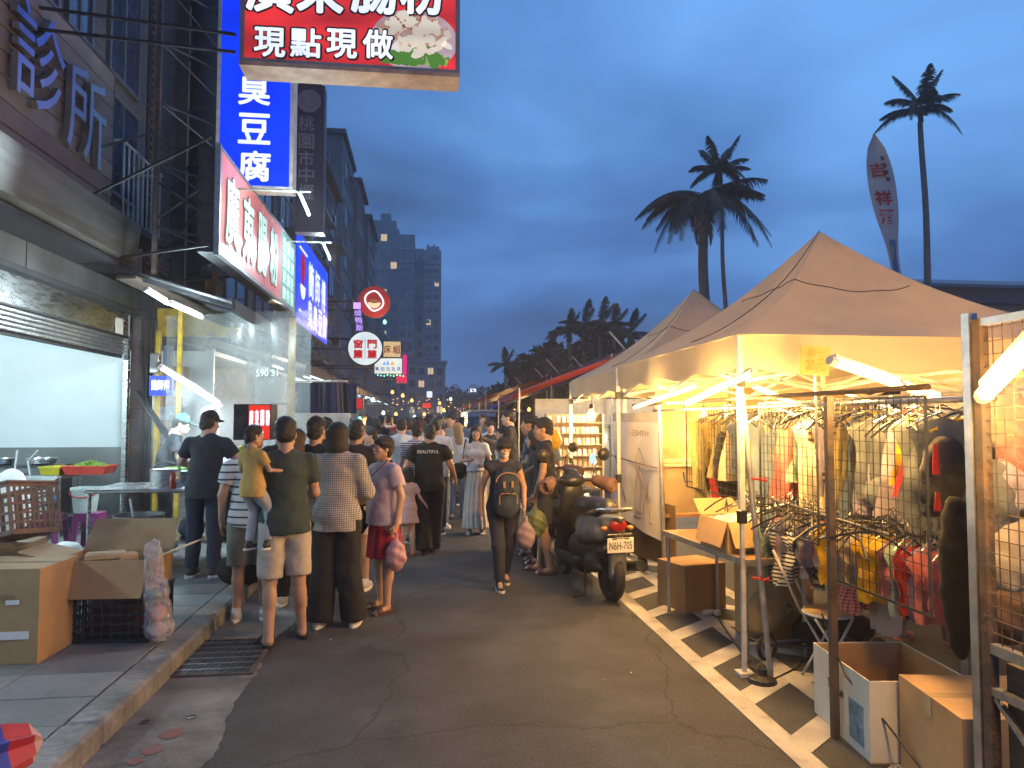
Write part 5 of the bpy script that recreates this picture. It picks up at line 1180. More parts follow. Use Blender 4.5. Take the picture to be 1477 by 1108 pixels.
def leafy(name,p,R_,label,m='leaf_mass',seed=0,n=2600,trunk=True,leaf=.28,cat='tree',group=None):
    t=thing(name,label,cat,p,0,group); x,y,z=p; rs=np.random.RandomState(seed)
    if trunk:
        q=MB(); H=z; q.tube([(x,y,-.02-0),(x+.1,y,R_[2]*.5),(x,y,R_[2]*1.1)],[.28,.2,.12],8)
        for k in range(5): a=k*1.26; q.tube([(x,y,R_[2]*.55),(x+R_[0]*.5*math.cos(a),y+R_[1]*.5*math.sin(a),R_[2]*1.1)],[.13,.05],6)
        q.build('trunk',M['palm_trunk'],t)
    # clumps of leaf-sized faces on lumps of the crown
    C=rs.randn(26,3); C/=np.linalg.norm(C,axis=1)[:,None]; C*=(rs.rand(26)**.4*.78)[:,None]; C*=np.array(R_); C[:,2]+=R_[2]*1.15
    ci=rs.randint(0,26,n); d=rs.randn(n,3); d/=np.linalg.norm(d,axis=1)[:,None]; rad=(rs.rand(n)**.35)[:,None]; cr=np.array([R_[0]*.36,R_[1]*.36,R_[2]*.32]); P=C[ci]+d*rad*cr
    u=rs.randn(n,3); u/=np.linalg.norm(u,axis=1)[:,None]; v=np.cross(u,rs.randn(n,3)); v/=np.linalg.norm(v,axis=1)[:,None]; s=(leaf*(.5+rs.rand(n)))[:,None]
    V=np.concatenate([P-u*s-v*s*.3,P+u*s*.2-v*s*.5,P+u*s,P+u*s*.1+v*s*.5],1).reshape(-1,3); Q=np.arange(n*4).reshape(n,4); newobj('crown',np_mesh('crown',V,Q,M[m],False),t); return t
T=[(712,570,62,5.0),(740,560,60,4.5),(770,545,58,5),(800,520,56,6),(835,510,52,5),(870,515,50,6),(905,520,48,6),(940,535,50,6)]
labs=['at the left end of the dark tree line','second from the left in the dark tree line','in the dark tree line above the blue tarpaulin','in the dark tree line above the red tarpaulin','under the palm crowns in the dark tree line','beneath the right hand palm crowns in the tree line','behind the second tent, left of its peak','behind the peak of the second tent']
for k,(px,py,Y_,R_) in enumerate(T):
    p=PY(px,py-(12 if k<2 else 34),Y_); leafy('broadleaf_tree',(p.x+1,Y_,0),(R_*.8,R_*.8,(p.z)/2.1),'dense dark broadleaf tree '+labs[k],'leaf_mass' if k%2 else 'leaf_mass2',k,4200,True,.34,'tree','dark trees beyond the stalls')
for k,(px,py,Y_,s) in enumerate(((729,520,58,1.9),(745,528,60,1.6),(790,500,54,2.0),(822,470,50,2.2),(842,462,50,2.3),(866,460,48,2.4),(885,465,48,2.3),(908,475,46,2.2))):
    p=PY(px,py,Y_); palm((p.x,Y_,0),max(3,p.z-1.2),s,'bushy palm rising from the dark tree line, '+('leftmost','second from the left','third, above the blue tarpaulin','fourth from the left','middle one of the high cluster','highest one of the cluster','right neighbour of the highest','rightmost beside the tent slope')[k],13,(.2,.13),20+k,True,(0,0),0,(0,1,3,0,1,2),'palms in the tree line')
leafy('hillside_wood',(10,150,0),(16,8,4.2),'dark wooded mass at the far end of the stalls','leaf_mass',31,5000,False,.5,'wood')['kind']='stuff'
leafy('hillside_wood',(24,120,0),(14,6,4.6),'dark wooded mass right of the far houses','leaf_mass',32,5000,False,.5,'wood')['kind']='stuff'
leafy('shrub_tree',(20.5,24,0),(4.2,3,2.6),'rounded yellowish lit shrub behind the near tent on the right','leaf_mass2',33,3600,True,.2,'tree')
leafy('shrub_tree',(15.8,26,0),(3.4,3,2.1),'low shrub at the wall of the long hall','leaf_mass2',34,2600,True,.2,'tree')
mat('hall_wall',(0.30,0.26,0.21),.8,var=.1,scale=.4,dirt=(.22,.19,.16),dscale=.3); mat('hall_roof',(0.13,0.15,0.19),.6,var=.1,scale=.5); mat('hall_fascia',(0.10,0.07,0.055),.7)
hb=thing('long_hall','long low pitched hall behind the tents on the right','building',(45,46,0)); a=PY(1262,400,40)
q=MB(); q.bx(a.x+1.0,80,41,60,0,a.z-1.4); q.build('wall',M['hall_wall'],hb); q=MB(); q.bx(a.x-.2,80,40.2,42,a.z-1.4,a.z-.5); q.build('fascia',M['hall_fascia'],hb)
q=MB(); q.prism([(a.x-.6,39.8,a.z-.5),(a.x-.6,39.8,a.z-.3),(a.x-.6,50,a.z+2.1),(a.x-.6,62,a.z-.5)],(62,0,0)); q.build('roof',M['hall_roof'],hb)

# ------------------------------------------------------------ feather flag
mat('flag_cloth',(0.62,0.60,0.62),.7,var=.05,trans=.35); mat('flag_red',(0.55,0.05,0.05),.7,trans=.3); mat('flag_blue',(0.06,0.22,0.5),.7,trans=.3); mat('flag_ink',(.08,.08,.09),.7); mat('flag_yellow',(.7,.55,.1),.7)
ff=thing('feather_flag','tall white feather flag with red characters and a blue foot panel','flag',(8.2,12,0)); 
def flagp(u,w,off=0.0):
    py=192+(400-192)*w; xc=1261+6*w+ (27)*w**1.1 - 0*w; hw=[0,11,15,17,18,18,17,14,11,9,8][min(10,int(w*10))]; f=w*10-int(w*10); hn=[0,11,15,17,18,18,17,14,11,9,8][min(10,int(w*10)+1)]; hw=hw+(hn-hw)*f
    p=PY(xc+(u-.5)*2*hw,py,12+off); p.y+=.05*math.sin(6*w+3*u); return p
q=MB(); q.surf(lambda u,w:flagp(u,w),6,30); q.build('cloth',M['flag_cloth'],ff,smooth=True,solid=.004)
q=MB(); q.surf(lambda u,w:flagp(.35+.5*u,.74+.25*w,-.02),4,6); q.build('foot_panel',M['flag_blue'],ff,smooth=True)
for k,(ch,w) in enumerate((('吉',.20),('祥',.40),('酒',.53))):
    V,F,x0,x1,y0,y1=text_mesh(ch,.02); q=MB(); q.add([flagp(.14+.62*(v.x-x0)/(x1-x0),w+.105*(1-(v.y-y0)/(y1-y0)),-.03) for v in V],F); q.build('character',M['flag_red'],ff)
for k in range(4):
    q=MB(); q.surf(lambda u,w:flagp(.66+.14*u,.16+.05*k+.03*w,-.025),2,2); q.build('mark',M['flag_ink'],ff)
q=MB(); q.surf(lambda u,w:flagp(.42+.14*u,.78+.10*w,-.03),2,3); q.build('mark',M['flag_yellow'],ff)
q=MB(); b0=PY(1296,420,12); q.tube([(b0.x,12.05,0)]+[flagp(.98,1-k/12)+Vector((.01,.02,0)) for k in range(13)],.014,6); q.build('pole',M['galv'],ff)

# ------------------------------------------------------------ pop-up tents
mat('tent_cloth',(0.66,0.59,0.46),.8,var=.06,scale=2,trans=.5,bump=.12,bscale=7); mat('tent_cord',(0.06,0.06,0.07),.6); 
def tent(x0,x1,y0,y1,ze,zp,label,mast=True):
    t=thing('market_tent',label,'tent',((x0+x1)/2,(y0+y1)/2,0)); cx,cy=(x0+x1)/2,(y0+y1)/2; r=random.Random(int(y0*10))
    def roof(a,b):
        x=x0+(x1-x0)*a; y=y0+(y1-y0)*b; m=max(abs(a-.5),abs(b-.5))*2; sag=.15*math.sin(math.pi*m)
        # straight ridges to the corners, panels slightly hollow between them
        e=abs(abs(a-.5)-abs(b-.5))*2; z=zp+(ze-zp)*m - sag - .05*math.sin(math.pi*m)*min(1,e*2)+.012
        if m>.985: z-=.0
        return (x,y,z)
    K=[(x0,y0),(x1,y0),(x1,y1),(x0,y1)]; q=MB()
    for i in range(4):
        A,B=K[i],K[(i+1)%4]
        def pan(u,w):
            m=1-w; sg=-.15*math.sin(math.pi*min(1,m*1.02))-.05*math.sin(math.pi*u)*math.sin(math.pi*m)**.8+.006*math.sin(19*u+5*w)*m*w*4
            return (cx+(A[0]+(B[0]-A[0])*u-cx)*m, cy+(A[1]+(B[1]-A[1])*u-cy)*m, zp+(ze-zp)*m+sg)
        q.surf(pan,20,20)
    q.build('canopy',M['tent_cloth'],t,smooth=True,solid=.004)
    q=MB()
    for (A,B) in (((x0,y0),(x1,y0)),((x1,y0),(x1,y1)),((x1,y1),(x0,y1)),((x0,y1),(x0,y0))):
        q.surf(lambda u,w:(A[0]+(B[0]-A[0])*u+.012*math.sin(30*u+w), A[1]+(B[1]-A[1])*u+.012*math.sin(26*u), ze-.004-(.22+.04*math.sin(math.pi*u*4)**2)*w),24,3)
    q.build('valance',M['tent_cloth'],t,smooth=True,solid=.003)
    # seam cords over the roof
    q=MB()
    def P_(i,u,w):
        A,B=K[i],K[(i+1)%4]; m=1-w; sg=-.15*math.sin(math.pi*min(1,m*1.02))-.05*math.sin(math.pi*u)*math.sin(math.pi*m)**.8+.006*math.sin(19*u+5*w)*m*w*4
        return Vector((cx+(A[0]+(B[0]-A[0])*u-cx)*m, cy+(A[1]+(B[1]-A[1])*u-cy)*m, zp+(ze-zp)*m+sg+.008))
    q.tube([P_(3,.75-.3*(k/16)**1.5,1-.8*k/16) for k in range(17)],.0045,5,False); q.tube([P_(3,.15+.85*k/12,.62+.03*math.sin(k*.26)) for k in range(13)],.0045,5,False); q.tube([P_(0,k/16,.62-.04*math.sin(math.pi*k/16)) for k in range(15)],.0045,5,False); q.build('cord',M['tent_cord'],t)
    for (x,y) in ((x0,y0),(x1,y0),(x1,y1),(x0,y1)):
        q=MB(); q.bx(x-.018,x+.018,y-.018,y+.018,1.05,ze-.02); q.bx(x-.013,x+.013,y-.013,y+.013,.03,1.05); q.bx(x-.05,x+.05,y-.05,y+.05,.004,.03); lg=q.build('leg',M['white_pole'],t)
        q=MB(); q.bx(x-.028,x+.028,y-.028,y+.028,1.0,1.09,bev=.006); q.bx(x-.03,x+.03,y-.03,y+.03,ze-.36,ze-.28,bev=.006); q.build('collar',M['black_plastic'],lg)
    q=MB(); z1,z2=ze-.05,ze-.32
    def cross(A,B,n=2):
        A=Vector(A);B=Vector(B)
        for k in range(n):
            a=A.lerp(B,k/n); b=A.lerp(B,(k+1)/n); q.beam((a.x,a.y,z1),(b.x,b.y,z2),.012,.024); q.beam((a.x,a.y+.014,z2),(b.x,b.y+.014,z1),.012,.024)
    i=.05
    cross((x0+i,y0+i,0),(x1-i,y0+i,0)); cross((x0+i,y1-i,0),(x1-i,y1-i,0)); cross((x0+i,y0+i,0),(x0+i,y1-i,0)); cross((x1-i,y0+i,0),(x1-i,y1-i,0)); cross((cx,y0+i,0),(cx,y1-i,0)); cross((x0+i,cy,0),(x1-i,cy,0)); q.build('scissor_truss',M['white_pole'],t)
    q=MB(); q.tube([(cx,cy,z2-.1),(cx,cy,zp-.02)],.018,8)
    for (x,y) in ((x0,y0),(x1,y0),(x1,y1),(x0,y1)): q.beam((cx,cy,z2+.05),(x+(cx-x)*.03,y+(cy-y)*.03,ze-.1),.014,.02)
    q.build('centre_mast',M['white_pole'],t); return t
tent(2.11,5.10,4.56,7.60,2.27,3.42,'nearest cream pop-up tent over the clothing stall, with a tall pointed roof')
tent(2.29,5.2,7.98,11.0,2.28,3.50,'second cream pop-up tent, behind the nearest one and partly hidden by it')

# ------------------------------------------------------------ tarpaulin stalls beyond
def tarp(nm,c): return mat(nm,c,.6,var=.1,scale=2,trans=.30,bump=.2,bscale=4)
tarp('tarp_red',(.42,.035,.03)); tarp('tarp_blue',(.035,.05,.30)); tarp('tarp_dark_red',(.16,.02,.03)); mat('pole_brown',(.12,.08,.06),.6)
TP=[(14.3,18.4,'tarp_red','large red tarpaulin awning next to the tents',2.2,3.9),(18.6,22.0,'tarp_blue','blue tarpaulin awning sagging behind the large red one',2.1,3.7),(22.2,25,'tarp_dark_red','dark red tarpaulin awning between two blue ones',2.35,3.9),(25.2,30,'tarp_blue','far blue tarpaulin awning beyond the dark red one',2.25,3.8),(30.2,35,'tarp_red','far red tarpaulin awning at the end of the stalls',2.3,3.7),(35.3,43,'tarp_blue','last blue tarpaulin awning in the distance',2.3,3.8)]
for k,(y0,y1,m,lab,zl,zh) in enumerate(TP):
    t=thing('tarpaulin_awning',lab,'awning',(4.2,(y0+y1)/2,0)); xl_=1.85+.1*(k%2); q=MB()
    q.surf(lambda u,w:(xl_+4.6*u, y0+(y1-y0)*w, zl+(zh-zl)*u-.12*math.sin(math.pi*w)*(1-u)-.05*math.sin(math.pi*w*2)*math.sin(math.pi*u)+.02*math.sin(23*w+7*u)),24,24); q.build('tarpaulin',M[m],t,smooth=True,solid=.006)
    for (x,y,h) in ((xl_+.05,y0+.05,zl+.12),(xl_+.05,y1-.05,zl+.1),(xl_+2.0,y0+.1,zl+.43*(zh-zl)+.1),(xl_+4.5,y0+.1,zh+.05),(xl_+4.5,y1-.1,zh),(xl_+1.4,y1-.2,zl+.3*(zh-zl)+.08)):
        q=MB(); q.tube([(x,y,0),(x+.02,y,h)],.02,7); q.build('pole',M[('galv','pole_brown')[k%2]],t)
    q=MB(); q.beam((xl_+2.5,y0+.4,zl+.50*(zh-zl)),(xl_+2.05,y0+.4,zl+.50*(zh-zl)+.5),.05,.03); q.build('spar',M['galv'],t)
tb=TP
# stall goods under them
mat('goods_mix',(.45,.33,.18),.8,var=.5,scale=9); mat('cream_sheet',(.62,.58,.50),.7,trans=.4,bump=.15,bscale=3)
for k,(y0,y1,m,lab,zl,zh) in enumerate(TP):
    t=thing('stall_table','long table of heaped goods under the '+lab.split(' awning')[0],'table',(3.2,(y0+y1)/2,0)); q=MB(); q.bx(2.35,3.4,y0+.5,y1-.4,.72,.76); q.build('top',M['dark_wood'],t)
    for x in (2.4,3.35):
        for y in (y0+.55,y1-.45): q=MB(); q.tube([(x,y,0),(x,y,.72)],.015,6); q.build('leg',M['galv'],t)
    q=MB(); r=random.Random(k)
    for j in range(90): q.box((r.uniform(2.4,3.35),r.uniform(y0+.55,y1-.45),.79+r.uniform(0,.05)),(r.uniform(.05,.15),r.uniform(.05,.15),r.uniform(.04,.12)),rz=r.uniform(0,3))
    q.build('goods',M['goods_mix'],t)['kind']='stuff'
    if k>0: bulb((3.0,(y0+y1)/2,1.95),'bulb hanging under the '+lab.split(' awning')[0],.05,'bulb_far',30,.35)
# back sheet and card rack of the stall next to the tents
q=MB(); q.surf(lambda u,w:(2.35+3.0*u,15.0+.05*math.sin(11*u)+.03*math.sin(5*w),2.12-.55*w),24,8); q.single('cream_sheet',M['cream_sheet'],'translucent cream sheet hanging at the back under the red tarpaulin','sheet',smooth=True)
q=MB(); q.surf(lambda u,w:(2.75+3.2*u,14.6+.04*math.sin(13*u)+.04*math.sin(7*w+u),1.75-1.3*w),24,10); q.single('clear_sheet',M['plastic_sheet'],'crumpled clear plastic sheet below the cream sheet','plastic sheet',smooth=True)
a=PY(788,697,13.6); c=PY(870,597,13.6); cr=thing('card_rack','tall wooden rack with rows of small packets, lit by the hanging bulb','rack',((a.x+c.x)/2,13.6,0))
q=MB(); q.bx(a.x,c.x,13.78,13.8,.3,c.z); q.build('back_panel',mat('rack_wood',(.42,.30,.16),.6,var=.15,stretch=(1,1,6)),cr)
for x in (a.x,c.x-.03): q=MB(); q.bx(x,x+.03,13.55,13.78,0,c.z); q.build('post',M['rack_wood'],cr)
r=random.Random(5); pm=[mat('packet_a',(.55,.45,.30),.6),mat('packet_b',(.62,.58,.5),.5),mat('packet_c',(.40,.25,.14),.6)]
pk=[mesh_from('packet',*(lambda b:(b.V,b.F))(MB().box((0,0,.062),(.07,.012,.125),bev=.003)),m_) for m_ in pm]
for j in range(6):
    z=.55+.215*j; q=MB(); q.bx(a.x+.03,c.x-.03,13.58,13.78,z-.018,z); q.build('shelf',M['rack_wood'],cr)
    x=a.x+.08
    while x<c.x-.08:
        o=newobj('packet',r.choice(pk),cr); o.location=Vector((x,13.62+r.uniform(0,.06),z))-Vector(cr.location); o.rotation_euler=(r.uniform(-.25,-.05),r.uniform(-.05,.05),r.uniform(-.2,.2)); x+=r.uniform(.085,.11)

# ------------------------------------------------------------ lamps of the stalls
gW='warm tube lamps of the clothing stall'
tube_lamp(PX(990,583,2.08),PX(1086,538,2.0),'long warm tube lamp running across the front of the nearest tent','tube_warm',.019,50,WARM,gW)
tube_lamp(PX(915,588,2.2),PX(1000,559,2.05),'long warm tube lamp under the second tent, above the white banner','tube_warm',.016,55,WARM,gW)
tube_lamp(PY(1090,559,4.35),PY(1122,573,4.45),'short warm tube lamp right of the tent leg, first of the receding row','tube_warm',.013,22,WARM,gW)
tube_lamp(PY(1132,577,4.5),PY(1182,596,4.65),'short warm tube lamp above the pink garment, second of the receding row','tube_warm',.011,22,WARM,gW)
tube_lamp(PY(1203,522,3.45),PY(1296,555,3.6),'thick warm tube lamp right of the price card','tube_warm',.024,32,WARM,gW)
tube_lamp(PY(1301,557,3.6),PY(1354,575,3.7),'shorter thick warm tube lamp continuing from the price card lamp','tube_warm',.020,24,WARM,gW)
tube_lamp(PY(1213,566,5.6),PY(1318,600,6.4),'thin warm tube lamp far back over the clothes rail','tube_warm',.010,32,WARM,gW)
tube_lamp(PY(1398,520,4.6),PY(1442,536,4.8),'small warm tube lamp behind the near grid frame','tube_warm',.016,40,WARM,gW)
tube_lamp(PY(1421,568,2.5),PY(1500,485,2.0),'thickest and nearest warm tube lamp at the right edge','tube_warm',.030,40,WARM,gW)
bulb(PY(853,600,10.8),'large warm bulb hanging before the packet rack',.075,'bulb_glow',140,.3)
bulb(PY(1015,600,7.4),'warm bulb left of the pair by the grid panel',.045,'bulb_glow',50,.25); bulb(PY(1052,592,6.9),'warm bulb right of the pair by the grid panel',.045,'bulb_glow',50,.25)
tube_lamp((3.0,9.0,2.02),(4.2,9.2,2.02),'warm tube lamp deep inside the second tent','tube_warm_soft',.014,42,WARM,gW)
tube_lamp((3.4,3.2,2.05),(4.6,3.2,2.05),'warm tube lamp deep inside the near clothing stall','tube_warm_soft',.014,42,WARM,gW)
tube_lamp((3.3,12.6,2.1),(4.4,12.6,2.1),'pale tube lamp under the red tarpaulin','tube_warm_soft',.018,75,(1,.8,.5),gW)

# ------------------------------------------------------------ clothing stall
rk=thing('pipe_rack','steel pipe frame of the clothing stall with rails and cross pipes','steel frame',(3.2,4,0))
def pipe(a,b,r_=.016,m='galv',nm='pipe'): q=MB(); q.tube([a,b],r_,8); q.build(nm,M[m],rk,smooth=True)
P1=G(1205,1065); P0=G(1106,983); X_=2.20
q=MB(); a=Vector((2.22,P1.y,0)); q.bx(P1.x-.018,P1.x+.018,P1.y-.018,P1.y+.018,0,1.82); q.build('upright',M['rusty'],rk)
q=MB(); q.tube([(P0.x+.04,P0.y+.02,0),(P0.x-.07,P0.y+.15,1.86)],.020,8); q.build('upright',M['galv'],rk)
pipe((2.22,2.9,1.84),(2.22,7.4,1.84),.014,'rusty','rail'); pipe((2.28,2.6,1.78),(2.38,7.2,1.78),.012,'galv','rail')
# grid panels: wires as real bars
def grid(label,x,y0,y1,z0,z1,p=.058,w=.0035,frame=.02,group='wire grid panels'):
    t=thing('wire_grid_panel',label,'grid panel',(x,(y0+y1)/2,z0),0,group); q=MB(); n=int((y1-y0)/p); m_=int((z1-z0)/p)
    for k in range(1,n): q.bx(x-w/2,x+w/2,y0+k*(y1-y0)/n-w/2,y0+k*(y1-y0)/n+w/2,z0,z1)
    for k in range(1,m_): q.bx(x+w/2,x+w*1.5,y0,y1,z0+k*(z1-z0)/m_-w/2,z0+k*(z1-z0)/m_+w/2)
    q.build('wires',M['galv'] if frame>.02 else M['dark_steel'],t)['kind']='stuff'
    q=MB(); f=frame/2; q.bx(x-f,x+f,y0-f,y0+f,z0-f,z1+f); q.bx(x-f,x+f,y1-f,y1+f,z0-f,z1+f); q.bx(x-f,x+f,y0+f,y1-f,z0-f,z0+f); q.bx(x-f,x+f,y0+f,y1-f,z1-f,z1+f); q.build('frame',M['galv'] if frame>.02 else M['dark_steel'],t); return t
grid('black wire grid between the near uprights, in front of the striped dress',2.24,3.85,4.55,.98,1.80,.052,.0032,.010)
grid('black wire grid right of the rusty upright, before the grey garment',2.24,2.95,3.72,.82,1.80,.052,.0032,.010)
grid('far wire grid with the black bag, beyond the tent leg',2.62,5.0,6.9,1.02,1.80,.062,.004,.012)
g0=thing('grid_frame','near steel framed grid door at the right edge of the picture','grid panel',(2.25,2.5,0))
X0=2.22; yA=PX(1405,700,X0).y; yB=1.9
q=MB(); q.bx(X0-.02,X0+.02,yA-.02,yA+.02,0,2.13); q.build('post',M['galv'],g0); q=MB(); q.bx(X0-.02,X0+.02,yA-.075,yA-.035,0,2.10); q.build('post',M['rusty'],g0)
for za,zb_ in ((2.07,2.10),(.78,.82),(.62,.65)): q=MB(); q.bx(X0-.016,X0+.016,yB,yA-.075,za,zb_); q.build('cross_bar',M['galv'],g0)
q=MB(); q.beam((X0,yA-.08,.61),(X0,yB,.05),.02,.02); q.build('cross_bar',M['galv'],g0)
q=MB(); 
for k in range(18): q.bx(X0-.002,X0+.002,yA-.12-.048*k,yA-.117-.048*k,.82,2.07)
for k in range(24): q.bx(X0-.0055,X0-.002,yB,yA-.08,.86+.052*k,.863+.052*k)
q.build('wires',M['rusty'],g0)['kind']='stuff'
q=MB(); q.bx(X0+.03,X0+.06,yB,yA-.1,.05,.75); q.build('lower_panel',M['dark_wood'],g0)

# hangers and garments
def mg(name,c,**k): k.setdefault('trans',.25); return cloth(name,tuple(min(.8,x*.9) for x in c),**k)
GM={'green':mg('g_green',(.30,.33,.16)),'blue':mg('g_blue',(.16,.22,.30)),'pink':mg('g_pink',(.62,.20,.18),trans=.15),'ochre':mg('g_ochre',(.42,.32,.12),trans=.15),'slate':mg('g_slate',(.15,.17,.18),trans=.1),'olive':mg('g_olive',(.22,.20,.10)),'cream':mg('g_cream',(.55,.48,.36),trans=.2),'red':mg('g_red',(.50,.03,.03),trans=.12),'mint':mg('g_mint',(.40,.55,.45)),'lilac':mg('g_lilac',(.42,.38,.46),trans=.15),'navy':mg('g_navy',(.02,.035,.10)),'yellow':mg('g_yellow',(.70,.45,.02)),'black':mg('g_black',(.018,.017,.018)),'brown':mg('g_brown',(.16,.10,.06)),
 'stripe':stripes('g_stripe',(.62,.58,.50),(.03,.03,.035),2,.026,.45),'brownstripe':stripes('g_brownstripe',(.36,.27,.16),(.06,.04,.03),2,.045,.5),'dots':mg('g_dots',(.66,.55,.46),trans=.1),'redcheck':stripes('g_redcheck',(.65,.35,.30),(.50,.02,.02),2,.02,.5,axis2=1),'bluewhite':mg('g_bluewhite',(.03,.07,.22))}
hm=MB(); hm.tube([(0,0,.0),(0,.0,.035),(.0,.018,.055),(0,.0,.072),(0,-.018,.058)],.0028,5,False); hm.tube([(0,0,.0),(0,-.10,-.035),(0,-.20,-.085)],.006,5); hm.tube([(0,0,0),(0,.10,-.035),(0,.20,-.085)],.006,5)
hanger_me=mesh_from('hanger',hm.V,hm.F,M['black_plastic']); mat('hanger_steel',(.5,.5,.48),.25,.9)
hanger_me2=mesh_from('hanger',hm.V,hm.F,M['hanger_steel'])
GC={}
def garment_mesh(kind,m,w,L,seed):
    k=(kind,m,w,L,seed%3)
    if k in GC: return GC[k]
    r=random.Random(seed%3+hash(kind)%7*0); ph=seed%3*1.7; q=MB()
    def side(s):
        def f(u,v):
            a=(u-.5)*2; sl=1.0
            if kind=='tee': hw=w*(.5 if v<.0 else .5)*(1.25-.25*min(1,v*4) if v<.28 else 1.0)*(1+.03*math.sin(9*v+ph))
            elif kind=='dress': hw=w*.5*(.62+.55*v)*(1+.04*math.sin(7*v+ph))
            elif kind=='baby': hw=w*.5*(1.0 if v<.7 else 1.0-1.6*(v-.7))*(1.25 if v<.25 else 1)
            elif kind=='trousers': hw=w*.42*(1+.1*v)
            else: hw=w*.5*(.8+.2*math.sin(math.pi*v))
            y=a*hw; z=-v*L-.085*abs(a)**1.3*(1-v)
            if kind in('tee','dress') and v<.08 and abs(a)<.3: z-=.04*(1-abs(a)/.3)
            th=(.022+.014*math.sin(5*v+ph))*math.sqrt(max(0,1-a*a*.96)); x=s*th+.018*math.sin(a*9+ph+2.5*v)*(.3+v)+.01*math.sin(13*v+a*4)
            return (x,y,z)
        return f
    for s in (-1,1): q.surf(side(s),14,14)
    me=mesh_from('garment',q.V,q.F,m,True); GC[k]=me; return me
def hang(p,kind,mname,w,L,label,seed=0,rz=0.0,group='garments on the stall rails',cat='garment',nm=None,hk=True):
    t=thing(nm or {'tee':'hanging_shirt','dress':'hanging_dress','baby':'baby_romper','trousers':'hanging_trousers','bag':'cloth_bag'}[kind],label,cat,p,rz,group)
    o=newobj('cloth',garment_mesh(kind,GM[mname],w,L,seed),t); o.location=(0,0,-.075)
    if hk: h=newobj('hanger',hanger_me if seed%2 else hanger_me2,t); h.location=(0,0,-.068); h.scale=(1,w*2.2 if w<.42 else 1,1)
    return t
CN={'green':'sage green','blue':'grey blue','pink':'coral pink','ochre':'ochre','slate':'slate grey','olive':'olive','cream':'cream','red':'bright red','mint':'pale mint','lilac':'pale lilac','navy':'navy','yellow':'yellow','black':'black','brown':'brown','stripe':'black and white striped','brownstripe':'brown striped','dots':'cream dotted','redcheck':'red checked','bluewhite':'deep blue'}
r=random.Random(77)
# upper rail parallel to the street: garments seen edge-on and turned
top_list=[(1106,5.2,'tee','green',.36,.62,1.2),(1118,5.1,'tee','blue',.36,.62,.9),(1130,5.0,'tee','blue',.38,.66,1.1),(1146,4.9,'dress','pink',.36,.62,.25),(1165,4.85,'tee','pink',.34,.60,.5),(1182,4.7,'tee','green',.32,.62,1.0),(1196,4.5,'tee','cream',.30,.66,.9),(1214,4.4,'baby','brownstripe',.34,.50,.5),(1232,4.3,'dress','ochre',.34,.56,.6),(1252,4.15,'dress','olive',.36,.58,.5),(1277,3.95,'tee','slate',.36,.50,.35),(1300,3.85,'tee','slate',.34,.56,.7),(1321,3.7,'dress','yellow',.26,.40,.5),(1334,3.6,'dress','red',.28,.46,.7),(1356,3.45,'dress','slate',.40,.54,.3),(1380,3.3,'tee','slate',.36,.50,.5)]
for k,(px,Y_,kd,mn,w,L,rz) in enumerate(top_list):
    p=PY(px,588,Y_); ordn=('at the far end','second from the far end','third from the far end','beside the tent leg','left of the rusty upright','just left of the rusty upright','touching the rusty upright','just right of the rusty upright','behind the grid right of the upright','next to the slate one','under the thick tube lamps','right of the thick tubes\' start','high beside the red one','between the yellow and the grey','large, near the grid door','by the grid door post')[k]
    hang((p.x,p.y,1.80),kd,mn,w,L,'%s %s hanging on the upper rail %s'%(CN[mn],{'tee':'top','dress':'dress','baby':'romper'}[kd],ordn),k,math.pi/2-rz+YAW)
# many more edge-on garments behind, on a second rail
mns=list(CN)
q=MB(); q.tube([(2.75,3.0,1.80),(2.75,6.9,1.80)],.014,8); q.single('clothes_rail',M['galv'],'inner steel clothes rail running under the nearest tent','rail')
q=MB(); q.tube([(3.4,2.6,1.86),(3.4,6.9,1.86)],.014,8); q.single('clothes_rail',M['galv'],'innermost steel clothes rail under the nearest tent','rail')
for k in range(34):
    mn=r.choice(['green','blue','ochre','cream','olive','mint','pink','slate','lilac','yellow','brown','cream']); x,rl=((2.75,'inner'),(3.4,'innermost'))[k%2]; y=3.1+.11*k
    hang((x,y,1.80+.06*(k%2)),r.choice(('tee','dress')),mn,.34,r.uniform(.45,.7),'%s garment hanging edge-on on the %s rail'%(CN[mn],rl),k,r.uniform(.9,1.9))
# lower rail
q=MB(); q.tube([(2.30,3.3,1.12),(2.42,5.2,1.15)],.009,8); q.single('clothes_rail',M['dark_steel'],'low steel rail holding the small bright garments','rail')
low=[(1103,4.9,'tee','mint',.22,.42,1.1,'at the far end, against the tent leg'),(1122,4.75,'baby','stripe',.34,.44,.2,'left of the lilac one'),(1137,4.65,'baby','stripe',.30,.40,.5,'second striped one, overlapping the first'),(1157,4.55,'tee','lilac',.30,.36,.4,'left of the rusty upright'),(1178,4.45,'tee','brownstripe',.28,.42,.6,'behind the rusty upright'),(1222,4.1,'tee','redcheck',.30,.40,.3,'with a net body'),(1240,4.05,'dress','redcheck',.28,.36,.6,'behind the first checked one'),(1272,3.95,'baby','dots',.40,.52,.25,'with red trim'),(1318,3.75,'baby','navy',.34,.42,.4,'rounded, next to the yellow one'),(1336,3.65,'tee','bluewhite',.34,.40,.2,'with white buttons'),(1345,3.85,'tee','yellow',.24,.26,.5,'above the deep blue one')]
for k,(px,Y_,kd,mn,w,L,rz,ex) in enumerate(low):
    zz=1.16 if Y_>3.8 else 1.12; p=PY(px,745 if Y_>4.3 else 775,Y_); hang((p.x,p.y,min(zz+.06,p.z+.04)),kd,mn,w,L,'%s %s on the low rail, %s'%(CN[mn],{'tee':'child top','dress':'child dress','baby':'baby romper'}[kd],ex),k,-rz+YAW)
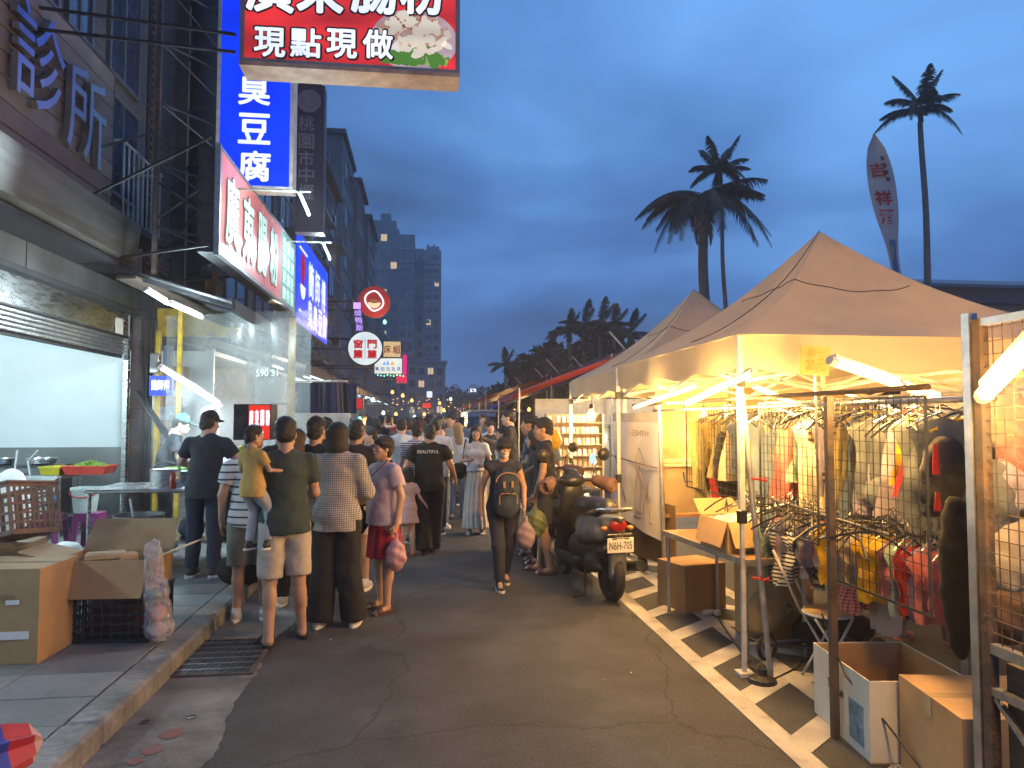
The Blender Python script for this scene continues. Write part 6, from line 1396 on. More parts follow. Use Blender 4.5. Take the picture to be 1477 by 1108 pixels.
for k in range(22):
    y=3.2+.078*k; mn=r.choice(['cream','lilac','blue','red','yellow','dots','pink','mint']); hang((2.52+.03*(k%3),y,1.14),'tee',mn,.26,r.uniform(.28,.4),'%s child garment hanging edge-on on the low rail'%CN[mn],k,r.uniform(1.1,1.9))
# clutter of empty hangers on the rails
hcl=thing('spare_hangers','jumble of black and steel hangers crowding the upper and lower rails','hangers',(2.4,4.2,1.1)); hcl['kind']='stuff'
for k in range(125):
    o=newobj('hanger',hanger_me2 if k%5==0 else hanger_me,hcl); up=k%2; o.location=(r.uniform(-.12,.35),r.uniform(-.75,1.1),(.64 if k%3==0 else .0)+r.uniform(-.03,.03)); o.rotation_euler=(r.uniform(-.3,.3),r.uniform(-.2,.2),r.uniform(0,3.1))
# hanging cloth bags and hats
def soft(name,label,cat,c,rad,m,k2=None,seed=0,group=None,handle=False):
    v=Vox([c[i]-rad[i]-.06 for i in range(3)],[c[i]+rad[i]+.06 for i in range(3)],max(.008,min(rad)*.16)); v.ell(c,rad); 
    if k2: v.ell([c[i]+k2[0][i] for i in range(3)],k2[1],.04)
    v.wrinkle(.006,seed=seed,f=40); V,Q=v.mesh(); base=Vector((c[0],c[1],c[2]-rad[2])); V=V-np.array(base,dtype=np.float32); 
    o=newobj(name,np_mesh(name,V,Q,m)); o.location=base; return tag(o,label,cat,group)
p=PY(1050,668,6.2); soft('black_bag','big rounded black bag hanging on the far grid panel','bag',(p.x,p.y,p.z+.0),(.13,.08,.36),GM['black'],seed=1)
p=PY(1030,660,6.5); hang((p.x,p.y,1.76),'dress','red',.14,.75,'narrow red scarf hanging beside the black bag',3,.2,None,'scarf','hanging_scarf')
for k,px in enumerate((1012,1019)): p=PY(px,620,6.6); hang((p.x,p.y,1.78),'dress',('olive','cream')[k],.16,.8,('olive','cream')[k]+' scarf hanging at the left end of the far grid panel',k,.3,None,'scarf','hanging_scarf')
p=PY(1278,715,3.9); soft('baby_hat','dark grey rounded baby hat hanging low behind the grid','hat',(p.x,p.y,p.z),(.13,.07,.12),GM['slate'],seed=2); p=PY(1360,690,3.3); soft('cloth_bag','large dark grey cloth bag with a red tie behind the grid','bag',(p.x+.02,p.y,p.z),(.15,.06,.18),mg('g_dkgrey',(.09,.088,.08)),((0,0,.1),(.1,.06,.12)),seed=3)
p=PY(1383,850,3.0); soft('dark_coat','long black garment hanging beside the grid door','garment',(p.x,p.y,p.z+.02),(.075,.06,.34),GM['black'],((0,0,.2),(.07,.07,.2)),seed=4)
for k,(px,py,s) in enumerate(((1349,640,.05),(1352,710,.03))):
    p=PY(px,py,3.2); q=MB(); q.surf(lambda u,v:(p.x+.02*(u-.5)*(1+v),p.y,p.z-s*6*v*.5),3,6); q.single('red_ribbon',GM['red'],('long red ribbon tied high on the grid','short red ribbon knotted on the grey bag')[k],'ribbon',solid=.004)
for k,(px,py,Y_) in enumerate(((1096,692,4.5),(1098,835,4.5))):
    p=PY(px,py,Y_); q=MB(); q.tube([(p.x-.06,p.y,p.z+.01),(p.x,p.y-.04,p.z),(p.x+.05,p.y,p.z-.01)],.008,6); q.tube([(p.x-.01,p.y-.04,p.z),(p.x-.03,p.y-.05,p.z+.03)],.006,5); q.tube([(p.x+.0,p.y-.04,p.z),(p.x+.03,p.y-.05,p.z+.02)],.006,5); q.single('red_tie',GM['red'],('upper','lower')[k]+' red string knot binding the tent leg to the frame','string')
# bagged clothes in the near right panel
for k,(px,py,w,h,mn) in enumerate(((1440,600,.30,.22,'cream'),(1462,700,.26,.20,'lilac'),(1436,720,.20,.26,'slate'),(1468,660,.16,.2,'pink'),(1455,800,.24,.26,'cream'),(1460,890,.3,.2,'brown'))):
    p=PY(px,py,2.75); v=Vox((p.x-w*.7,p.y-.12,p.z-h*.8),(p.x+w*.7,p.y+.12,p.z+h*.8),.012); v.ell(tuple(p),(w*.5,.06,h*.6)); v.wrinkle(.008,seed=k,f=45); V,Q=v.mesh(); b_=np.array((p.x,p.y,p.z-h*.6),dtype=np.float32); o=newobj('bagged_clothes',np_mesh('bagged_clothes',V-b_,Q,GM[mn])); o.location=b_.tolist(); tag(o,'%s folded clothing in a clear bag behind the near grid door, %s'%(CN[mn],('top','middle right','middle left','at the edge','lower middle','lowest')[k]),'clothing bundle')
# back curtain of the stall and goods heaps
q=MB(); q.surf(lambda u,w:(5.3+.05*math.sin(9*u),2.2+5.2*u,2.3-2.1*w),30,8); q.single('back_sheet',M['cream_sheet'],'cream cloth sheet closing the back of the clothing stall','sheet',smooth=True)
q=MB(); q.surf(lambda u,w:(2.6+2.6*u,7.75+.06*math.sin(14*u+3*w)+.03*math.sin(9*w),2.1-1.1*w),30,10); q.single('tan_plastic_sheet',mat('tan_plastic',(.42,.26,.13),.25,var=.15,trans=.45,bump=.8,bscale=6),'crumpled tan plastic sheet between the two tents','plastic sheet',smooth=True)
ht=thing('heap_table','table heaped with folded bright clothes inside the clothing stall','table',(3.6,4.8,0)); q=MB(); q.bx(2.95,4.3,3.6,6.6,.84,.88); q.build('top',M['rack_wood'],ht)
for (x,y) in ((3.0,3.7),(4.25,3.7),(3.0,6.5),(4.25,6.5)): q=MB(); q.tube([(x,y,0),(x,y,.84)],.018,6); q.build('leg',M['galv'],ht)
for k in range(60):
    mn=r.choice(['cream','pink','red','blue','yellow','cream','ochre','mint','dots']); q=MB(); x,y=r.uniform(3.0,4.2),r.uniform(3.65,6.5); q.box((x,y,.885+r.uniform(0,.10)),(r.uniform(.18,.3),r.uniform(.14,.25),.05),rz=r.uniform(0,3),bev=.018)
    q.build('folded_garment',GM[mn],ht)
# price card
pc=PY(1175,520,4.3); ca=thing('price_card','yellow square price card on a stem above the stall rail','price card',(pc.x,pc.y,pc.z)); q=MB(); q.box(pc,(.20,.006,.19),R=Euler((0,.07,YAW*-.5)).to_matrix(),bev=.002); q.build('card',mat('card_yellow',(.34,.24,.07),.6,var=.08),ca)
q=MB(); q.tube([pc-Vector((0,0,.09)),pc-Vector((0,0,.28))],.007,6); q.build('stem',M['galv'],ca); q=MB(); put_text(q,'20元',pc+Vector((0,-.006,-.03)),(1,-.05,0),(0.07,0,1),.13,.08,.02); q.build('print',M['red_paint'] if 0 else mat('print_orange',(.5,.16,.03),.7),ca); q=MB(); put_text(q,'均一',pc+Vector((0,-.006,.05)),(1,-.05,0),(.07,0,1),.11,.05,.01); q.build('print',M['print_orange'],ca)

# ------------------------------------------------------------ table with carton, banner, tub
tb_=thing('side_table','long low wooden table with steel legs beside the road, carrying an open carton','table',(2.7,6,0)); c1=G(1010,793,.66)
q=MB(); q.box((0,0,0),(.55,2.35,.03),bev=.004); 
TX,TY=2.42,5.47; TR=0.096
def tl_(x,y): return (TX+x*math.cos(TR)-y*math.sin(TR), TY+x*math.sin(TR)+y*math.cos(TR))
q=MB(); q.box((TX,TY,.70),(.52,1.36,.03),rz=TR,bev=.004); q.build('top',mat('ply',(.24,.14,.075),.55,var=.15,stretch=(3,1,1),scale=3),tb_)
q=MB(); q.box((*tl_(-.265,0),.695),(.012,1.38,.045),rz=TR); q.box((*tl_(0,-.69),.695),(.54,.012,.045),rz=TR); q.build('edge_strip',M['galv'],tb_)
for (x,y) in ((-.23,-.63),(.23,-.63),(-.23,.63),(.23,.63)): p=tl_(x,y); q=MB(); q.tube([(*p,0),(*p,.68)],.016,8); q.build('leg',M['galv'],tb_)
q=MB(); q.tube([(*tl_(-.23,-.63),.12),(*tl_(.23,-.63),.12)],.011,6); q.build('stretcher',M['galv'],tb_)
def carton(label,c,d,rz=0.0,m='carton',open_=False,flaps=(1,1,1,1),fl=.45,tape=True,marks=(),name='cardboard_box',inner='carton_dark',group=None):
    """c = centre of the bottom"""
    t=thing(name,label,'cardboard box',c,rz,group); w,l,h=d; th=.007
    def bb(nm,mm,*a): q=MB(); q.bx(*a); q.build(nm,M[mm],t,world=False)
    bb('bottom',inner,-w/2,w/2,-l/2,l/2,0,th)
    for nm,a in (('side',(-w/2,w/2,-l/2,-l/2+th,th,h)),('side',(-w/2,w/2,l/2-th,l/2,th,h)),('side',(-w/2,-w/2+th,-l/2+th,l/2-th,th,h)),('side',(w/2-th,w/2,-l/2+th,l/2-th,th,h))): bb(nm,m,*a)
    if not open_:
        for s in (0,1):
            q=MB(); q.bx(-w/2,w/2,-l/2 if s else .003,-.003 if s else l/2,h,h+th); q.build('flap',M[m],t,world=False)
        if tape: q=MB(); q.bx(-w/2-.002,w/2+.002,-.028,.028,h+th,h+th+.0012); q.bx(-w/2-.0035,-w/2-.002,-.028,.028,h-.08,h+th); q.build('tape',M['tape'],t,world=False)
    else:
        L=fl*min(w,l)
        for k,(hx,hy,ax,ay,W) in enumerate(((0,-l/2,0,-1,w),(0,l/2,0,1,w),(-w/2,0,-1,0,l),(w/2,0,1,0,l))):
            if not flaps[k]: continue
            an=flaps[k]; q=MB(); dx,dz=math.cos(an),math.sin(an)
            ux,uy=(1,0) if ax==0 else (0,1)
            A=Vector((hx-ux*W/2,hy-uy*W/2,h)); B=Vector((hx+ux*W/2,hy+uy*W/2,h)); D=Vector((ax*dx*L,ay*dx*L,dz*L)); i=Vector((ux,uy,0))*.02
            q.add([A,B,B+D-i,A+D+i],[[0,1,2,3]]); o=q.build('flap',M[m],t,world=False,solid=.006)
    for (tx,face,u,v,tw,thh,mm) in marks:
        q=MB(); e=.0015
        if face=='f': put_text(q,tx,(u,-l/2-e,v),(1,0,0),(0,0,1),tw,thh,.02)
        elif face=='l': put_text(q,tx,(-w/2-e,u,v),(0,-1,0),(0,0,1),tw,thh,.02)
        elif face=='r': put_text(q,tx,(w/2+e,u,v),(0,1,0),(0,0,1),tw,thh,.02)
        q.build('print',M[mm],t,world=False)
    return t
p=(2.36,5.20); cb_=carton('open cardboard box full of clear wrap on the long side table',(p[0],p[1],.716),(.38,.42,.23),TR,'carton',True,(-1.2,.6,-1.3,0),.5)
q=MB(); r=random.Random(9)
def crump(u,w): return (p[0]+.30*(u-.5),p[1]+.34*(w-.5),.91+.05*math.sin(math.pi*u)*math.sin(math.pi*w)+.03*r.random())
q.surf(crump,14,14); q.single('clear_wrap',mat('clear_wrap',(.65,.62,.55),.12,var=.2,scale=30,spec=.9),'crumpled clear wrapping heaped in the open box on the table','plastic wrap')
carton('tall yellow lit cardboard box under the long table, right side',(2.72,5.35,.0),(.42,.42,.56),.1)
carton('brown cardboard box under the long table, left side',(2.42,6.3,.0),(.45,.4,.40),.3,'carton_dark')
p=PY(985,700,7.4); tub=thing('storage_tub','large translucent storage tub with grey handle on the table by the white banner','storage tub',(p.x,7.45,.72))
mat('tub_plastic',(.62,.50,.33),.3,var=.05,trans=.5); q=MB(); z0=.72; q.add([(p.x-.26,7.2,z0),(p.x+.26,7.2,z0),(p.x+.26,7.6,z0),(p.x-.26,7.6,z0),(p.x-.31,7.15,z0+.46),(p.x+.31,7.15,z0+.46),(p.x+.31,7.65,z0+.46),(p.x-.31,7.65,z0+.46)],[[0,3,2,1],[0,1,5,4],[1,2,6,5],[2,3,7,6],[3,0,4,7]]); q.build('body',M['tub_plastic'],tub,solid=.005)
q=MB(); q.box((p.x,7.40,z0+.485),(.66,.54,.05),bev=.02); q.box((p.x,7.40,z0+.52),(.60,.48,.025),bev=.01); q.build('lid',M['tub_plastic'],tub)
q=MB(); q.tube([(p.x-.09,7.14,z0+.42),(p.x-.09,7.10,z0+.33),(p.x+.09,7.10,z0+.33),(p.x+.09,7.14,z0+.42)],.010,6); q.build('handle',M['dark_steel'],tub)
soft('clothes_in_tub','coral coloured clothes lying inside the translucent tub','clothes',(p.x,7.4,.85),(.2,.14,.11),GM['pink'],seed=6)
q=MB(); q.box((p.x+.0,7.45,.705),(.75,.8,.03)); 
tt=q.single('table_board',M['ply'],'plywood board carrying the storage tub','table board')
for k in range(26):
    mn=r.choice(['cream','navy','red','mint','slate','dots']); x=3.0+r.uniform(-.45,1.4); q=MB(); q.box((x,8.3+r.uniform(-.2,.3),1.22+r.uniform(0,.08)),(.16,.14,.05),rz=r.uniform(0,3),bev=.015); q.single('small_goods',GM[mn],'%s bundle in the heap on the table behind the tub'%CN[mn],'folded clothes','heap behind the storage tub')
q=MB(); q.bx(2.5,4.6,8.0,8.75,1.16,1.2); q.bx(2.52,2.56,8.02,8.06,0,1.16); q.bx(4.5,4.54,8.02,8.06,0,1.16); q.bx(2.52,2.56,8.7,8.74,0,1.16); q.single('goods_table',M['rack_wood'],'higher goods table behind the storage tub','table')
# white banner with sketched bottles
bn=thing('white_banner','white cloth banner with faint drawn bottles, tied across the poles beside the scooters','banner',(2.4,7.6,.6)); A=PY(884,600,8.1); B=PY(954,602,6.95); 
def ban(u,w): 
    xx=A.x+(B.x-A.x)*u+.015*math.sin(10*u+4*w)+.012*math.sin(3+7*w); yy=A.y+(B.y-A.y)*u+.02*math.sin(13*u+2*w); return Vector((xx,yy,1.76-w*(1.16+.14*u)))
mat('banner_cloth',(.72,.70,.70),.75,var=.04,trans=.35,bump=.2,bscale=5); mat('banner_head',(.25,.25,.26),.7,trans=.2); mat('banner_ink',(.22,.19,.19),.8)
q=MB(); q.surf(lambda u,w:ban(u,.08+.92*w),26,20); q.build('cloth',M['banner_cloth'],bn,smooth=True,solid=.003); q=MB(); q.surf(lambda u,w:ban(u,.08*w)+Vector((-.002,0,0)),20,2); q.build('top_band',M['banner_head'],bn,smooth=True)
nb=(B-A).cross(Vector((0,0,-1))).normalized(); nb = nb if nb.y<0 else -nb
def onb(u,w): return ban(u,w)+nb*.012
q=MB(); q.tube([onb(.55+.05*math.sin(a)*1.2,.47-.09*math.cos(a)) if 0 else onb(u,w) for u,w in ((.50,.85),(.50,.60),(.53,.55),(.53,.45),(.58,.45),(.58,.55),(.61,.60),(.61,.85),(.50,.85))],.004,4,False); q.tube([onb(.68,.85),onb(.68,.72),onb(.72,.68),onb(.72,.60),onb(.75,.60),onb(.75,.68),onb(.79,.72),onb(.79,.85)],.004,4,False); q.tube([onb(.46,.90),onb(.84,.90)],.004,4,False); q.tube([onb(.52,.42),onb(.60,.30),onb(.68,.42)],.003,4,False); q.build('drawing',M['banner_ink'],bn)
q=MB(); V,F,x0,x1,y0,y1=text_mesh('WINES',.0); q.add([onb(.78-.30*(v.x-x0)/(x1-x0),.20-.05*(v.y-y0)/(y1-y0)) for v in V],F); q.build('lettering',M['banner_ink'],bn)
q=MB(); q.tube([ban(0,.42)+nb*.03,ban(.5,.435)+nb*.03,ban(1,.43)+nb*.03],.006,5); q.tube([ban(.05,.3)+nb*.02,ban(.15,.6)+nb*.02,ban(.3,.82)+nb*.02],.004,5); q.build('cord',M['rusty'],bn)
q=MB(); q.tube([(B.x+.02,B.y,0),(B.x-.02,B.y,1.84)],.022,8); q.single('banner_pole',M['galv'],'steel pole at the near edge of the white banner','pole')
q=MB(); q.tube([(B.x+.75,B.y+.1,.7),(B.x+.72,B.y+.1,1.84)],.02,8); q.single('banner_pole',M['galv'],'steel pole standing right of the storage tub','pole')
q=MB(); q.surf(lambda u,w:(A.x+.03+(B.x-A.x+.1)*u+.02*math.sin(9*u),A.y+(B.y-A.y)*u,.82-.62*w),16,6); q.single('brown_cloth',mat('brown_cloth',(.13,.085,.05),.85,var=.15),'brown cloth skirt hanging under the white banner','cloth',smooth=True,solid=.01)
# trolley wheel and small things by the tent leg
q=MB(); q.lathe((2.42,7.75,.1),[(.02,-.03),(.09,-.03),(.1,0),(.09,.03),(.02,.03)],18,R=Matrix.Rotation(math.pi/2,3,'Y')); q.single('tent_weight',M['rusty'],'round rusty weight beside the foot of the far tent leg','weight')
# cables
q=MB(); q.tube([G(1015,845),G(1040,900)+Vector((0,0,.01)),G(1060,930)+Vector((0,0,.01)),G(1085,965)+Vector((0,0,.01)),G(1110,985)+Vector((0,0,.012)),G(1150,965)+Vector((0,0,.01)),G(1168,925)+Vector((0,0,.02))],.006,6); q.single('power_cable',M['black_plastic'],'black power cable curling round the foot of the near tent leg','cable')
q=MB(); g_=G(1022,888); q.box((g_.x,g_.y,.03),(.12,.05,.035),rz=.4,bev=.008); q.box((g_.x+.07,g_.y-.03,.03),(.05,.04,.05),rz=.4,bev=.006); q.single('power_strip',M['white_pole'],'white power strip lying on the painted hatching','power strip')
q=MB(); g_=G(1100,985); q.lathe((g_.x,g_.y,.0),[(.09,.004),(.085,.03),(.03,.05),(.03,.09)],12); q.single('pole_base',M['black_plastic'],'black foot plate under the near tent leg','pole base')

# folding stool, trolley, big boxes in the right foreground
ps_=G(1232,942); st=thing('folding_stool','white metal folding stool with a round tan seat behind the big carton','stool',(ps_.x,4.55,0)); sx,sy,sz=2.62,4.42,.44
q=MB(); q.lathe((sx,sy,sz),[(.145,-.015),(.15,0),(.145,.012),(.10,.016)],26); q.build('seat',mat('seat_tan',(.50,.36,.18),.5),st,smooth=True); q=MB(); q.tube([(sx+.15*math.cos(k*math.pi/12),sy+.15*math.sin(k*math.pi/12),sz-.005) for k in range(25)],.009,6,False); q.build('rim',M['white_pole'],st)
for (a,b_) in (((-.13,-.10,0),(.13,-.08,sz-.02)),((.13,-.10,0),(-.13,-.08,sz-.02)),((-.13,.10,0),(.13,.08,sz-.02)),((.13,.10,0),(-.13,.08,sz-.02))): q=MB(); q.tube([(sx+a[0],sy+a[1],a[2]),(sx+b_[0],sy+b_[1],b_[2])],.009,7); q.build('leg',M['white_pole'],st,smooth=True)
q=MB(); q.tube([(sx-.13,sy+.09,sz-.03),(sx-.30,sy+.13,.82)],.009,7); q.tube([(sx-.05,sy+.12,sz-.03),(sx-.15,sy+.16,.66)],.009,7); q.build('back_frame',M['white_pole'],st,smooth=True)
tr=thing('shopping_trolley','beige cloth trolley bag with dark wheels lying behind the folding stool','trolley',(2.6,5.0,0)); v=Vox((2.1,4.6,.0),(3.0,5.4,.65),.016); v.cone((2.42,5.0,.24),(2.62,5.05,.40),.14,.12,.05); v.wrinkle(.006,seed=3,f=30); V,Q=v.mesh(); newobj('bag',np_mesh('bag',V-np.array((2.6,5.0,0),dtype=np.float32),Q,mg('trolley_cloth',(.34,.25,.15))),tr)
for (x,y,rr) in ((2.40,4.82,.085),(3.05,4.55,.10)): q=MB(); q.tube([(x+rr*math.cos(k*math.pi/10)*.9,y+rr*math.cos(k*math.pi/10)*.3,rr+.012+rr*math.sin(k*math.pi/10)) for k in range(21)],.014,6,False); q.lathe((x,y,rr+.012),[(.02,-.02),(.03,0),(.02,.02)],10,R=Matrix.Rotation(math.pi/2,3,'X')); q.build('wheel',M['black_plastic'],tr)
q=MB(); q.beam((2.42,4.85,.1),(3.05,4.6,.11),.02,.02); q.beam((2.5,5.0,.42),(3.02,4.6,.12),.018,.018); q.build('frame',M['dark_steel'],tr)
soft('black_sack','black cloth sack lying behind the folding stool','sack',(2.95,4.9,.17),(.30,.2,.15),GM['black'],seed=7)
# the two large cartons
c0=thing; 
bx1=carton('large open carton with a white printed side and brown inside, in the right foreground',(2.48,3.62,0),(.52,.62,.40),-.10,'carton_white',True,(0,0,0,0),.3,marks=(('Taiwan',"l",.05,.24,.18,.05,'ink'),),inner='carton')
q=MB(); q.bx(-.262,-.2605,-.25,-.10,.05,.25); q.build('picture',mat('farm_picture',(.12,.25,.10),.5,var=.5,scale=9,col2=(.25,.45,.65)),bx1,world=False)
for nm,a in (('lining',(-.250,.250,.296,.302,.01,.395)),('lining',(.248,.252,-.30,.29,.01,.395)),('lining',(-.252,-.248,-.30,.29,.01,.395)),('lining',(-.247,.247,-.302,-.298,.01,.395))): q=MB(); q.bx(*a); q.build(nm,M['carton'],bx1,world=False)
carton('large closed carton with dark print, nearest in the right foreground',(2.60,2.98,0),(.66,.52,.44),-.16,'carton',marks=(('寶 石',"f",-.12,.20,.20,.08,'ink'),('R B',"f",.1,.07,.16,.05,'ink')))
q=MB(); q.tube([(2.19,3.75,.62),(2.20,3.55,.35),(2.26,3.3,.2),(2.30,3.0,.02)],.006,6); q.single('power_cable',M['black_plastic'],'black cord hanging over the white side of the open carton','cord')

# ------------------------------------------------------------ scooters
mat('scooter_silver',(.30,.31,.31),.32,.55,var=.08,dirt=(.10,.10,.10),dscale=4); mat('scooter_dark',(.03,.032,.035),.35,.2,var=.15); mat('tail_red',(.30,.01,.01),.15); mat('plate_white',(.72,.71,.66),.45); mat('glove_brown',(.17,.09,.07),.8,bump=.3,bscale=30); mat('mirror_glass',(.55,.53,.50),.05,1.0); mat('chrome_bar',(.5,.5,.48),.2,.95)
def scooter(loc,rz,label,body='scooter_silver',plate=None,tail=True):
    t=thing('motor_scooter',label,'scooter',loc,rz)
    def sd(nm,m,fn,lo,hi,h=.016): v=Vox(lo,hi,h); fn(v); V,Q=v.mesh(); return newobj(nm,np_mesh(nm,V,Q,M[m]),t)
    # rear at -Y, front at +Y
    for (y,nm) in ((-.60,'rear_wheel'),(.66,'front_wheel')):
        q=MB(); q.tube([(0,y+.195*math.cos(k*math.pi/14),.235+.195*math.sin(k*math.pi/14)) for k in range(29)],.052,9,False); w=q.build(nm,M['rubber'],t,world=False,smooth=True)
        q=MB(); q.lathe((0,y,.235),[(.02,-.04),(.16,-.03),(.165,0),(.16,.03),(.02,.04)],22,R=Matrix.Rotation(math.pi/2,3,'Y')); q.build('rim',M['dark_steel'],w,world=False)
    def tail_(v): v.cone((0,-.10,.62),(0,-.62,.70),.155,.115,.05,sy=1); v.cone((0,-.55,.72),(0,-.80,.80),.10,.05,.05); v.cone((-.10,-.2,.55),(-.09,-.55,.62),.10,.07,.05); v.cone((.10,-.2,.55),(.09,-.55,.62),.10,.07,.05); v.clip((0,0,.46),(0,.0,-1)); v.clip((0,0,.80),(0,.0,1))
    sd('tail_body',body,tail_,(-.25,-.95,.38),(.25,.15,.95)); 
    sd('side_cover','scooter_dark',lambda v:(v.cone((0,.1,.40),(0,-.45,.44),.15,.12,.05),v.ell((.13,-.42,.34),(.07,.22,.10)),v.ell((-.13,-.45,.32),(.06,.2,.08))),(-.28,-.8,.15),(.28,.35,.65))
    sd('seat','black_plastic',lambda v:(v.cone((0,.06,.78),(0,-.50,.82),.13,.12,.06,sy=1),v.ell((0,-.1,.82),(.14,.25,.05)),v.clip((0,0,.76),(0,0,-1))),(-.2,-.75,.7),(.2,.25,.98))
    sd('leg_shield',body if body!='scooter_silver' else 'scooter_dark',lambda v:(v.cone((0,.48,.40),(0,.40,.90),.165,.13,.05,sy=.32),v.cone((0,.60,.55),(0,.52,.90),.07,.09,.05)),(-.28,.2,.2),(.28,.9,1.15))
    sd('floor_board','black_plastic',lambda v:v.cone((0,.45,.27),(0,0.0,.29),.16,.16,.04,sy=1,cut=((0,0,.32),(0,0,1))),(-.22,-.25,.08),(.22,.7,.36))
    sd('front_mudguard',body,lambda v:(v.cone((0,.52,.46),(0,.84,.40),.075,.055,.05),),(-.14,.35,.3),(.14,.98,.6))
    sd('handlebar_cover','scooter_dark',lambda v:(v.ell((0,.42,1.03),(.15,.10,.075)),v.ell((0,.45,1.10),(.08,.07,.06))),(-.24,.25,.9),(.24,.6,1.22))
    q=MB(); q.tube([(-.34,.28,1.04),(-.2,.36,1.04),(0,.40,1.04),(.2,.36,1.04),(.34,.28,1.04)],.016,8); q.build('handlebar',M['black_plastic'],t,world=False,smooth=True)
    for s in (-1,1):
        sd('hand_muff','glove_brown',lambda v:(v.cone((s*.26,.36,1.03),(s*.36,.22,.99),.060,.085,.03),v.ell((s*.385,.175,.975),(.062,.03,.062),.01,'s')),(-.52,.02,.8),(.52,.5,1.2),.014)
        q=MB(); q.tube([(s*.22,.38,1.05),(s*.25,.38,1.18),(s*.33,.36,1.27)],.007,6); mi=q.build('mirror',M['black_plastic'],t,world=False); q=MB(); q.lathe((s*.35,.36,1.31),[(.03,-.012),(.068,-.012),(.070,0),(.05,.02),(.01,.026)],20,R=Matrix.Rotation(math.pi/2,3,'X')); q.build('housing',M['black_plastic'],mi,world=False,smooth=True)
        q=MB(); q.lathe((s*.35,.347,1.31),[(.060,-.003),(.060,.003)],20,R=Matrix.Rotation(math.pi/2,3,'X')); q.build('mirror_glass',M['mirror_glass'],mi,world=False)
    if tail:
        sd('tail_light','tail_red',lambda v:(v.ell((0,-.765,.715),(.085,.035,.062)),v.clip((0,0,.66),(0,0,-1))),(-.14,-.85,.6),(.14,-.68,.82),.008)
        q=MB(); q.tube([(-.17,-.45,.80),(-.16,-.70,.86),(-.10,-.83,.87),(.10,-.83,.87),(.16,-.70,.86),(.17,-.45,.80)],.016,8); q.build('grab_rail',M['chrome_bar'],t,world=False,smooth=True)
        q=MB(); q.tube([(-.12,-.80,.64),(.12,-.80,.64)],.013,8); q.build('lower_bar',M['chrome_bar'],t,world=False)
        q=MB(); q.box((0,-.775,.42),(.15,.02,.30),bev=.02); q.box((0,-.71,.33),(.13,.10,.25),bev=.03); q.build('rear_mudguard',M['scooter_silver'] if body=='scooter_silver' else M['black_plastic'],t,world=False)
        for s in (-1,1): q=MB(); q.sph((s*.13,-.74,.69),(.035,.035,.022),12,8); q.build('indicator',mat('amber',(.5,.17,.02),.2),t,world=False,smooth=True)
    if plate:
        q=MB(); q.box((0,-.815,.545),(.26,.006,.135),bev=.004); pl_=q.build('number_plate',M['plate_white'],t,world=False); q=MB(); put_text(q,plate,(0,-.8195,.543),(1,0,0),(0,0,1),.225,.072,.025); q.build('characters',M['ink'],pl_,world=False)
        q=MB(); q.box((-.06,-.8195,.605),(.05,.002,.014)); q.box((.06,-.8195,.605),(.05,.002,.014)); q.box((0,-.8195,.607),(.05,.002,.007)); q.build('plate_marks',M['ink'],pl_,world=False)
    q=MB(); q.tube([(.17,-.15,.26),(.19,-.55,.30),(.185,-.85,.36)],[.03,.055,.05],10); q.build('exhaust',M['dark_steel'],t,world=False,smooth=True)
    q=MB(); q.tube([(-.12,-.25,.22),(-.17,-.38,.01),(-.30,-.42,.012)],.012,6); q.tube([(.12,-.2,.2),(.15,-.34,.012)],.012,6); q.build('stand',M['dark_steel'],t,world=False)
    return t
ra=G(883,866); rb_=math.radians(9)
sc1=scooter((ra.x-.10,ra.y+.60,0),rb_,'dark silver motor scooter with plate N6H-705 parked beside the white banner','scooter_silver','N6H-705')
sc2=scooter((1.74,9.05,0),.22,'black motor scooter parked just beyond the silver one','scooter_dark',None,True)
p=PY(797,683,7.5)
q=MB(); hp=sc1.matrix_basis @ Vector((-.0,.5,1.26)); q.sph(tuple(Vector((sc1.location.x,sc1.location.y,0))+Matrix.Rotation(rb_,3,'Z')@Vector((.24,.42,1.26))),(.035,.02,.05),10,6); q.single('blue_phone_light',M['led_blue'],'small blue glowing light beside the scooter mirror','light')
# helmet on the far scooter
q=MB(); o=Vector((1.74,9.05,0)); hc=o+Matrix.Rotation(.22,3,'Z')@Vector((-.10,.36,1.20)); v=Vox(tuple(hc-Vector((.2,.2,.16))),tuple(hc+Vector((.2,.2,.22))),.012); v.ell(tuple(hc),(.125,.145,.13)); v.clip(tuple(hc+Vector((0,0,-.05))),(0,0,-1)); V,Q=v.mesh(); base=np.array(hc-Vector((0,0,.05)),dtype=np.float32); ob=newobj('helmet',np_mesh('helmet',V-base,Q,M['scooter_dark'])); ob.location=base.tolist(); tag(ob,'black riding helmet hung on the far scooter handlebar','helmet')

# van parked among the stalls
vn=thing('parked_van','dark blue van with a pale roof parked behind the tarpaulins','van',(1.95,20.5,0)); v=Vox((.6,18.3,.1),(3.4,23.2,2.1),.05)
v.cone((2.0,19.3,1.05),(2.0,22.4,1.05),.86,.86,.1,sy=1); V,Q=v.mesh()
q=MB(); X0_,X1_=1.15,2.85; prof=[(18.9,.35),(18.75,.6),(18.8,1.05),(19.05,1.75),(19.3,1.86),(22.6,1.88),(22.8,1.75),(22.85,.4)]
q.prism([(X0_,y_,z_) for y_,z_ in prof],(X1_-X0_,0,0)); q.build('body',mat('van_blue',(.018,.028,.07),.25,.3),vn); q=MB(); q.box((2.0,20.95,1.90),(1.5,3.2,.07),bev=.03); q.build('roof',mat('van_roof',(.28,.33,.42),.35,.2),vn)
q=MB(); q.add([(1.28,18.83,1.12),(2.72,18.83,1.12),(2.66,19.03,1.70),(1.34,19.03,1.70)],[[0,1,2,3]]); q.build('rear_window',M['glass_dark'],vn,solid=.02)
